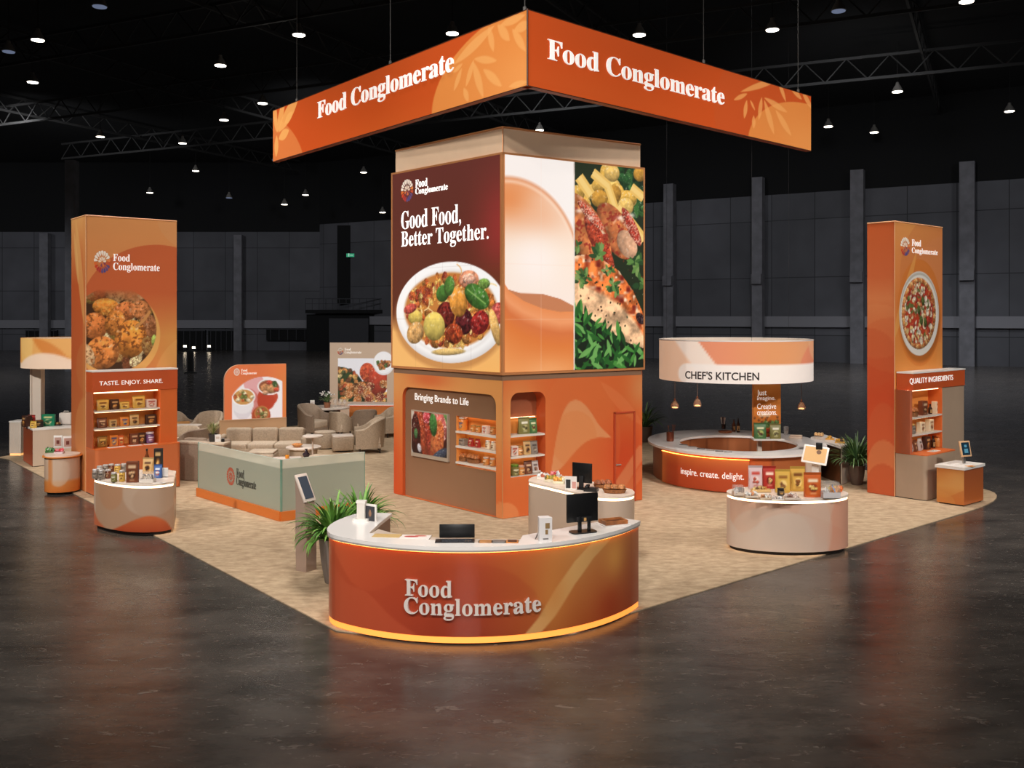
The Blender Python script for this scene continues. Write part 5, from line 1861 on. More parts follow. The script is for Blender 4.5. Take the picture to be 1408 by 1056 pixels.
def lpod(p):
    P = p.patch
    X = lambda px, py: P.uv(px, py)
    p.fill((178, 138, 108))
    p.glow(X(215, 690)[0], .6, .6, .6, (176, 140, 116), .8)
    x0, x1 = X(124, 700)[0], X(238, 700)[0]
    f0 = 1 if x0 < x1 else -1
    us = [X(q, 710)[0] for q in (126, 140, 150, 165, 185, 205, 220, 232, 238)]
    zz = [X(185, y)[1] for y in (742, 741, 734, 722, 714, 709, 711, 722, 734)]
    o = np.argsort(us); us = np.array(us)[o]; zz = np.array(zz)[o]
    p.ell(X(206, 680)[0] + .0, X(206, 680)[1], .5, .36, (190, 160, 136), .9)
    p.ell(X(220, 690)[0], X(220, 690)[1], .45, .3, (178, 144, 118), .5)
    p.ell(X(150, 690)[0], X(150, 676)[1], .34, .3, (180, 128, 92), .7)
    p.ell(X(126, 690)[0], .5, .12, .6, (206, 186, 168), .6)
    uu = [X(q, 700)[0] for q in (140, 155, 170, 187, 203, 218, 230, 239)]
    vv = [X(185, y)[1] for y in (742, 732, 723, 714, 709.5, 712, 721, 738)]
    top, k1 = p.curve(list(zip(uu, vv)))
    m_ = p.edge(top, k1) * (p.u > min(uu)) * (p.u < max(uu))
    p.mix(m_, (204, 96, 48), .95); p.mix(m_ * np.clip(1 - (p.v / .3), 0, 1), (164, 58, 28), .7)
    uu = [X(q, 700)[0] for q in (124, 132, 142, 156)]
    vv = [X(185, y)[1] for y in (702, 718, 730, 742)]
    top, k1 = p.curve(list(zip(uu, vv)))
    p.mix(p.edge(top, k1) * (p.u > min(uu) - .05) * (p.u < max(uu)), (196, 88, 48), .8)
lpd, LPp = pod('display_pod', 'half-round display pod with glowing rim before the left shelf case', 'display counter', lpoly, LPZ, lpod)

# --- small round table at far left of the left tower
def rtab(p):
    p.grad([(0, (206, 110, 40)), (.3, (210, 128, 60)), (.4, (196, 164, 138)), (1, (204, 172, 146))], p.v)
    k = p.patch.uv(80, 655)
    p.ell(k[0], .62, .22, .3, (212, 184, 160), .7)
    p.ell(k[0] - .08, .62, .05, .6, (206, 116, 48), .7)
rtb, RTp = pod('round_counter', 'small round orange and beige counter behind the left tower', 'display counter', ellipse_poly(-9.2, 19.35, .335, .335, 48), .79, rtab, zb=.05, nu=80, nv=30, led=ORANGE, slab=.03, ledh=.03)
obj('top_rim', MB().prism(ellipse_poly(-9.2, 19.35, .375, .375, 48), .745, .765), mat('amber_rim', (214, 128, 52), .4), rtb, world=True)

# --- small kiosk at the right end
kc, kl, kr = G(1325.5, 698), G(1288, 692.5), G(1352, 690.5)
kb = kl + kr - kc
KZ = .70
kio = thing('monitor_kiosk', 'orange box kiosk with white top at the right end of the carpet', 'kiosk', (kc.x, kc.y, 0))
def k_l(p):
    p.grad([(0, (206, 116, 46)), (.5, (214, 146, 72)), (1, (206, 118, 50))], p.v)
    p.glow(.8, .7, .3, .3, (224, 160, 88), .8)
    p.below(lambda u: .30 + .16 * np.sin(u * 3.0 + 4.2), (204, 112, 50), .6); p.ell(.0, .0, .35, .22, (216, 144, 70), .5)
def k_r(p):
    p.grad([(0, (196, 100, 42)), (1, (168, 84, 44))], p.v)
grid_obj('left_print', Patch(kl, kc, .04, KZ), k_l, PRINTG, kio, 40, 50)
grid_obj('right_print', Patch(kc, kr, .04, KZ), k_r, PRINTG, kio, 20, 30)
q4 = [(q.x, q.y) for q in (kc, kr, kb, kl)]
obj('carcass', MB().prism(inset(ccw(q4), .006), .04, KZ - .001), DORANGE, kio, world=True)
obj('top_slab', MB().prism(inset(ccw(q4), -.025), KZ + .0005, KZ + .055), WHITEP, kio, world=True)
obj('plinth', MB().prism(inset(ccw(q4), .03), .015, .04), PLINTH, kio, world=True)
# ================================================================== reception counter
CZ = 1.08
def circ3(a, b, c):
    ax, ay, bx, by, cx, cy = *a, *b, *c
    d = 2 * (ax * (by - cy) + bx * (cy - ay) + cx * (ay - by))
    ux = ((ax * ax + ay * ay) * (by - cy) + (bx * bx + by * by) * (cy - ay) + (cx * cx + cy * cy) * (ay - by)) / d
    uy = ((ax * ax + ay * ay) * (cx - bx) + (bx * bx + by * by) * (ax - cx) + (cx * cx + cy * cy) * (bx - ax)) / d
    return Vector((ux, uy)), math.hypot(ax - ux, ay - uy)
pl = G(470, 744 - 1, CZ); pf = G(667, 751, CZ); pr = G(879, 716.5, CZ)
pl = Vector((-1.98, 10.86, 0)); pf = Vector((-.29, 10.36, 0)); pr = Vector((1.56, 11.66, 0))
cc, cr = circ3((pl.x, pl.y), (pf.x, pf.y), (pr.x, pr.y))
a0 = math.atan2(pl.y - cc.y, pl.x - cc.x); a1 = math.atan2(pr.y - cc.y, pr.x - cc.x)
if a0 > a1: a0 -= 2 * math.pi
arc = [(cc.x + cr * math.cos(a0 + (a1 - a0) * k / 60), cc.y + cr * math.sin(a0 + (a1 - a0) * k / 60)) for k in range(61)]
# the left end wraps round on a tighter bend
lead = []
A, B = Vector((-1.93, 12.13)), Vector(arc[0])
tdir = (Vector(arc[0]) - Vector(arc[1])).normalized()
C1 = B + tdir * .42; C0 = Vector((-2.2, 11.75))
for k in range(14):
    t_ = k / 14
    q = A * (1 - t_) ** 3 + C0 * 3 * t_ * (1 - t_) ** 2 + C1 * 3 * t_ ** 2 * (1 - t_) + B * t_ ** 3
    lead.append((q.x, q.y))
outer = lead + arc                                  # left to right along the public side
PXY = lambda px, py, z=CZ: (G(px, py, z).x, G(px, py, z).y)
inner = [PXY(853, 712.5), PXY(790, 723.5), PXY(721, 736.5), PXY(714, 747.5), PXY(660, 747.2), PXY(600, 743.5), PXY(560, 739.2), PXY(505, 733), PXY(521, 718), PXY(536.5, 706)]
cnt = thing('reception_counter', 'large curved orange reception counter with white top at the front', 'reception counter', (cc.x, 11.0, 0))
top_poly = outer + inner
FRONT = Curved([tuple(Vector(p)) for p in outer], .09, CZ - .075)
def front_paint(p):
    X = lambda px, py: FRONT.uv(px, py)
    u = p.u
    xs = [X(q, 820)[0] for q in (457, 480, 540, 600, 660, 720, 760, 800, 840, 878)]
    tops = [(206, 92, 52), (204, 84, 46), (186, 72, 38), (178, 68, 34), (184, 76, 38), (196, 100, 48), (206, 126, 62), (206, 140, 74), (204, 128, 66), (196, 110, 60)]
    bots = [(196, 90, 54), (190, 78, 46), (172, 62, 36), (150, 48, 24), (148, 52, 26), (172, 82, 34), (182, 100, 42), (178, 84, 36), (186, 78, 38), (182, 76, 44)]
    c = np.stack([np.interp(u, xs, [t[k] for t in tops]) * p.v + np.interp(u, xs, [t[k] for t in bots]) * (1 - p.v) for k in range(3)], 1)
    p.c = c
    # wave on the left and a large circle behind the letters
    w1 = [X(*q) for q in ((457, 748), (466, 770), (482, 798), (500, 811), (520, 811), (545, 800), (575, 786), (610, 777), (650, 775), (690, 783), (720, 800), (742, 830), (752, 870))]
    wv, k1 = p.curve(w1)
    ins = ((u > w1[0][0]) & (u < w1[-1][0])).astype(float)
    p.mix(ins * p.edge(wv, k1), (166, 58, 32), .28)
    w2 = [X(*q) for q in ((457, 770), (475, 800), (505, 815), (540, 850), (590, 882))]
    wv, k1 = p.curve(w2)
    p.mix((u < w2[-1][0]) * p.edge(wv, k1), (204, 92, 56), .35)
    # golden streak
    for pts, col, al in ((((815, 744), (790, 772), (765, 808), (740, 850), (715, 880)), (222, 168, 100), .85),):
        q0 = [X(*q) for q in pts]
        q1 = [X(q[0] + 28 - i * 1.5, q[1] - 2) for i, q in enumerate(pts)]
        v_ = [q[1] for q in q0][::-1]
        lo = np.interp(p.v, v_, [q[0] for q in q0][::-1]); hi = np.interp(p.v, v_, [q[0] for q in q1][::-1])
        m = np.clip((u - lo) * p.L / p.soft + .5, 0, 1) * np.clip((hi - u) * p.L / (p.soft * 1.5) + .5, 0, 1)
        p.mix(m, col, al)
    q = X(846, 765); p.glow(q[0], q[1], .26, .30, (232, 158, 76), .85)
    q = X(760, 815); p.glow(q[0], q[1], .22, .35, (206, 126, 58), .6)
    q = X(838, 838); p.glow(q[0], q[1], .25, .28, (176, 66, 32), .8)
    q = X(868, 800); p.rect(q[0] - .001, 0, q[0] + .001, 1, (150, 60, 36), .5)
grid_obj('printed_front', FRONT, front_paint, PRINTG, cnt, 220, 60)
for (nm, z0_, z1_, ins_) in (('worktop', CZ - .04, CZ, -.02),):
    obj(nm, MB().prism(inset(ccw(top_poly), ins_), z0_, z1_), mat('counter_white', (240, 234, 230), .22, coat=.2), cnt, world=True)
def band(pts, z0, z1, n0, n1):
    P_ = Curved(pts, z0, z1)
    k = len(pts) * 2
    us = np.linspace(0, 1, k)
    o = P_.pt(us, 0 * us, n0); i = P_.pt(us, 0 * us, n1)
    vs, fs = [], []
    for q, zz in ((o, z0), (o, z1), (i, z1), (i, z0)):
        vs += [(p[0], p[1], zz) for p in q]
    for a in range(4):
        b = (a + 1) % 4
        fs += [(a * k + j, a * k + j + 1, b * k + j + 1, b * k + j) for j in range(k - 1)]
    fs += [(0, k, 2 * k, 3 * k), (k - 1, 4 * k - 1, 3 * k - 1, 2 * k - 1)]
    return MB().add(vs, fs)
obj('worktop_lip', band(outer, CZ - .062, CZ - .041, .02, -.05), mat('grey_lip', (170, 160, 152), .4), cnt, world=True)
obj('top_glow_strip', band(outer, CZ - .066, CZ - .0625, .013, .004), LEDH, cnt, world=True)
obj('base_glow_strip', band(outer, .02, .092, -.006, -.06), LEDO, cnt, world=True)
obj('toe_kick', band(outer, .015, .03, -.03, -.12), PLINTH, cnt, world=True)
# staff side
obj('inner_wall', band(outer, .10, CZ - .045, -.03, -.06), mat('inner_taupe', (150, 122, 104), .55), cnt, world=True)
wing = [PXY(505, 733), PXY(536.5, 706)]
e0, e1 = Vector(wing[0]), Vector(wing[1])
mb = MB().quad((e0.x, e0.y, .03), (e1.x, e1.y, .03), (e1.x, e1.y, CZ - .04), (e0.x, e0.y, CZ - .04))
e2 = Vector((-1.93, 12.13))
mb.quad((e1.x, e1.y, .03), (e2.x, e2.y, .03), (e2.x, e2.y, CZ - .04), (e1.x, e1.y, CZ - .04))
obj('wing_panel', mb, mat('inner_taupe', (150, 122, 104), .55), cnt, world=True)
# right end panel and back panel of the right wing
b0, b1, b2 = Vector(PXY(853, 712.5)), Vector(PXY(721, 736.5)), Vector(arc[-1])
mb = MB().quad((b0.x, b0.y, .03), (b1.x, b1.y, .03), (b1.x, b1.y, CZ - .04), (b0.x, b0.y, CZ - .04))
mb.quad((b2.x, b2.y, .09), (b0.x, b0.y, .09), (b0.x, b0.y, CZ - .04), (b2.x, b2.y, CZ - .04))
obj('end_panel', mb, OFFW, cnt, world=True)
# lower desk behind the strip
DZ = CZ - .012
desk = [PXY(512, 733.5, DZ), PXY(565, 742, DZ), PXY(610, 747, DZ), PXY(660, 750.5, DZ), PXY(714, 751, DZ), PXY(727, 737, DZ), (G(722, 733, DZ).x, G(722, 733, DZ).y), PXY(660, 733.5, DZ), PXY(590, 733, DZ), PXY(530, 727, DZ)]
desk = [PXY(508, 735, DZ), PXY(560, 742, DZ), PXY(600, 746.5, DZ), PXY(660, 750.3, DZ), PXY(713, 750.5, DZ), PXY(716, 741.5, DZ), PXY(660, 741, DZ), PXY(590, 738.5, DZ), PXY(540, 733, DZ), PXY(520, 727.5, DZ)]
obj('inner_desk', MB().prism(desk, DZ - .03, DZ), mat('desk_taupe', (196, 178, 162), .45), cnt, world=True)
text_px('lettering', serif('Food'), FRONT, 558, 795.5, 818, 622, mat('silver_letters', (226, 214, 206), .35, .1), cnt, n0=.004, depth=.03)
text_px('lettering', serif('Conglomerate'), FRONT, 557, 819.5, 848.5, 742.5, mat('silver_letters'), cnt, n0=.004, depth=.03)

# ------------------------------------------------------------------ things on the reception counter
gC = 'things on the reception counter'
t = thing('open_brochure', 'gold and white open brochure lying on the counter, left of the laptop', 'brochure', G(552, 738.5, DZ), .12 - .22)
obj('left_page', MB().box((-.17, 0, .008), (.32, .17, .012)), cmat((206, 172, 112), .4), t)
obj('right_page', MB().box((.17, -.02, .008), (.34, .18, .012)), cmat((240, 230, 224), .4), t)
obj('picture', MB().lathe([(.0, .014), (.07, .015), (.06, .018), (0, .019)], c=(.12, -.02, 0), n=16, sx=1.2, sy=.5), cmat((184, 72, 64), .5), t)
obj('picture', MB().lathe([(.0, .014), (.06, .015), (.05, .018), (0, .019)], c=(.22, .02, 0), n=16, sx=1.2, sy=.5), cmat((200, 110, 96), .5), t)
t = thing('laptop_terminal', 'black screen with keyboard deck on the reception counter middle', 'laptop', G(628, 745, DZ), 0.02)
obj('screen_lid', MB().box((0, .10, .10), (.40, .016, .155), bev=.006), BLACKP, t)
deck_ = obj('keyboard_deck', MB().box((-.02, -.02, .01), (.44, .17, .018), bev=.004), mat('deck_black', (26, 26, 30), .4), t)
mb = MB()
for k in range(3):
    for j in range(9):
        mb.box((-.15 + j * .038, -.065 + k * .04, .0205), (.03, .03, .004))
obj('keys', mb, cmat((52, 54, 62), .5), deck_)
obj('touch_pad', MB().box((.13, -.05, .0205), (.07, .05, .003)), cmat((120, 96, 72), .5), deck_)
t = thing('sample_tray', 'row of brown, grey and wooden sample tiles on the counter right of the laptop', 'tray', G(686, 746.5, DZ), -.02)
obj('tray_base', MB().box((0, 0, .006), (.46, .15, .01)), cmat((60, 48, 42), .5), t)
for k, c in enumerate(((176, 122, 72), (112, 108, 106), (186, 118, 56))):
    obj('sample_tile', MB().box((-.15 + k * .15, 0, .016), (.135, .13, .012), bev=.003), mat('tile_%d' % k, c, .4, noise=.1, nscale=12), t)
obj('dark_inlay', MB().box((.15, 0, .0245), (.1, .09, .006)), cmat((64, 28, 18), .35), t)
t = thing('card_holder', 'white folded card stand with gold mark, left of the monitor on the counter', 'card stand', G(749, 744, CZ), .25)
obj('stand_body', MB().prism([(-.075, -.04), (.075, -.04), (.06, .07), (-.06, .07)], 0, .27), cmat((232, 226, 224), .4), t)
obj('gold_mark', MB().box((.02, -.043, .18), (.05, .005, .06)).box((.01, -.043, .11), (.03, .005, .05)), cmat((150, 120, 80), .4), t)
obj('name_line', MB().box((.0, -.043, .035), (.06, .004, .012)), cmat((120, 116, 114), .4), t)
t2 = thing('ball_pen', 'grey pen leaning on the white card stand', 'pen', G(740, 742, CZ))
obj('pen_barrel', MB().tube([(-.03, 0, .008), (.025, .02, .13)], .007, 8), cmat((110, 104, 100), .4, metal=.5), t2)
obj('pen_tip', MB().tube([(-.036, -.002, -.001), (-.03, 0, .008)], [.002, .007], 8), CHROME, t2)
def monitor(lab, loc, rz, w, h, zc, foot, name='desktop_monitor', screen=None, frame=BLACKP, scr_m=None, tilt=0):
    """screen faces local -Y"""
    t = thing(name, lab, 'monitor', loc, rz)
    obj('casing', MB().box((0, 0, zc), (w, .03, h), bev=.006), frame, t)
    obj('screen', MB().box((0, -.0165, zc), (w * .95, .004, h * .92)), scr_m or mat('dark_screen', (10, 11, 13), .15, spec=.6), t)
    obj('rear_housing', MB().box((0, .03, zc - .02), (w * .42, .04, h * .42), bev=.012), frame, t)
    obj('neck', MB().box((0, .05, (zc) / 2), (.05, .03, zc), bev=.004), frame, t)
    obj('foot', MB().prism(rr2(foot[0], foot[1], .03), 0, .014), frame, t)
    return t
def rr2(w, d, r, n=5):
    out = []
    for cx, cy, a0_ in ((w / 2 - r, d / 2 - r, 0), (-w / 2 + r, d / 2 - r, 90), (-w / 2 + r, -d / 2 + r, 180), (w / 2 - r, -d / 2 + r, 270)):
        for k in range(n + 1):
            a = math.radians(a0_ + 90 * k / n)
            out.append((cx + r * math.cos(a), cy + r * math.sin(a)))
    return out
lm = G(800, 731, CZ)
m1 = thing('desktop_monitor', 'large black monitor seen from behind on the reception counter', 'monitor', (lm.x, lm.y, CZ), math.radians(22))
obj('casing', MB().box((0, -.01, .285), (.40, .03, .33), bev=.005), BLACKP, m1)
obj('screen', MB().box((0, .008, .285), (.38, .004, .31)), mat('dark_screen', (10, 11, 13), .15, spec=.6), m1)
obj('neck', MB().box((-.05, -.045, .10), (.04, .03, .19), bev=.004).box((.07, -.045, .08), (.035, .03, .15), bev=.004), BLACKP, m1)
obj('neck_bridge', MB().box((.01, -.04, .155), (.2, .03, .06), bev=.004), mat('black_plastic_soft', (26, 26, 28), .45), m1)
obj('foot', MB().prism(rr2(.32, .17, .05), 0, .014, M=Matrix.Translation((0, -.03, 0))), BLACKP, m1)
obj('asset_sticker', MB().box((.015, -.057, .155), (.03, .004, .035)), cmat((196, 150, 90), .5), m1)
pb = G(843, 720.5, CZ)
t = thing('wooden_box_tray', 'shallow brown wooden tray box near the right end of the reception counter', 'tray', (pb.x, pb.y, CZ + .012), .38)
WOOD = mat('walnut_wood', (150, 92, 52), .45, noise=.2, nscale=10)
obj('box_rim', MB().ring([(-.15, -.1), (.15, -.1), (.15, .1), (-.15, .1)], [(-.12, -.07), (.12, -.07), (.12, .07), (-.12, .07)], 0, .045), WOOD, t)
obj('box_bottom', MB().box((0, 0, .012), (.25, .15, .02)), mat('dark_walnut', (84, 44, 24), .4), t)
t = thing('paper_sheet', 'white paper sheet beneath the wooden tray box on the reception counter', 'paper', (pb.x + .01, pb.y - .01, CZ + .0005), .38)
obj('sheet', MB().box((0, 0, .005), (.36, .25, .009)), cmat((232, 224, 218), .5), t)
obj('printed_block', MB().box((.16, 0, .0100), (.02, .1, .001)), cmat((190, 180, 172), .5), t)
pt_ = G(497, 716, CZ)
t = thing('card_terminal', 'white card terminal on a wedge foot at the counter left end', 'card terminal', (pt_.x, pt_.y, CZ), -.15)
obj('wedge_foot', MB().prism(rr2(.2, .16, .03), 0, .03), WHITEP, t)
obj('pedestal', MB().prism([(-.05, -.03), (.05, -.03), (.05, .04), (-.05, .04)], .03, .22), mat('off_white_plastic', (224, 216, 208), .4), t)
mb = MB().prism([(-.06, -.035), (.06, -.035), (.06, .045), (-.06, .045)], .22, .25)
obj('top_cap', mb, WHITEP, t)
pt_ = G(510, 716, CZ)
t = thing('picture_card', 'dark framed picture card standing next to the white card terminal', 'card stand', (pt_.x, pt_.y - .02, CZ), -.55)
obj('frame', MB().box((0, 0, .105), (.19, .02, .21), bev=.003), WHITEP, t)
obj('picture', MB().box((-.01, -.0115, .095), (.165, .004, .18)), cmat((62, 62, 68), .35), t)
obj('motif', MB().lathe([(0, 0), (.02, .02), (.025, .05), (.01, .09), (0, .1)], c=(.0, -.013, .05), n=10, sy=.1), cmat((150, 110, 84), .5), t)

# ================================================================== side counter
SZ = .97
so = [G(728, 742), ]
SIDE = [(.29, 15.06), (.55, 14.70), (.85, 14.28), (1.1, 13.98), (1.30, 13.82), (1.5, 13.78), (1.66, 13.83), (1.78, 13.95), (1.83, 14.12), (1.83, 14.30), (1.76, 14.48), (1.2, 15.15), (.88, 15.55), (.72, 15.68), (.55, 15.68), (.36, 15.52), (.28, 15.3)]
SIDE = ccw(SIDE)
def side_paint(p):
    p.grad([(0, (184, 158, 138)), (1, (190, 168, 150))], p.v)
sc, SCp = pod('serving_counter', 'beige serving counter with glowing rim between tower and reception counter', 'counter', smooth_loop(SIDE, 4), SZ, side_paint, zb=.06, nu=120, nv=12, ledh=.035, slab=.03)
gS = 'things on the serving counter'
zc = SZ + .001
for (px, py, lab, base, cols, w_, d_) in (
        (748, 659, 'white tray of pale confections at the left of the serving counter', (240, 226, 214), ((236, 220, 206), (200, 110, 80), (240, 234, 226)), .2, .16),
        (757, 662, 'tray of olive and gold confections on the serving counter', (226, 216, 190), ((150, 140, 60), (214, 170, 70), (110, 90, 44)), .17, .14),
        (764, 657, 'tray of red and pink confections on the serving counter', (240, 220, 214), ((200, 50, 56), (230, 130, 130), (240, 230, 226)), .18, .15),
        (769, 664.5, 'tray of yellow confections on the serving counter', (240, 230, 200), ((236, 190, 80), (240, 226, 190), (224, 150, 60)), .17, .14)):
    sweets_pack(lab, G(px, py, zc), -.3, w_, d_, .11, base, cols, gS, n=9)
t = thing('sign_card', 'small white sign card with dark picture on the serving counter', 'card stand', G(785, 673, zc), -.25, gS)
obj('card', MB().box((0, 0, .1), (.18, .012, .2)), WHITEP, t)
obj('picture', MB().box((-.04, -.0075, .085), (.07, .004, .13)), cmat((44, 46, 48), .5), t)
obj('picture_strip', MB().box((.05, -.0075, .07), (.06, .004, .1)), cmat((206, 150, 140), .5), t)
obj('foot', MB().box((0, .03, .006), (.14, .09, .012)), WHITEP, t)
lm = G(801, 672, zc)
m2 = thing('desktop_monitor', 'smaller black monitor seen from behind on the beige serving counter', 'monitor', (lm.x, lm.y, zc), math.radians(-32), gS)
obj('casing', MB().box((0, -.01, .245), (.33, .03, .30), bev=.005), BLACKP, m2)
obj('screen', MB().box((0, .008, .245), (.31, .004, .28)), mat('dark_screen'), m2)
obj('neck', MB().box((0, -.04, .1), (.07, .035, .2), bev=.004), mat('black_plastic_soft'), m2)
obj('foot', MB().prism(rr2(.22, .16, .04), 0, .014, M=Matrix.Translation((0, -.03, 0))), BLACKP, m2)
t = thing('desk_phone', 'black desk phone by the monitor on the serving counter', 'phone', G(813, 675, zc), -.3, gS)
obj('phone_base', MB().prism([(-.1, -.08), (.1, -.08), (.1, .08), (-.1, .08)], 0, .05), BLACKP, t)
obj('handset', MB().box((-.06, 0, .07), (.05, .17, .035), bev=.012), mat('black_plastic_soft'), t)
obj('keypad', MB().box((.03, -.01, .053), (.08, .1, .006)), cmat((50, 50, 54), .5), t)
bread('wooden tray of bread behind the desk phone on the serving counter', G(829, 670, zc), .3, .3, .2, .1, (150, 84, 50), True, gS)
bread('round basket of seeded rolls at the right end of the serving counter', G(845, 677.5, zc), -.1, .36, .2, .11, (172, 112, 66), True, gS)
# ================================================================== kitchen bar
KX, KY = 5.0, 21.2
KTOP = .80
WOODB = mat('bar_wood', (138, 74, 38), .45, noise=.15, nscale=5)
k_out = ellipse_poly(KX, KY, 1.93, 2.22, 96)
k_in = ellipse_poly(KX, KY - .25, 1.27, 1.32, 96)
bar = thing('kitchen_bar', 'round white topped kitchen bar with brown and orange front', 'bar counter', (KX, KY, 0))
obj('worktop', MB().ring(k_out, k_in, KTOP - .05, KTOP), mat('counter_white'), bar, world=True)
body_o = inset(k_out, .12)
front_i = min(range(96), key=lambda k: body_o[k][1])
roll = body_o[(front_i + 48) % 96:] + body_o[:(front_i + 48) % 96]
BAR = Curved(roll + [roll[0]], .03, KTOP - .05)
def bar_paint(p):
    p.fill((150, 84, 44))
    xs = [p.patch.uv(q, 650)[0] for q in (914, 1062, 1108, 1138)]
    p.rect(xs[0], 0, xs[1], 1, (196, 92, 42)); p.rect(xs[1], 0, xs[2], 1, (168, 92, 48)); p.rect(xs[2], 0, xs[3] + .03, 1, (224, 206, 190))
    for q in (1028, 1062):
        k = p.patch.uv(q, 650)[0]
        p.rect(k - .002, 0, k + .002, 1, (120, 60, 30), .8)
grid_obj('outer_panels', BAR, bar_paint, PRINT, bar, 220, 8)
ring_in = inset(k_in, -.03)[::-1]
INN = Curved(ring_in + [ring_in[0]], .03, KTOP - .05)
def inn_paint(p):
    p.fill((150, 84, 46))
    for k in range(16):
        p.rect(k / 16 - .001, 0, k / 16 + .001, 1, (96, 50, 26))
        if k % 3 == 0: p.rect(k / 16, 0, (k + 1) / 16, 1, (166, 96, 54), .7)
grid_obj('inner_panels', INN, inn_paint, PRINT, bar, 160, 6)
u0, u1 = BAR.uv(914.5, 650)[0], BAR.uv(1030, 650)[0]
sub = [tuple(BAR.pt(u0 + (u1 - u0) * k / 40, 0, .07)[:2]) for k in range(41)]
KP = Curved(sub, .035, KTOP - .10)
def kp_paint(p):
    p.grad([(0, (190, 72, 34)), (.6, (200, 82, 40)), (1, (216, 116, 56))], p.v)
    p.glow(0, .5, .22, 2, (224, 130, 56), .9)
fp = grid_obj('lit_front_panel', KP, kp_paint, PRINT, bar, 60, 20)
obj('panel_light', band(sub, KTOP - .099, KTOP - .095, .012, -.02), LEDH, bar, world=True)
text_px('lettering', 'inspire. create. delight.', KP, 936.5, 642.5, 654, 1023, WHITEL, bar, n0=.003, depth=.006, shear=0, bold=.004)
obj('plinth', MB().ring(inset(k_out, .17), inset(k_in, -.09), .0145, .035), PLINTH, bar, world=True)

# ------------------------------------------------------------------ side table joined at the right
ext = thing('bar_table', 'narrow white topped side table at the right of the kitchen bar', 'table', (6.9, 21.0, 0))
E4 = [PXY(1116, 601, .85), PXY(1156, 613.5, .85), PXY(1170, 608.5, .85), PXY(1130, 596.5, .85)]
obj('table_top', MB().prism(inset(ccw(E4), -.02), .80, .85), mat('counter_white'), ext, world=True)
e4 = inset(ccw(E4), .07)
obj('cabinet', MB().prism(e4, .02, .80), mat('dark_bar_wood', (92, 56, 32), .5, noise=.15, nscale=5), ext, world=True)
a_, b_ = Vector(E4[1]), Vector(E4[2])
d_ = (b_ - a_)
mb = MB().prism([tuple(a_ + d_ * .1), tuple(b_), tuple(b_ - (Vector(E4[1]) - Vector(E4[0])).normalized() * .04), tuple(a_ + d_ * .1 - (Vector(E4[1]) - Vector(E4[0])).normalized() * .04)], .02, .80)
obj('end_panel', mb, OFFW, ext, world=True)

# ------------------------------------------------------------------ drum sign over the bar
DR = 1.68
DZ0, DZ1 = 2.2, 3.09
dl = ellipse_poly(KX, KY, DR, DR, 96)
fi = min(range(96), key=lambda k: dl[k][1])
rl = dl[(fi + 48) % 96:] + dl[:(fi + 48) % 96]
DRUM = Curved(rl + [rl[0]], DZ0, DZ1)
drum = thing('drum_sign', 'round peach and white drum sign hanging over the kitchen bar', 'sign', (KX, KY, DZ0))
def drum_paint(p):
    X = lambda px, py: p.patch.uv(px, py)
    p.fill((236, 190, 156))
    ua, ub = X(909, 500)[0], X(1113, 500)[0]
    t = np.clip((p.u - ua) / (ub - ua), 0, 1)
    # coral and orange sweep
    xl = np.interp(p.v, [0, .45, 1], [X(990, 500)[0], X(984, 500)[0], X(959, 500)[0]])
    m = np.clip((p.u - xl) * p.L / p.soft + .5, 0, 1)
    cr = np.stack([np.interp(t, [.25, .5, .7, 1], q) for q in ((232, 228, 222, 226), (142, 140, 146, 158), (110, 98, 92, 110))], 1)
    p.c = p.c * (1 - m[:, None]) + cr * m[:, None]
    # white diagonal band left of it
    x2 = np.interp(p.v, [0, .45, 1], [X(962, 500)[0], X(950, 500)[0], X(928, 500)[0]])
    mw = np.clip((p.u - x2) * p.L / .1 + .5, 0, 1) * (1 - m)
    p.mix(mw, (242, 226, 212), .85)
    q = X(1118, 520)
    p.ell(q[0] + .01, .1, .95, .8, (226, 128, 96), .75); p.ell(q[0] + .02, .9, .6, .35, (232, 178, 132), .6)
    p.glow(X(915, 500)[0], .5, .25, .6, (236, 184, 146), .5)
    # white name band
    c = X(947, 514)
    vb = X(1010, 501.5)[1]
    band_m = np.clip((vb - p.v) * p.H / p.soft + .5, 0, 1) * np.clip((p.u - X(943, 500)[0]) * p.L / p.soft + .5, 0, 1)
    p.mix(band_m, (242, 230, 220))
    p.ell(X(944, 515)[0], vb * .45, .24, vb * .55 * p.H, (242, 228, 216), .9)
grid_obj('printed_face', DRUM, drum_paint, BACKLIT, drum, 240, 34)
obj('drum_shell', MB().ring(inset(dl, .004), inset(dl, .06), DZ0 + .002, DZ1 - .002), OFFW, drum, world=True)
obj('rim', band(rl + [rl[0]], DZ1 - .02, DZ1 + .005, .006, -.02), WHITEP, drum, world=True)
mb = MB().prism(inset(ccw(dl), .07), DZ0 + .12, DZ0 + .14)
obj('ceiling_disc', mb, OFFW, drum, world=True)
text_px('lettering', "CHEF'S KITCHEN", DRUM, 942.5, 509.5, 520.5, 1043.5, mat('dark_lettering', (44, 36, 34), .5), drum, n0=.003, depth=.006, bold=.014)
for k in range(3):
    a = 2 * math.pi * k / 3 + .5
    x, y = KX + math.cos(a) * (DR - .05), KY + math.sin(a) * (DR - .05)
    obj('suspension_cable', MB().tube([(x, y, DZ1 - .02), (x, y, 19.0)], .003, 5), mat('cable_dark', (40, 40, 42), .6), drum, world=True)

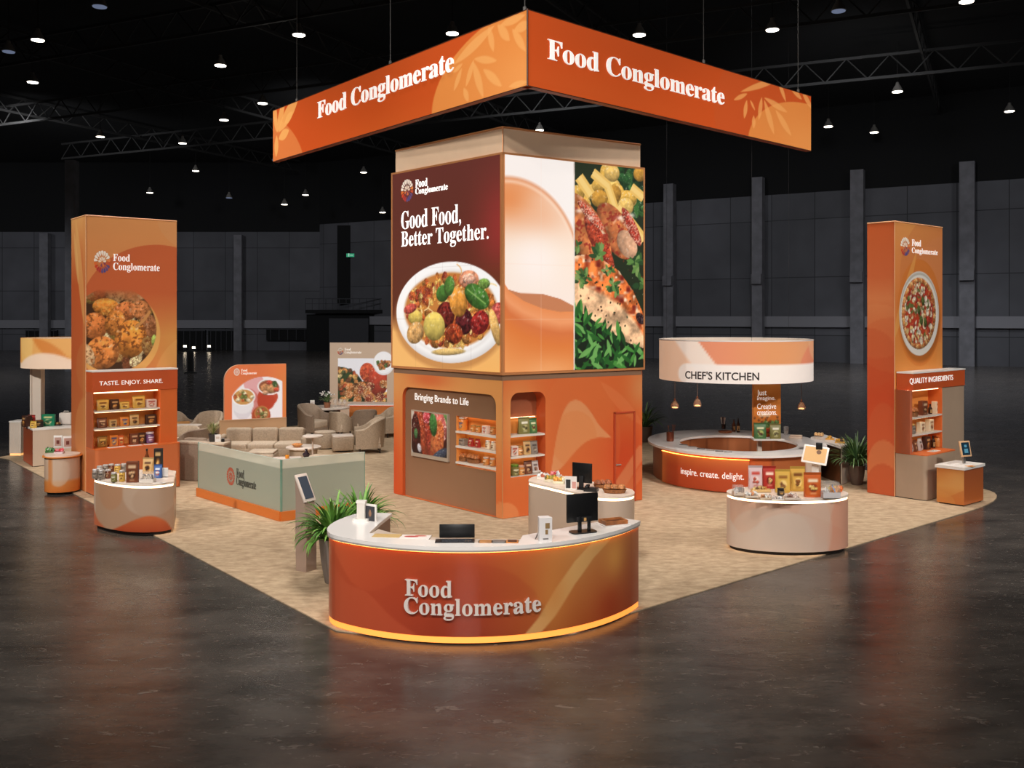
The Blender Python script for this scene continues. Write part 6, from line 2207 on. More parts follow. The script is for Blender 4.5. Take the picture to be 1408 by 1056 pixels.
# ------------------------------------------------------------------ glass pendants
GLOWB = mat('bulb_glow', (255, 200, 140), .3, emit=(255, 190, 120), es=4)
SMOKE = mat('smoked_glass', (150, 120, 104), .08, alpha=.6, spec=.7)
for k, (px, py, Y, lab) in enumerate(((928, 556, 20.55, 'small glass pendant lamp under the drum sign, leftmost'), (959, 553.5, 20.0, 'small glass pendant lamp under the drum sign, second from left'), (1102, 557.5, 20.9, 'small glass pendant lamp under the drum sign, rightmost'))):
    z = ZAT(py + 5.5, Y)
    t = thing('pendant_lamp', lab, 'pendant lamp', (AT(px, Y), Y, z), 0, 'glass pendants of the kitchen bar')
    obj('glass_shade', MB().lathe([(.075, 0), (.088, .04), (.08, .09), (.05, .14), (.02, .17)], n=20), SMOKE, t)
    obj('bulb', MB().lathe([(0, .01), (.06, .012), (.06, .03), (0, .04)], n=16), GLOWB, t)
    obj('cap', MB().lathe([(.022, .165), (.022, .21), (.006, .22)], n=12), mat('copper_cap', (176, 120, 90), .3, .8), t)
    obj('cord', MB().tube([(0, 0, .21), (0, 0, DZ0 + .01 - z)], .006, 5), mat('cord_brown', (120, 96, 84), .6), t)

# ------------------------------------------------------------------ pillar sign standing in the bar
PY_ = 20.6
ps = thing('pillar_sign', 'tall narrow orange sign board with white writing inside the kitchen bar', 'sign', (AT(1050, PY_), PY_, 0))
x0, x1 = AT(1036, PY_), AT(1075, PY_)
PS = Patch((x0, PY_), (x1, PY_ + .08), ZAT(601, PY_), 2.33)
def ps_paint(p):
    p.grad([(0, (190, 96, 30)), (.3, (206, 112, 36)), (.6, (214, 130, 48)), (1, (224, 158, 84))], p.v)
    rr = random.Random(3)
    for k in range(40):
        p.food(rr.random(), rr.uniform(.0, .24), .05, .05, [(60, 96, 40), (90, 124, 60), (190, 60, 40), (150, 90, 40)][k % 4], k)
    for k in range(10):
        p.food(rr.random(), rr.uniform(.24, .32), .03, .03, (150, 80, 30), k)
    p.rect(.2, .32, .62, .38, (236, 214, 190), .6)
    for k in range(14):
        p.food(rr.random(), rr.uniform(.95, 1.0), .07, .05, (230, 190, 130), k)
grid_obj('printed_face', PS, ps_paint, PRINT, ps, 40, 90)
mb = MB(); pbox(mb, PS, 0, 1, 0, 1, -.08, -.002)
obj('board', mb, mat('sign_board_amber', (206, 126, 56), .5), ps, world=True)
obj('tray', MB().box((AT(1056, 20.42), 20.44, .945), (.66, .26, .03)), WHITEP, ps, world=True)
obj('post', MB().box((AT(1045, PY_), PY_ + .05, PS.z0 / 2 + .01), (.09, .08, PS.z0)), OFFW, ps, world=True)
for (tx, a, b, c, d) in (('Just', 1041, 536, 546, 1054), ('imagine.', 1041, 545, 552, 1066), ('Creative', 1041, 555, 562.5, 1067), ('creations.', 1041, 563.5, 571, 1068)):
    text_px('lettering', tx, PS, a, b, c, d, WHITEL, ps, n0=.003, depth=.004)

# ------------------------------------------------------------------ tablet stand in front of the bar
tb = G(1121, 692)
ts = thing('tablet_stand', 'white tablet stand with tilted tan screen before the kitchen bar', 'tablet stand', (tb.x, tb.y, .014), -.35)
obj('foot_plate', MB().prism(rr2(.4, .34, .05), 0, .015), WHITEP, ts)
obj('post', MB().box((0, .02, .42), (.13, .07, .82), bev=.01), WHITEP, ts)
T_ = Matrix.Translation((0, -.02, .92)) @ Matrix.Rotation(math.radians(-38), 4, 'X') @ Matrix.Rotation(math.radians(8), 4, 'Y')
hd = obj('tablet_frame', MB().box((0, 0, 0), (.47, .03, .40), bev=.012, M=T_), WHITEP, ts)
obj('tablet_screen', MB().box((0, -.017, 0), (.40, .004, .32), M=T_), mat('tan_display', (206, 164, 112), .3, emit=(206, 160, 110), es=.25), ts)
obj('screen_mark', MB().lathe([(0, 0), (.045, 0), (.045, .003), (0, .003)], n=18, M=T_ @ Matrix.Translation((.06, -.0195, .06)) @ Matrix.Rotation(math.radians(90), 4, 'X')), cmat((120, 84, 60), .5), ts)
obj('card_reader', MB().box((.07, .06, 1.08), (.12, .06, .14), bev=.01), BLACKP, ts)

# ------------------------------------------------------------------ things on the bar
gK = 'things on the kitchen bar'
zc = KTOP + .001
def crock(lab, px, py, col, cat='utensil crock', n=5, r=.06, h=.16, ut=((180, 170, 160), (60, 40, 34))):
    t = thing('utensil_crock', lab, cat, G(px, py, zc), 0, gK)
    obj('pot', MB().lathe([(r * .9, 0), (r, .02), (r, h), (r * .86, h), (r * .84, .03)], n=18), cmat(col, .25, metal=.6), t)
    rr = random.Random(px)
    for k in range(n):
        a = rr.uniform(0, 6.28); x, y = math.cos(a) * r * .4, math.sin(a) * r * .4
        ex, ey = math.cos(a) * r * 1.1, math.sin(a) * r * 1.1
        obj('utensil', MB().tube([(x, y, h * .3), (ex, ey, h + .08), (ex * 1.1, ey * 1.1, h + .16)], [.006, .007, .018], 8), cmat(ut[k % len(ut)], .4), t)
    return t
crock('copper canister with short utensil handles at the left of the bar', 921.5, 606.5, (120, 64, 44), h=.20, r=.085, ut=((110, 60, 40), (60, 34, 28)))
wt = G(997, 594.5, zc)
t = thing('wooden_board', 'round wooden serving board at the back of the bar', 'board', wt, 0, gK)
obj('board', MB().lathe([(.15, 0), (.16, .01), (.16, .035), (.15, .04)], n=24), WOODB, t)
obj('board_edge', MB().lathe([(.161, .012), (.164, .02), (.161, .03)], n=24), mat('walnut_wood'), t)
t = crock('dark pot of white utensils standing on the round wooden board', 995, 592, (70, 48, 40), r=.05, h=.12, ut=((230, 220, 210), (90, 60, 50)))
t.location.z = KTOP + .042
bottle('tall copper bottle at the back of the bar, left of two', G(1009, 593.5, zc), 0, .045, .30, (100, 54, 36), 'dark brown', gK)
bottle('taller dark bottle at the back of the bar, right of two', G(1015, 594.5, zc), 0, .04, .34, (56, 34, 28), 'kraft', gK)
pouch('green food pouch on the tray of the pillar sign, left of two', (AT(1045, 20.42), 20.42, .961), 0, .27, .34, .1, 'green', gK)
pouch('olive green food pouch on the tray of the pillar sign, right of two', (AT(1066, 20.42), 20.42, .961), 0, .24, .32, .1, 'olive', gK)
t = thing('drinking_glass', 'clear tumbler on the bar beside the pillar sign', 'glass', G(1081, 598, zc), 0, gK)
obj('glass_wall', MB().lathe([(.05, 0), (.06, .01), (.065, .2), (.058, .2), (.05, .02)], n=18), mat('jar_glass'), t)
obj('water', MB().lathe([(.045, .012), (.05, .1), (0, .1)], n=16), mat('pale_water', (210, 206, 200), .1, alpha=.5), t)
t = thing('folded_towel', 'folded beige towel on the right of the bar', 'towel', G(1094, 602.5, zc), -.4, gK)
obj('lower_fold', MB().box((0, 0, .02), (.3, .16, .04), bev=.018), mat('towel_beige', (214, 192, 172), .9, bump=.3), t)
obj('upper_fold', MB().box((.01, .01, .058), (.27, .14, .034), bev=.016), mat('towel_beige'), t)
for k, (px, py, c) in enumerate(((940, 611.5, (90, 84, 80)), (952, 614.5, (110, 100, 92)), (964, 617, (64, 52, 46)), (977, 619, (150, 132, 116)), (989, 620.5, (84, 66, 54)), (1001, 621.5, (120, 108, 98)))):
    t = thing('menu_leaflet', 'dark printed menu leaflet on the front of the bar, %s from left' % ordinal(k + 1), 'leaflet', G(px, py, zc), -.5 + k * .08, gK)
    obj('sheet', MB().box((0, 0, .004), (.16, .11, .008)), cmat(c, .5), t)
    obj('printed_block', MB().box((.02, 0, .0085), (.08, .06, .001)), cmat(tuple(min(255, v + 60) for v in c), .5), t)
t = thing('round_plate', 'grey flat plate on the right front of the bar', 'plate', G(1108, 617, zc), 0, gK)
obj('plate_well', MB().lathe([(.08, 0), (.1, .006), (.0, .008)], n=22), cmat((150, 140, 130), .4), t)
obj('plate_rim', MB().lathe([(.1, .006), (.14, .016), (.135, .02), (.1, .01)], n=22), cmat((120, 110, 104), .4), t)
ze = .851
bread('bread on white side table, at its left', G(1126, 600, ze), -.4, .24, .18, .11, (214, 160, 110), False, gK)
sweets_pack('yellow tray of cakes on the white side table, middle', G(1141, 604.5, ze), -.4, .18, .12, .08, (226, 170, 80), ((226, 160, 60), (236, 190, 100)), gK)
sweets_pack('yellow tray of cakes on the white side table, right end', G(1155, 609, ze), -.4, .2, .12, .09, (226, 170, 80), ((226, 160, 60), (80, 60, 50)), gK)

# ================================================================== goods on the right pod
gP = 'goods on the right oval pod'
zp = RPZ + .001
for px, py, w_, h_, sch, lab in ((1038.5, 672, .225, .37, 'pink', 'tall pale pink food pouch at the left rear of the oval pod'), (1057.5, 671.5, .215, .355, 'red', 'tall red food pouch at the rear of the oval pod'),
                                 (1076, 677, .235, .36, 'yellow', 'tall golden food pouch left of two on the oval pod'), (1096.5, 675, .235, .385, 'gold', 'tall golden food pouch right of two on the oval pod'),
                                 (1117, 683, .265, .37, 'orange', 'deep orange food pouch at the front of the oval pod')):
    pouch(lab, G(px, py, zp), .0, w_, h_, .085, sch, gP)
for px, py, w_, d_, h_, base, cols, lab, lid in (
        (1015, 681, .16, .14, .15, (214, 196, 180), ((120, 110, 110), (190, 180, 176), (150, 130, 120)), 'clear box of grey sweets at the left end of the oval pod', True),
        (1033, 684, .2, .12, .09, (226, 206, 186), ((236, 222, 208), (206, 140, 96), (240, 230, 220)), 'tray of white iced pastries second from left on the oval pod', False),
        (1053, 686.5, .19, .1, .08, (220, 196, 170), ((190, 130, 84), (236, 220, 206)), 'tray of brown pastries third from left on the oval pod', False),
        (1069, 688, .18, .08, .07, (236, 226, 216), ((240, 234, 228), (206, 190, 180)), 'tray of white meringues at the front middle of the oval pod', False),
        (1089, 687, .23, .12, .1, (226, 206, 190), ((236, 222, 210), (216, 190, 176), (150, 110, 96)), 'tray of iced cookies beside the orange pouch on the oval pod', False),
        (1046, 676.5, .3, .1, .12, (206, 168, 110), ((196, 140, 70), (226, 190, 120), (130, 90, 50)), 'long golden tray of snacks before the pink pouch on the oval pod', False),
        (1141, 684, .26, .2, .23, (206, 200, 200), ((224, 190, 110), (120, 150, 200), (236, 226, 220), (206, 140, 80)), 'large clear box of blue and yellow sweets at the right of the oval pod', True)):
    sweets_pack(lab, G(px, py, zp), 0, w_, d_, h_, base, cols, gP, n=10, lid=lid)
jar('small dark jar amid the trays on the oval pod', G(1073.5, 681, zp), 0, .055, .11, 'black', gP, (44, 40, 40))
t = thing('orange_fruit', 'single orange at the right end of the oval pod', 'fruit', G(1155, 676, zp), 0, gP)
obj('peel', MB().lathe([(0, 0), (.03, .006), (.05, .05), (.03, .092), (0, .096)], n=16), mat('orange_peel', (226, 112, 40), .5, bump=.2, nscale=120), t)
obj('stem', MB().lathe([(.006, .094), (.006, .104), (0, .105)], n=8), cmat((70, 90, 40), .6), t)

# ------------------------------------------------------------------ goods on the left pod
gQ = 'goods on the left half-round pod'
zq = LPZ + .001
JP = [(131, 658), (139.5, 659), (148.5, 657.5), (157, 662.5), (168, 662), (137, 651.5), (145, 650.5), (153, 649.5), (161.5, 650), (170, 649)]
for k, (px, py) in enumerate(JP):
    row_ = 'front row' if k < 5 else 'back row'
    jar('small snack jar in the %s on the half-round pod, %s from left' % (row_, ordinal(k % 5 + 1)), G(px, py, zq), 0, .05, [.16, .165, .15, .16, .19, .14, .15, .15, .15, .15][k], ['grey', 'grey', 'brown', 'olive', 'gold', 'silver', 'grey', 'brown', 'gold', 'grey'][k], gQ, (206, 200, 196))
carton('tall red brown carton on the half-round pod', G(182.5, 663, zq), .1, .19, .34, .08, 'brown', gQ)
pouch('kraft pouch with dark label on the half-round pod', G(204, 651, zq), 0, .19, .28, .09, 'kraft', gQ)
bottle('brown bottle behind the kraft pouch on the half-round pod', G(202, 646, zq), 0, .045, .38, (110, 60, 34), 'dark brown', gQ)
carton('tallest dark carton at the rear of the half-round pod', G(218, 648, zq), .1, .14, .40, .08, 'black', gQ)
pouch('blue and red pouch before the tallest carton on the half-round pod', G(217.5, 657, zq), 0, .14, .23, .07, 'blue', gQ)
sweets_pack('clear lidded tub of nuts on the half-round pod', G(203, 663.5, zq), 0, .23, .14, .17, (226, 216, 206), ((190, 170, 150), (70, 70, 90), (214, 200, 186)), gQ, n=10, lid=True)
t = thing('price_card', 'small blank white card standing at the right of the half-round pod', 'card stand', G(227, 656, zq), 0, gQ)
obj('card', MB().box((0, 0, .08), (.1, .01, .16)), WHITEP, t)
obj('foot', MB().box((0, .025, .004), (.08, .06, .008)), WHITEP, t)
sheet('white paper sheet at the front of the half-round pod', G(219, 664, zq), .1, .2, .07, group=gQ)
# ------------------------------------------------------------------ round counter goods
gT = 'things on the small round counter'
zt_ = .791
sweets_pack('small tray of green sweets on the round counter', G(69.5, 622, zt_), .2, .17, .15, .1, (60, 110, 60), ((50, 110, 60), (90, 140, 80), (230, 230, 210)), gT, n=8)
sweets_pack('small tray of red sweets on the round counter', G(81.5, 623.5, zt_), .2, .17, .15, .1, (220, 200, 200), ((206, 50, 66), (230, 120, 130)), gT, n=8)
for px, py, lab, rz_ in ((80, 615.5, 'framed picture card standing on the round counter, left of two', .1), (93, 616.5, 'white picture card leaning on the round counter, right of two', .5)):
    t = thing('picture_card', lab, 'card stand', G(px, py, zt_), rz_, gT)
    obj('frame', MB().box((0, 0, .13), (.18, .02, .26), bev=.003), WHITEP, t)
    obj('picture', MB().box((0, -.0115, .13), (.14, .004, .18)), cmat((190, 150, 136), .5), t)
    obj('motif', MB().box((.0, -.0145, .12), (.06, .003, .08)), cmat((110, 50, 40), .5), t)

# ------------------------------------------------------------------ kiosk monitor and leaflets
zk = KZ + .056
kp_ = G(1327, 638.5, zk)
t = thing('touch_monitor', 'small tan framed touch monitor on the orange kiosk', 'monitor', kp_, .35)
T_ = Matrix.Translation((0, 0, .30)) @ Matrix.Rotation(math.radians(-12), 4, 'X')
obj('casing', MB().box((0, 0, 0), (.25, .03, .30), bev=.006, M=T_), mat('tan_bezel', (222, 176, 132), .4), t)
obj('screen', MB().box((0, -.0165, 0), (.19, .004, .24), M=T_), mat('kiosk_screen', (20, 34, 44), .2, emit=(24, 50, 64), es=.5), t)
obj('screen_picture', MB().box((0, -.0195, -.04), (.09, .002, .08), M=T_).box((0, -.0195, .05), (.06, .002, .05), M=T_), mat('screen_picture_blue', (70, 120, 140), .3, emit=(80, 130, 150), es=.5), t)
obj('neck', MB().box((0, .03, .09), (.06, .03, .18)), CHROME, t)
obj('foot', MB().prism(rr2(.2, .14, .03), 0, .012), WHITEP, t)
sheet('white leaflet stack at the left of the orange kiosk top', G(1308, 637.5, zk), .5, .22, .16, group='papers on the orange kiosk')
sheet('orange leaflet at the foot of the touch monitor', G(1334, 641, zk), .3, .16, .1, (224, 160, 84), 'papers on the orange kiosk', marks=((0, 0, .6, .4, (206, 110, 50)),))
# ================================================================== lounge
FAB = mat('beige_upholstery', (184, 164, 142), .9, noise=.06, nscale=30, bump=.15, spec=.15)
FABL = mat('light_beige_upholstery', (204, 184, 162), .9, noise=.05, nscale=30, bump=.15, spec=.15)
FABD = mat('taupe_upholstery', (158, 138, 120), .9, noise=.06, nscale=30, bump=.15, spec=.15)
LEGM = mat('dark_chair_leg', (44, 34, 28), .4)
TABW = mat('pale_table_top', (232, 216, 202), .3)

def tub_chair(lab, loc, rz, group, m=None, s=1.0, w=.84, d=.78, hb=.90, ha=.62):
    m = m or FAB
    t = thing('tub_armchair', lab, 'armchair', loc, rz, group)
    w, d, hb, ha = w * s, d * s, hb * s, ha * s
    r = w / 2
    th = .09 * s
    path = []
    for k in range(5): path.append((-r, -d / 2 + (d - r) * k / 5))
    for k in range(13):
        a = math.pi - math.pi * k / 12
        path.append((r * math.cos(a), d / 2 - r + r * math.sin(a)))
    for k in range(1, 6): path.append((r, d / 2 - r - (d - r) * k / 5))
    n = len(path); vs, fs = [], []
    for i, (x, y) in enumerate(path):
        q = abs(i - (n - 1) / 2) / ((n - 1) / 2)
        h = hb + (ha - hb) * (1 / (1 + math.exp(-(q - .52) * 11)))
        L_ = math.hypot(x, y - (d / 2 - r)) if y > d / 2 - r else r
        if y > d / 2 - r: nx, ny = x / r, (y - d / 2 + r) / r
        else: nx, ny = (1 if x > 0 else -1), 0
        ti = .90
        prof = [(0.0, .13 * s, ti), (0.0, h * .6, .98), (0, h - .03 * s, 1.0), (th * .3, h, 1), (th * .75, h, 1), (th, h - .03 * s, 1), (th, .3 * s, .98)]
        for (o_, z, k_) in prof:
            vs.append((x * k_ - nx * o_, (y if y <= d / 2 - r else (d / 2 - r) + (y - d / 2 + r) * k_) - ny * o_, z))
    K = 7
    for i in range(n - 1):
        for j in range(K - 1):
            fs.append((i * K + j, (i + 1) * K + j, (i + 1) * K + j + 1, i * K + j + 1))
        fs.append((i * K + K - 1, (i + 1) * K + K - 1, (i + 1) * K, i * K))
    fs.append(tuple(range(K))); fs.append(tuple((n - 1) * K + j for j in range(K - 1, -1, -1)))
    obj('shell', MB().add(vs, fs, True), m, t)
    obj('seat_cushion', MB().box((0, -d * .07, .33 * s), (w - 2.3 * th, d * .80, .22 * s), bev=.05 * s, seg=3), FABL if m is not FABL else FAB, t)
    obj('seat_base', MB().box((0, -d * .06, .18 * s), (w - 2.2 * th, d * .8, .12 * s), bev=.02), m, t)
    for sx in (-1, 1):
        for sy in (-1, 1):
            obj('leg', MB().lathe([(.018, 0), (.026, .13 * s)], c=(sx * r * .68, sy * d * .32 - .02, 0), n=10), LEGM, t)
    return t

gA = 'beige tub armchairs of the lounge'
CZ0 = .014
def gp(px, py):
    p = G(px, py); p.z = CZ0
    return p
tub_chair('beige tub armchair nearest the central tower, facing left', gp(509, 622), math.radians(-78), gA, s=1.02)
tub_chair('beige tub armchair with its wide back turned, left of the round table', gp(428, 599), math.radians(62), gA, FABD, s=1.05)
tub_chair('beige tub armchair in front of the round table, middle', gp(467, 598), math.radians(150), gA, s=.8)
tub_chair('beige tub armchair with back to the camera, right of the round table', gp(502, 598), math.radians(200), gA, FABD, s=.88)
tub_chair('beige tub armchair partly hidden by the central tower', gp(538, 600), math.radians(-55), gA, s=.98)
tub_chair('beige armchair behind the left shelf tower, facing the camera', gp(252, 627), math.radians(12), gA, s=1.02, hb=.72)
tub_chair('taupe tub chair with its back to the glass partition end', gp(266, 637), math.radians(-118), gA, FABD, s=.96)
tub_chair('beige armchair behind the potted grass on the left sofa', gp(287, 612), math.radians(-10), gA, s=1.0, hb=.92)
tub_chair('beige armchair with orange cushion at far left behind the left tower', gp(240, 607), math.radians(60), gA, s=.95)
t = thing('throw_cushion', 'orange cushion on the armchair behind the left tower', 'cushion', (G(243, 607).x + .2, G(243, 607).y - .1, .46), .3)
obj('cushion_pad', MB().box((0, 0, .06), (.42, .38, .12), bev=.055, seg=3), mat('orange_cushion', (206, 146, 84), .9, bump=.1), t)
obj('piping', MB().box((0, 0, .06), (.43, .39, .012), bev=.005), mat('cushion_piping', (176, 116, 60), .8), t)

# sofa along the back
def sofa(lab, loc, rz, L, n, d=.85, h=.74, seat=.42, m=FAB, arm=True, group=None):
    t = thing('sofa', lab, 'sofa', loc, rz, group)
    obj('base', MB().box((0, 0, .17), (L, d, .24), bev=.03), m, t)
    k = (L - .02) / n
    for i in range(n):
        x = -L / 2 + .01 + k * (i + .5)
        obj('seat_cushion', MB().box((x, -.08, .34), (k - .015, d * .78, .17), bev=.05, seg=3), FABL, t)
        obj('back_cushion', MB().box((x, d / 2 - .17, h - .19), (k - .015, .22, .40), bev=.07, seg=3), m, t)
    obj('back_rest', MB().box((0, d / 2 - .04, .40), (L, .12, h * .9 - .05), bev=.04), FABD, t)
    if arm:
        for sx in (-1, 1):
            obj('armrest', MB().box((sx * (L / 2 + .07), 0, .30), (.15, d, .56), bev=.06, seg=3), m, t)
    for sx in (-1, 1):
        for sy in (-1, 1):
            obj('leg', MB().box((sx * (L / 2 - .1), sy * (d / 2 - .1), .03), (.06, .06, .06)), LEGM, t)
    return t
sofa('long beige sofa facing the camera below the orange menu sign', (-6.28, 23.9, CZ0), .05, 2.0, 3, group='lounge sofas')
sofa('beige sofa with its high back turned to the glass partition', (-6.75, 21.35, CZ0), math.radians(168), 1.15, 2, h=.86, arm=False, m=FABD, group='lounge sofas')
t = thing('back_shelf', 'tan narrow shelf board standing along the back of the partition sofa', 'shelf', (-6.78, 20.70, CZ0), math.radians(-12))
obj('board', MB().box((0, 0, .82), (1.2, .30, .05), bev=.012), FABL, t)
obj('panel', MB().box((0, .0, .40), (1.16, .26, .79), bev=.012), FABD, t)
# chaise and ottomans
gO = 'lounge ottomans'
def ottoman(lab, loc, rz, kind, w, h, m=FAB, top=None, group=gO):
    t = thing('ottoman', lab, 'ottoman', loc, rz, group)
    if kind == 'round':
        obj('body', MB().lathe([(w * .47, .03), (w * .5, .08), (w * .5, h - .06), (w * .46, h - .01), (w * .3, h)], n=30), m, t)
        obj('top_pad', MB().lathe([(w * .45, h - .005), (w * .46, h + .01), (w * .42, h + .03), (0, h + .035)], n=30), top or FABL, t)
    else:
        obj('body', MB().box((0, 0, h / 2 + .02), (w, w, h - .04), bev=.05, seg=3), m, t)
        obj('top_pad', MB().box((0, 0, h + .012), (w * .96, w * .96, .05), bev=.022, seg=3), top or FABL, t)
    obj('glide', MB().lathe([(w * .36, 0), (w * .36, .03)], n=20), LEGM, t)
    return t
ottoman('round drum ottoman behind the square one, right part of the lounge', gp(447, 617), 0, 'round', .62, .44)
ottoman('small square ottoman in front of the tub armchair facing left', gp(471, 621), .25, 'square', .56, .40, FAB, TABW)
ottoman('soft square ottoman behind the glass corner, left of the low table', (-5.70, 20.7, CZ0), .1, 'square', .66, .40)
ottoman('soft square ottoman behind the glass, right of the low table', (-4.33, 21.3, CZ0), -.3, 'square', .6, .40)
ottoman('plump ottoman in front of the partition sofa, near its right end', (-5.78, 21.95, CZ0), .05, 'square', .62, .44, FABL)
def low_table(lab, loc, w, d, h, rz=0):
    t = thing('coffee_table', lab, 'coffee table', loc, rz, 'lounge coffee tables')
    obj('table_top', MB().prism(rr2(w, d, .06), h - .05, h), TABW, t)
    obj('body', MB().prism(rr2(w * .94, d * .94, .05), .02, h - .051), FABD, t)
    obj('plinth', MB().prism(rr2(w * .8, d * .8, .05), 0, .02), LEGM, t)
    return t
low_table('low block table with pale top between two soft ottomans', (-4.98, 20.85, CZ0), .62, .62, .45, .12)
t = thing('round_table', 'low round pale table before the long sofa', 'coffee table', (-5.05, 22.9, CZ0), 0, 'lounge coffee tables')
obj('table_top', MB().lathe([(.40, .39), (.42, .40), (.42, .43), (.40, .44)], n=36), TABW, t)
obj('drum', MB().lathe([(.30, 0), (.34, .39)], n=30), FAB, t)
t = thing('side_table', 'small round side table on a slim stem in the lounge', 'side table', (AT(430, 22.3), 22.3, CZ0), 0)
obj('table_top', MB().lathe([(.22, .74), (.24, .75), (.24, .775), (.22, .785)], n=30), TABW, t)
obj('stem', MB().lathe([(.03, .02), (.02, .1), (.02, .74)], n=12), mat('stem_beige', (206, 184, 166), .35), t)
obj('foot', MB().lathe([(.15, 0), (.15, .015), (.03, .03)], n=24), mat('stem_beige'), t)
vz = .44 + .035 + CZ0
t = thing('dark_vase', 'small dark vase on the low block table', 'vase', (AT(421, 20.95), 20.95, .467), 0)
obj('vase_body', MB().lathe([(.03, 0), (.075, .04), (.08, .08), (.04, .13), (.025, .17), (.035, .19)], n=18), mat('vase_plum', (52, 38, 44), .2), t)
obj('vase_lip', MB().lathe([(.035, .19), (.04, .195), (.03, .2)], n=18), cmat((84, 66, 70), .3), t)
t = thing('snack_bowl', 'golden snack bowl on the low round table before the sofa', 'bowl', (AT(388, 22.7) + .35, 22.75, .456), 0)
obj('bowl', MB().lathe([(.06, 0), (.08, .01), (.14, .07), (.13, .07), (.07, .02)], n=20), mat('gold_bowl', (214, 150, 84), .35), t)
obj('snacks', MB().lathe([(.12, .055), (.09, .085), (0, .1)], n=16), mat('snack_brown', (190, 120, 60), .7, noise=.3, nscale=40), t)
t = thing('amber_jar', 'tiny amber candle jar on the low block table', 'candle', (AT(395, 20.85), 20.85, .466), 0)
obj('glass', MB().lathe([(.04, 0), (.045, .01), (.045, .07), (.03, .08)], n=14), mat('amber_glass', (222, 140, 40), .15), t)
obj('wick', MB().lathe([(.004, .075), (.004, .1), (0, .1)], n=6), BLACKP, t)

# left low table with pale top in front of the armchairs
t = thing('round_table', 'pale long lounge table beside the left shelf tower', 'coffee table', (-9.0, 25.5, CZ0), 0, 'lounge coffee tables')
obj('table_top', MB().prism(rr2(1.2, .7, .25), .60, .65), TABW, t)
obj('pedestal', MB().prism(rr2(.9, .4, .15), 0, .60), FABD, t)

# high round table with things on it
RT = (AT(450, 29.6), 29.6)
t = thing('round_table', 'round pale topped dining table with brown drum base behind the armchairs', 'table', (RT[0], RT[1], CZ0), 0)
obj('table_top', MB().lathe([(.68, .70), (.70, .71), (.70, .745), (.68, .755)], n=44), TABW, t)
obj('drum_base', MB().lathe([(.34, 0), (.40, .03), (.40, .70)], n=30), mat('dark_table_base', (92, 66, 48), .5), t)
zt_ = .77
def pot_plant(name, lab, loc, r, h, potc, n, ln, wd, cols, group=None, cat='potted plant', droop=.55, flowers=None, spread=1.0, seed=1, pot_prof=None):
    """arching strap leaves out of a pot"""
    t = thing(name, lab, cat, loc, 0, group)
    prof = pot_prof or [(r * .74, 0), (r * .8, .01), (r, h), (r * .9, h), (r * .86, h * .86)]
    obj('pot', MB().lathe(prof, n=28), cmat(potc, .55), t)
    obj('soil', MB().lathe([(r * .88, h * .84), (r * .5, h * .87), (0, h * .88)], n=20), mat('potting_soil', (56, 42, 32), .95, bump=.5), t)
    rr = random.Random(seed)
    mbs = [MB() for _ in cols]
    for k in range(n):
        a = 2 * math.pi * k * .618 + rr.uniform(-.3, .3)
        tilt = rr.uniform(.06, 1.0) ** .8 * spread
        l = ln * rr.uniform(.7, 1.08)
        pos = Vector((math.cos(a) * r * .25 * rr.random(), math.sin(a) * r * .25 * rr.random(), h * .84))
        ang = math.pi / 2 - tilt * .9
        S = 8
        pts = []
        for j in range(S + 1):
            pts.append(pos.copy())
            pos = pos + Vector((math.cos(a) * math.cos(ang), math.sin(a) * math.cos(ang), math.sin(ang))) * (l / S)
            ang -= droop * (.10 + .30 * tilt) * (j + 1) / S * 2.2
        side = Vector((-math.sin(a), math.cos(a), 0))
        vs, fs = [], []
        for j, p in enumerate(pts):
            q = j / S
            ww = wd * (math.sin(math.pi * min(1, .16 + q * .84)) ** .7) * (1 if q < 1 else 0)
            if j == S: ww = .001
            lift = Vector((0, 0, ww * .35))
            vs += [p - side * ww + lift, p, p + side * ww + lift]
        for j in range(S):
            b = j * 3
            fs += [(b, b + 1, b + 4, b + 3), (b + 1, b + 2, b + 5, b + 4)]
        mbs[k % len(cols)].add(vs, fs, True)
    allv = MB()
    for m_ in mbs[1:]:
        pass
    for k, m_ in enumerate(mbs):
        obj('foliage', m_, mat('leaf_%d_%d_%d' % cols[k], cols[k], .45, noise=.15, nscale=8), t)
    if flowers:
        fm = MB()
        for k in range(flowers[0]):
            a = rr.uniform(0, 6.28); q = rr.uniform(.1, 1)
            fm.lathe([(0, -.02), (.03, 0), (0, .025)], c=(math.cos(a) * q * ln * .7, math.sin(a) * q * ln * .7, h + ln * rr.uniform(.55, .95)), n=6)
        obj('blossoms', fm, cmat(flowers[1], .7), t)
    return t
GR = [(58, 104, 40), (84, 134, 56), (40, 78, 30)]
pot_plant('potted_flower', 'white flowering plant in a clay pot on the round dining table', (AT(450, 29.3), 29.3, zt_), .11, .17, (150, 96, 66), 46, .34, .016, [(90, 120, 70), (120, 140, 96)], 'plants of the stand', flowers=(34, (236, 230, 226)), droop=.35, seed=4)
for k, (px, w_, h_, lab) in enumerate(((422, .10, .14, 'lower white card block on the round dining table'), (428.5, .13, .22, 'taller white card block on the round dining table'))):
    t = thing('card_block', lab, 'card stand', (AT(px, 29.35), 29.35 + .12 * k, zt_), .1, 'cards on the round table')
    obj('block', MB().box((0, 0, h_ / 2), (w_, .07, h_), bev=.008), WHITEP, t)
    obj('printed_block', MB().box((0, -.037, h_ * .5), (w_ * .6, .004, h_ * .4)), cmat((216, 200, 190), .5), t)
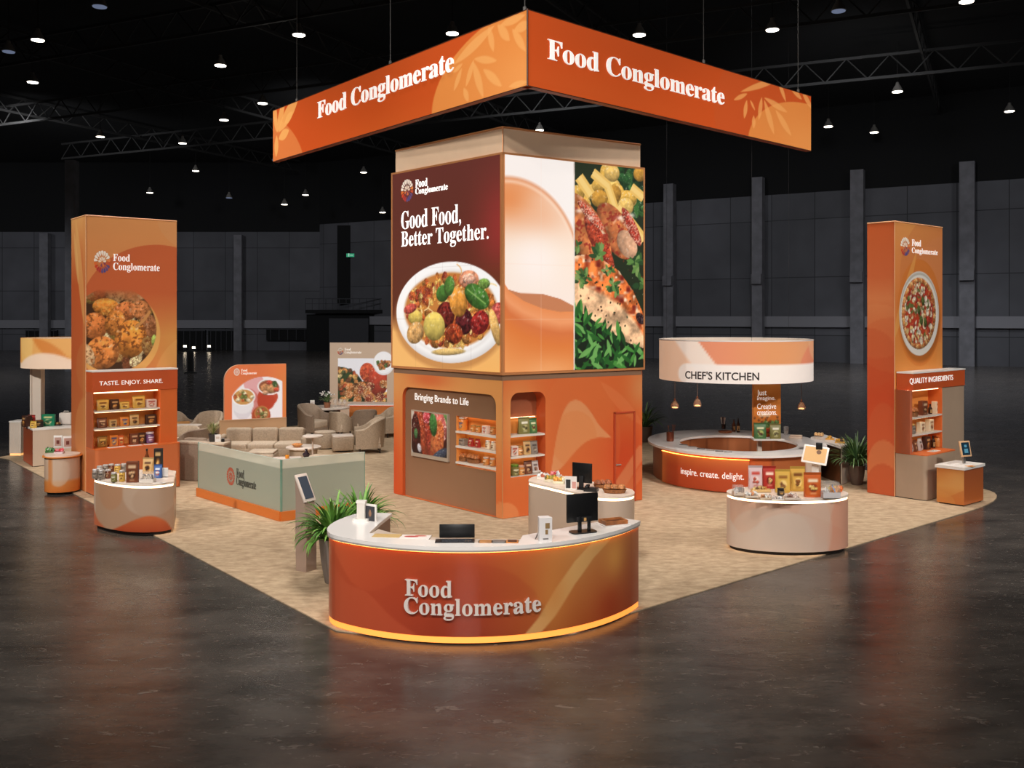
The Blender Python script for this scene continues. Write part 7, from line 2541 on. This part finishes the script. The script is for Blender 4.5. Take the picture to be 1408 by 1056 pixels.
for k, px in enumerate((461, 467, 474)):
    t = thing('wine_glass', 'clear stem glass on the round dining table, %s from left' % ordinal(k + 1), 'glass', (AT(px, 29.4), 29.4 + .1 * (k % 2), zt_), 0, 'glasses on the round table')
    obj('bowl', MB().lathe([(.01, .09), (.05, .12), (.065, .18), (.055, .25), (.05, .25), (.055, .18), (.0, .11)], n=16), mat('jar_glass'), t)
    obj('stem', MB().lathe([(.05, 0), (.05, .005), (.01, .012), (.008, .09)], n=14), mat('jar_glass'), t)

# ------------------------------------------------------------------ long counter and tan picture wall behind
t = thing('buffet_counter', 'long white topped buffet with orange front under the tan picture wall', 'counter', (-4.25, 31.0, CZ0), 0)
xa, xb = AT(478, 30.7), AT(552, 30.7)
mx = (xa + xb) / 2
obj('top_slab', MB().box((mx + 4.25, 0, .71), (xb - xa, .62, .05)), WHITEP, t)
obj('orange_front', MB().box((mx + 4.25, .03, .36), (xb - xa - .08, .5, .64)), mat('buffet_orange', (214, 124, 52), .5), t)
obj('top_glow', MB().box((mx + 4.25, -.20, .675), (xb - xa - .1, .04, .015)), LEDO, t)
S2 = Patch((AT(453.5, 31.9), 31.9), (AT(545, 31.7), 31.7), .02, ZAT(471, 31.9))
sw2 = thing('picture_wall', 'tan upright wall panel with large food picture behind the dining table', 'sign wall', (AT(500, 31.8), 31.8, 0))
def s2p(p):
    p.grad([(0, (186, 156, 130)), (1, (196, 168, 142))], p.v)
    X = lambda a, b: p.patch.uv(a, b)
    a, b = X(464.5, 552), X(532, 493)
    ins = ((p.u > a[0]) & (p.u < b[0]) & (p.v > a[1]) & (p.v < b[1])).astype(float)
    p.mix(ins, (234, 232, 236))
    rr = random.Random(6)
    def fd(px, py, rx, ry, c, rot=0, sp=None, m0=ins, rough=.45):
        u, v = X(px, py); p.food(u, v, rx, ry, c, int(px * 9 + py), rot, sp, rough, m0=m0)
    fd(468, 545, .9, 1.0, (44, 60, 30), .2)
    for k in range(110):
        x = rr.uniform(463, 533); y = rr.uniform(506 + max(0, (x - 470) * .28), 553)
        fd(x, y, rr.uniform(.05, .13), rr.uniform(.05, .11), [(150, 92, 48), (206, 130, 66), (70, 80, 40), (224, 170, 90), (110, 66, 36), (196, 84, 44), (226, 196, 130)][k % 7], rr.uniform(0, 3))
    fd(505, 512, .26, .32, (190, 70, 40), 0, (230, 110, 60)); fd(520, 524, .34, .5, (196, 66, 40), 0, None, rough=.15)
    for k in range(18):
        fd(rr.uniform(470, 528), rr.uniform(528, 552), .16, .14, [(176, 100, 46), (206, 120, 60), (150, 60, 36)][k % 3], rr.uniform(0, 3), (236, 200, 150))
    one = np.ones(len(p.u))
    p.ell(*X(527.5, 499.5), .36, .40, (226, 222, 222)); p.ell(*X(527.5, 498.5), .33, .36, (244, 242, 242))
    for k in range(30):
        fd(527.5 + rr.uniform(-8, 8), 502 + rr.uniform(-5, 5), .06, .05, [(190, 110, 50), (80, 110, 50), (214, 140, 80), (150, 80, 40)][k % 4], rr.uniform(0, 3), None, one)
grid_obj('printed_face', S2, s2p, BACKLIT, sw2, 110, 120)
mb = MB(); pbox(mb, S2, 0, 1, 0, 1, -.12, -.002)
obj('panel', mb, TAUPE, sw2, world=True)
logo_px(S2, sw2, 468, 483, 5, 4, 474, 478.5, 482, 482.5, 482.5, 487, 497, WHITEL)

# ------------------------------------------------------------------ orange menu sign with a rounded corner
S1 = Patch((AT(308.5, 25.6), 25.6), (AT(393.5, 26.4), 26.4), .02, ZAT(500, 26.4))
sw1 = thing('menu_sign', 'orange upright sign with rounded corner and soup cups picture', 'sign wall', (AT(350, 26), 26, 0))
def s1p(p):
    p.fill((226, 116, 66)); p.glow(1, .6, .5, 1, (224, 132, 62), .8)
    X = lambda a, b: p.patch.uv(a, b)
    a, b = X(318.5, 579), X(388, 522)
    ua, va, ub, vb = a[0], a[1], b[0], b[1]
    sq = ((p.u > ua) & (p.u < ub) & (p.v > va)).astype(float)
    c = X(363, 566)
    m = p.emask(c[0], c[1], (X(411, 560)[0] - c[0]) * p.L, (X(363, 518)[1] - c[1]) * p.Hh if False else (X(363, 518)[1] - c[1]) * p.H)[0] * sq
    p.mix(m, (238, 232, 234))
    def E(px, py, wpx, hpx, col, rot=0, a=1, m0=None):
        u, v = X(px, py)
        q = p.emask(u, v, (X(px + wpx, py)[0] - u) * p.L, (X(px, py - hpx)[1] - v) * p.H, rot)[0]
        p.mix(q * (m if m0 is None else m0), col, a)
    E(350, 530, 14, 24, (226, 150, 150), .3, .8); E(352, 560, 9, 26, (206, 110, 100), .3, .8)
    # red cup, rear right
    E(368, 546, 14, 13, (196, 74, 46)); E(366, 552, 12, 12, (190, 66, 42)); E(370, 532, 16, 11, (240, 232, 230), -.15); E(370, 532, 14, 9, (150, 80, 50), -.15)
    # brown cup, front
    E(359, 572, 13, 14, (178, 76, 40)); E(360, 568, 10, 10, (200, 120, 70)); E(360, 568, 8.5, 8.5, (150, 110, 50))
    # white cup, left
    E(334, 560, 13, 17, (222, 216, 220)); E(334, 556, 15, 13, (232, 228, 230)); E(335, 546, 16, 12, (246, 242, 242)); E(335, 546, 14, 10.5, (206, 150, 80))
    rr = random.Random(9)
    def fd(px, py, r, c_):
        u, v = X(px, py); p.food(u, v, r, r * .8, c_, int(px * 7 + py), rr.uniform(0, 3), m0=m)
    for k in range(26):
        a_, q = rr.uniform(0, 6.28), math.sqrt(rr.random())
        fd(335 + 12 * q * math.cos(a_), 546 + 8.5 * q * math.sin(a_), .06, [(226, 190, 120), (120, 130, 60), (206, 100, 50), (236, 220, 180)][k % 4])
    for k in range(14):
        a_, q = rr.uniform(0, 6.28), math.sqrt(rr.random())
        fd(360 + 7 * q * math.cos(a_), 568 + 7 * q * math.sin(a_), .05, [(226, 200, 140), (100, 110, 50), (196, 90, 60)][k % 3])
    for (px, py, r, c_) in ((364, 533, .13, (206, 140, 90)), (373, 534, .16, (214, 154, 100)), (370, 526, .08, (206, 70, 50)), (378, 528, .09, (70, 100, 50)), (380, 536, .08, (206, 80, 50)), (365, 540, .08, (224, 170, 130))):
        fd(px, py, r, c_)
s1_out = rrect(0, 0, 1, 1, .42, S1.L, S1.Hh, 'tl', 12)
cut_obj('printed_face', S1, s1_out, [], s1p, BACKLIT, sw1, .024)
mb = MB(); q0 = [S1.pt(u, v, -.002) for u, v in s1_out]; q1 = [S1.pt(u, v, -.12) for u, v in s1_out]
k = len(s1_out)
mb.add([tuple(x) for x in q0] + [tuple(x) for x in q1], [(i, (i + 1) % k, k + (i + 1) % k, k + i) for i in range(k)] + [tuple(range(2 * k - 1, k - 1, -1)), tuple(range(k))])
obj('panel', mb, mat('sign_edge_peach', (226, 180, 150), .5), sw1, world=True)
logo_px(S1, sw1, 325.5, 511.5, 5.2, 4.2, 331.5, 507.5, 511, 340, 511.5, 516, 353, WHITEL, mono=(250, 240, 232))
LW = Patch((AT(302, 25.3), 25.3), (AT(394, 26.1), 26.1), .02, ZAT(577, 25.7))
lw = thing('low_wall', 'low tan wall panel in front of the orange menu sign', 'partition', (AT(350, 25.7), 25.7, 0))
mb = MB(); pbox(mb, LW, 0, 1, 0, 1, -.06, 0)
obj('panel', mb, mat('low_wall_tan', (206, 164, 124), .5), lw, world=True)
mb = MB(); pbox(mb, LW, 0, 1, 1, 1.03, -.07, .01)
obj('cap', mb, TAN, lw, world=True)

# ------------------------------------------------------------------ frosted glass partition
gC_, gLf, gRt = G(386, 718), G(271.5, 683), Vector((-2.72, 17.52, 0))
PGL, PGR = Patch(gLf, gC_, .0, 1.09), Patch(gC_, gRt, .0, 1.09)
gp_ = thing('glass_partition', 'low frosted green glass partition on an orange base round the lounge', 'partition', (gC_.x, gC_.y, 0))
def glass(name, col, al, rough):
    m = bpy.data.materials.new(name); m.use_nodes = True
    nt = m.node_tree
    b = nt.nodes['Principled BSDF']
    b.inputs['Base Color'].default_value = lin(col)
    b.inputs['Roughness'].default_value = rough
    b.inputs['Alpha'].default_value = al
    b.inputs['Specular IOR Level'].default_value = .5
    return m
FROST = glass('frosted_glass', (160, 166, 150), .95, .4)
CLEARG = glass('clear_glass', (222, 224, 206), .62, .1)
GEDGE = glass('green_glass_edge', (120, 158, 140), .9, .15)
for P_ in (PGL, PGR):
    mb = MB(); pbox(mb, P_, 0, 1, .017 / 1.09, .18 / 1.09, -.10, .03)
    obj('base', mb, mat('partition_orange', (206, 112, 44), .5), gp_, world=True)
    mb = MB(); pbox(mb, P_, 0.006, .994, .18 / 1.09, .93 / 1.09, -.03, -.012)
    obj('frosted_pane', mb, FROST, gp_, world=True)
    mb = MB(); pbox(mb, P_, 0.006, .994, .93 / 1.09, 1.0 - .006, -.03, -.012)
    obj('clear_pane', mb, CLEARG, gp_, world=True)
    mb = MB(); pbox(mb, P_, 0, 1, 1 - .007, 1, -.032, -.01)
    obj('top_rail', mb, mat('pale_glass_edge', (214, 224, 212), .2), gp_, world=True)
    for (a, b) in ((0, .006), (.994, 1)):
        mb = MB(); pbox(mb, P_, a, b, .18 / 1.09, 1, -.034, -.008)
        obj('edge_strip', mb, GEDGE, gp_, world=True)
DLET = mat('grey_green_lettering', (70, 72, 66), .5)
logo_px(PGL, gp_, 316.5, 655, 12.5, 5.6, 324.5, 644, 656, 335, 655, 669.5, 351.5, DLET, n0=-.009, mono=(186, 92, 70))
# ================================================================== far left counter with canopy
cy_ = 23.8
can = thing('canopy_kiosk', 'white kiosk post carrying a rounded orange canopy at far left', 'kiosk', (-11.8, 23.6, 0))
cl_ = ellipse_poly(-10.95, 23.7, 1.28, .95, 80)
fi = min(range(80), key=lambda k: cl_[k][1])
rl2 = cl_[(fi + 40) % 80:] + cl_[:(fi + 40) % 80]
CN = Curved(rl2 + [rl2[0]], 2.33, 3.07)
def can_paint(p):
    X = lambda a, b: p.patch.uv(a, b)
    p.fill((222, 150, 72))
    p.ell(X(60, 480)[0], .9, .9, .5, (226, 164, 90), .7); p.ell(X(35, 470)[0], 1.0, .3, .8, (232, 190, 110), .6)
    p.leaf(X(45, 480)[0], 1.0, X(98, 490)[0], .2, .16, (206, 112, 40), .7)
    p.below(lambda u: .52 * np.sin(np.clip((u - X(30, 490)[0]) / (X(100, 490)[0] - X(30, 490)[0]), 0, 1) * 2.2 + .35), (236, 206, 182), .9)
grid_obj('printed_canopy', CN, can_paint, BACKLIT, can, 120, 20)
obj('canopy_core', MB().prism(inset(ccw(cl_), .01), 2.335, 3.06), OFFW, can, world=True)
xa, xb = AT(42.5, 23.5), AT(57.5, 23.5)
obj('post', MB().box(((xa + xb) / 2, 23.55, 1.18), (xb - xa, .2, 2.33)), mat('ribbed_post', (222, 206, 190), .4), can, world=True)
mb = MB()
for k in range(2):
    mb.box((xa + .02 + (xb - xa - .04) * k, 23.44, 1.18), (.02, .02, 2.3))
obj('post_groove', MB().box((xa + .05, 23.447, 1.18), (.012, .01, 2.3)), TAUPE, can, world=True)
obj('foot_plate', MB().box(((xa + xb) / 2, 23.55, .02), (.5, .4, .02)), TAUPE, can, world=True)
# counter
q0, q1, q2 = G(32.5, 635), G(45, 643), G(110, 637.5)
q3 = q0 + (q2 - q1)
cn2 = thing('sample_counter', 'white sample counter with orange end panel at far left', 'counter', (q1.x, q1.y, 0))
Pa, Pb = Patch(q0, q1, .03, .88), Patch(q1, q2, .03, .92)
def end_p(p):
    p.grad([(0, (196, 72, 30)), (1, (176, 84, 48))], p.v); p.ell(.5, .4, .3, .3, (190, 84, 40), .5)
grid_obj('end_print', Pa, end_p, PRINTG, cn2, 16, 30, n=.004)
def fr_p(p):
    p.grad([(0, (206, 184, 162)), (1, (214, 192, 170))], p.v)
    for k in range(30): p.rect(k / 30, 0, k / 30 + .006, 1, (190, 168, 146), .25)
grid_obj('front_print', Pb, fr_p, PRINTG, cn2, 90, 8, n=.004)
obj('carcass', MB().prism(ccw([(q.x, q.y) for q in (q0, q1, q2, q3)]), .03, .879), TAUPE, cn2, world=True)
obj('worktop', MB().prism(inset(ccw([(q.x, q.y) for q in (q0, q1, q2, q3)]), -.01), .88, .92), WHITEP, cn2, world=True)
obj('plinth', MB().prism(inset(ccw([(q.x, q.y) for q in (q0, q1, q2, q3)]), .04), .012, .03), PLINTH, cn2, world=True)
# white cabinet behind
p0 = G(25, 629)
cb = thing('white_cabinet', 'narrow ribbed white cabinet at the far left carpet edge', 'cabinet', (AT(25, 24.5), 24.55, 0))
obj('carcass', MB().box((0, 0, .47), (.30, .4, .80)), OFFW, cb)
obj('top', MB().box((0, 0, .885), (.32, .42, .03)), WHITEP, cb)
obj('glow_base', MB().box((0, -.0, .04), (.28, .38, .05)), mat('amber_base_glow', (240, 200, 150), .4, emit=(255, 190, 110), es=.8), cb)
mb = MB()
for k in range(7): mb.box((-.13 + k * .043, -.203, .47), (.02, .008, .78))
obj('rib_panel', mb, mat('ribbed_post'), cb)
gF = 'goods on the far left counter'
zf = .921
def on_c(px, py): return G(px, py - 2.5, zf)
carton('dark wooden crate pack on the far left counter', on_c(37, 589), -.6, .18, .26, .16, 'dark brown', gF)
pouch('red snack pouch on the far left counter', on_c(43.5, 588), -.2, .2, .27, .09, 'red', gF)
pouch('small yellow snack pouch on the far left counter', on_c(46, 591), -.2, .16, .17, .08, 'yellow', gF)
jar('dark jar with snacks on the far left counter', on_c(54.5, 589.5), 0, .09, .17, 'black', gF, (120, 80, 50))
carton('large bright green square box on the far left counter', on_c(67, 588), .1, .30, .28, .1, 'bright green', gF)
sweets_pack('small dark tray of snacks on the far left counter', on_c(79, 587.5), 0, .18, .12, .08, (60, 50, 44), ((150, 110, 60), (90, 70, 50)), gF)
t = thing('white_tote_bag', 'white square bag at the right of the far left counter', 'bag', on_c(91, 586), .1, gF)
obj('bag_body', MB().box((0, 0, .15), (.30, .18, .29), bev=.035, seg=3), mat('bag_white', (226, 214, 204), .7), t)
obj('handle', MB().tube([(-.06, 0, .29), (-.05, 0, .33), (.05, 0, .33), (.06, 0, .29)], .008, 6), mat('bag_white'), t)

# ================================================================== leaning tablet kiosk by the reception counter
kb_ = G(421, 785)
fk = thing('information_kiosk', 'slim taupe information kiosk with angled tablet left of the reception counter', 'kiosk', (kb_.x, kb_.y, .014), math.radians(58))
prof = [(-.10, 0), (.10, 0), (.11, .5), (.105, 1.0), (.12, 1.33), (.09, 1.33), (-.06, .98), (-.09, .8), (-.10, .5)]
mb = MB()
n = len(prof)
vs = [(-.10, y, z) for (y, z) in prof] + [(.10, y, z) for (y, z) in prof]
mb.add(vs, [(i, (i + 1) % n, n + (i + 1) % n, n + i) for i in range(n)])
from mathutils.geometry import tessellate_polygon
tri = [tuple(t_) for t_ in tessellate_polygon([[Vector((a, b, 0)) for a, b in prof]])]
mb.add([(-.10, y, z) for (y, z) in prof], tri); mb.add([(.10, y, z) for (y, z) in prof], [t_[::-1] for t_ in tri])
obj('column', mb, mat('kiosk_taupe', (176, 150, 134), .4), fk)
T_ = Matrix.Translation((0, -.01, 1.14)) @ Matrix.Rotation(math.radians(-27), 4, 'X')
obj('tablet_frame', MB().box((0, .02, .03), (.23, .035, .42), bev=.012, M=T_), mat('kiosk_frame', (226, 208, 196), .35), fk)
obj('tablet_screen', MB().box((0, 0.0, .03), (.165, .006, .33), M=T_), mat('tablet_grey', (74, 80, 92), .2, spec=.6), fk)

# ================================================================== planters
tallpot = lambda r, h: [(r * .55, 0), (r * .6, .01), (r * .86, h * .5), (r, h), (r * .9, h), (r * .86, h * .86)]
gPl = 'plants of the stand'
p1 = G(458, 793)
pot_plant('potted_palm', 'leafy green plant in a tall grey pot, left of the reception counter', (AT(459, 12.75), 12.75, .014), .20, .60, (126, 116, 110), 210, .74, .024, [(92, 138, 56), (122, 166, 76), (64, 106, 44)], gPl, droop=.62, spread=1.08, seed=11, pot_prof=tallpot(.20, .60))
pot_plant('potted_palm', 'leafy green plant behind the grey potted one, nearer the tower', (AT(496, 13.6), 13.6, .014), .19, .58, (126, 116, 110), 170, .72, .023, [(92, 138, 56), (122, 166, 76), (64, 106, 44)], gPl, droop=.6, spread=1.05, seed=12, pot_prof=tallpot(.19, .58))
pot_plant('potted_fern', 'bushy plant in a brown pot beside the right display tower', (AT(1178, 20.15), 20.15, .014), .18, .42, (92, 74, 64), 230, .78, .022, [(76, 108, 58), (106, 136, 82), (54, 82, 46)], gPl, droop=.5, spread=1.0, seed=13, pot_prof=tallpot(.18, .42))
pot_plant('potted_fern', 'bushy plant half hidden behind the central tower, left of the kitchen bar', (AT(886, 27.0), 27.0, .014), .24, .45, (92, 74, 64), 80, .85, .024, [(76, 108, 58), (106, 136, 82), (54, 82, 46)], gPl, droop=.5, spread=1.0, seed=14, pot_prof=tallpot(.24, .45))
pot_plant('potted_grass', 'potted grass in a square dark pot on the shelf behind the glass partition', (AT(293, 20.70), 20.70, CZ0 + .846), .10, .17, (58, 54, 52), 90, .30, .011, [(110, 124, 62), (146, 152, 92), (206, 190, 150)], gPl, droop=.25, spread=.75, seed=15)
t = thing('menu_card', 'white folded menu card next to the potted grass', 'card stand', (AT(300, 20.68), 20.66, CZ0 + .846), .2)
obj('card', MB().prism([(-.06, -.03), (.06, -.03), (.05, .03), (-.05, .03)], 0, .16), WHITEP, t)
obj('printed_block', MB().box((0, -.032, .09), (.07, .004, .05)), cmat((206, 190, 176), .5), t)
t = thing('salt_shaker', 'small black shaker beside the white menu card on the shelf', 'shaker', (AT(306.5, 20.64), 20.64, CZ0 + .846), 0)
obj('body', MB().lathe([(.035, 0), (.04, .01), (.032, .07)], n=14), BLACKP, t)
obj('cap', MB().lathe([(.033, .07), (.03, .085), (0, .09)], n=14), CHROME, t)
# ================================================================== unseen spots and added fills that light the stand
def spot(name, loc, aim, power, size, blend=.5, col=(1, .93, .84), rad=.35):
    l = bpy.data.lights.new(name, 'SPOT')
    l.energy = power; l.spot_size = math.radians(size); l.spot_blend = blend
    l.color = col; l.shadow_soft_size = rad
    o = bpy.data.objects.new(name, l); COL.objects.link(o)
    o.location = loc
    o.rotation_euler = (Vector(aim) - Vector(loc)).to_track_quat('-Z', 'Y').to_euler()
    return o
KEY = 4250
WARM = (1, .955, .90)
spot('unseen_spot', (-9, 1, 13), (-4.5, 18, 1.5), KEY * 1.15, 62, col=WARM)
spot('unseen_spot', (-2.5, -2.5, 14), (-.5, 15, 2.0), KEY * 1.0, 56, col=WARM)
spot('unseen_spot', (5, -1, 13.5), (2.5, 17, 2.0), KEY * 1.0, 58, col=WARM)
spot('unseen_spot', (15, 5, 12), (8.2, 19, 2.2), KEY * 1.35, 56, col=WARM)
spot('unseen_spot', (-16, 8, 12), (-8.3, 20, 3.6), KEY * 1.45, 50, col=WARM)
spot('unseen_spot', (-1, -6, 5.5), (-.2, 10.5, .4), 2600, 24, .8, WARM)  # low fill added behind the camera to lift the counter front
spot('drum_fill', (KX, KY, DZ0 + .1), (KX, KY, 0), 75, 140, .5, WARM, rad=.5)  # fill added under the drum to brighten the shaded bar top
# low fills added at the front for the tower crown, out of view
spot('unseen_spot', (-7, -3, 7.5), (-1, 17, 6.6), 1900, 26, .8, WARM)
spot('unseen_spot', (6, -3, 7.5), (1, 17, 6.6), 1900, 26, .8, WARM)
# overhead wash
for (x, y, p_) in ((-7.5, 21, 3400), (5.2, 19.5, 3400), (-4.5, 25.5, 3000), (-1.0, 12.2, 2300), (8.5, 18.0, 2000), (-10.5, 22.5, 1500), (-2.2, 15.2, 1800)):
    spot('downlight', (x, y, 14.5), (x, y, 0), p_, 58, .9, WARM, rad=.6)
# hall lights that graze the far walls, and unseen point fills added to lift the trusses
for (x, y, ax, ay, p_) in ((-62, 66, -66, 101, 5200), (-36, 66, -38, 101, 5200), (-14, 62, -16, 99, 4200), (0, 56, 8, 84, 3600), (16, 46, 26, 73, 3600), (34, 36, 44, 62, 3600), (52, 26, 62, 52, 3600)):
    spot('hall_light', (x, y, 17), (ax, ay, 4.0), p_, 110, 1.0, (.93, .95, 1), rad=1.5)
for (x, y) in ((-34, 52), (-8, 66), (14, 52), (30, 36), (46, 34), (-52, 60), (26, 58)):
    spot('hall_light', (x, y, 17), (x, y, 0), 6500, 120, 1.0, (.9, .94, 1), rad=1.0)
for (x, y) in ((-30, 34), (-12, 48), (8, 40), (26, 34), (0, 24), (-40, 60), (24, 56)):
    l = bpy.data.lights.new('truss_fill', 'POINT'); l.energy = 45; l.shadow_soft_size = .3; l.color = (1, .93, .85)
    o = bpy.data.objects.new('truss_fill', l); COL.objects.link(o); o.location = (x, y, 15.0)
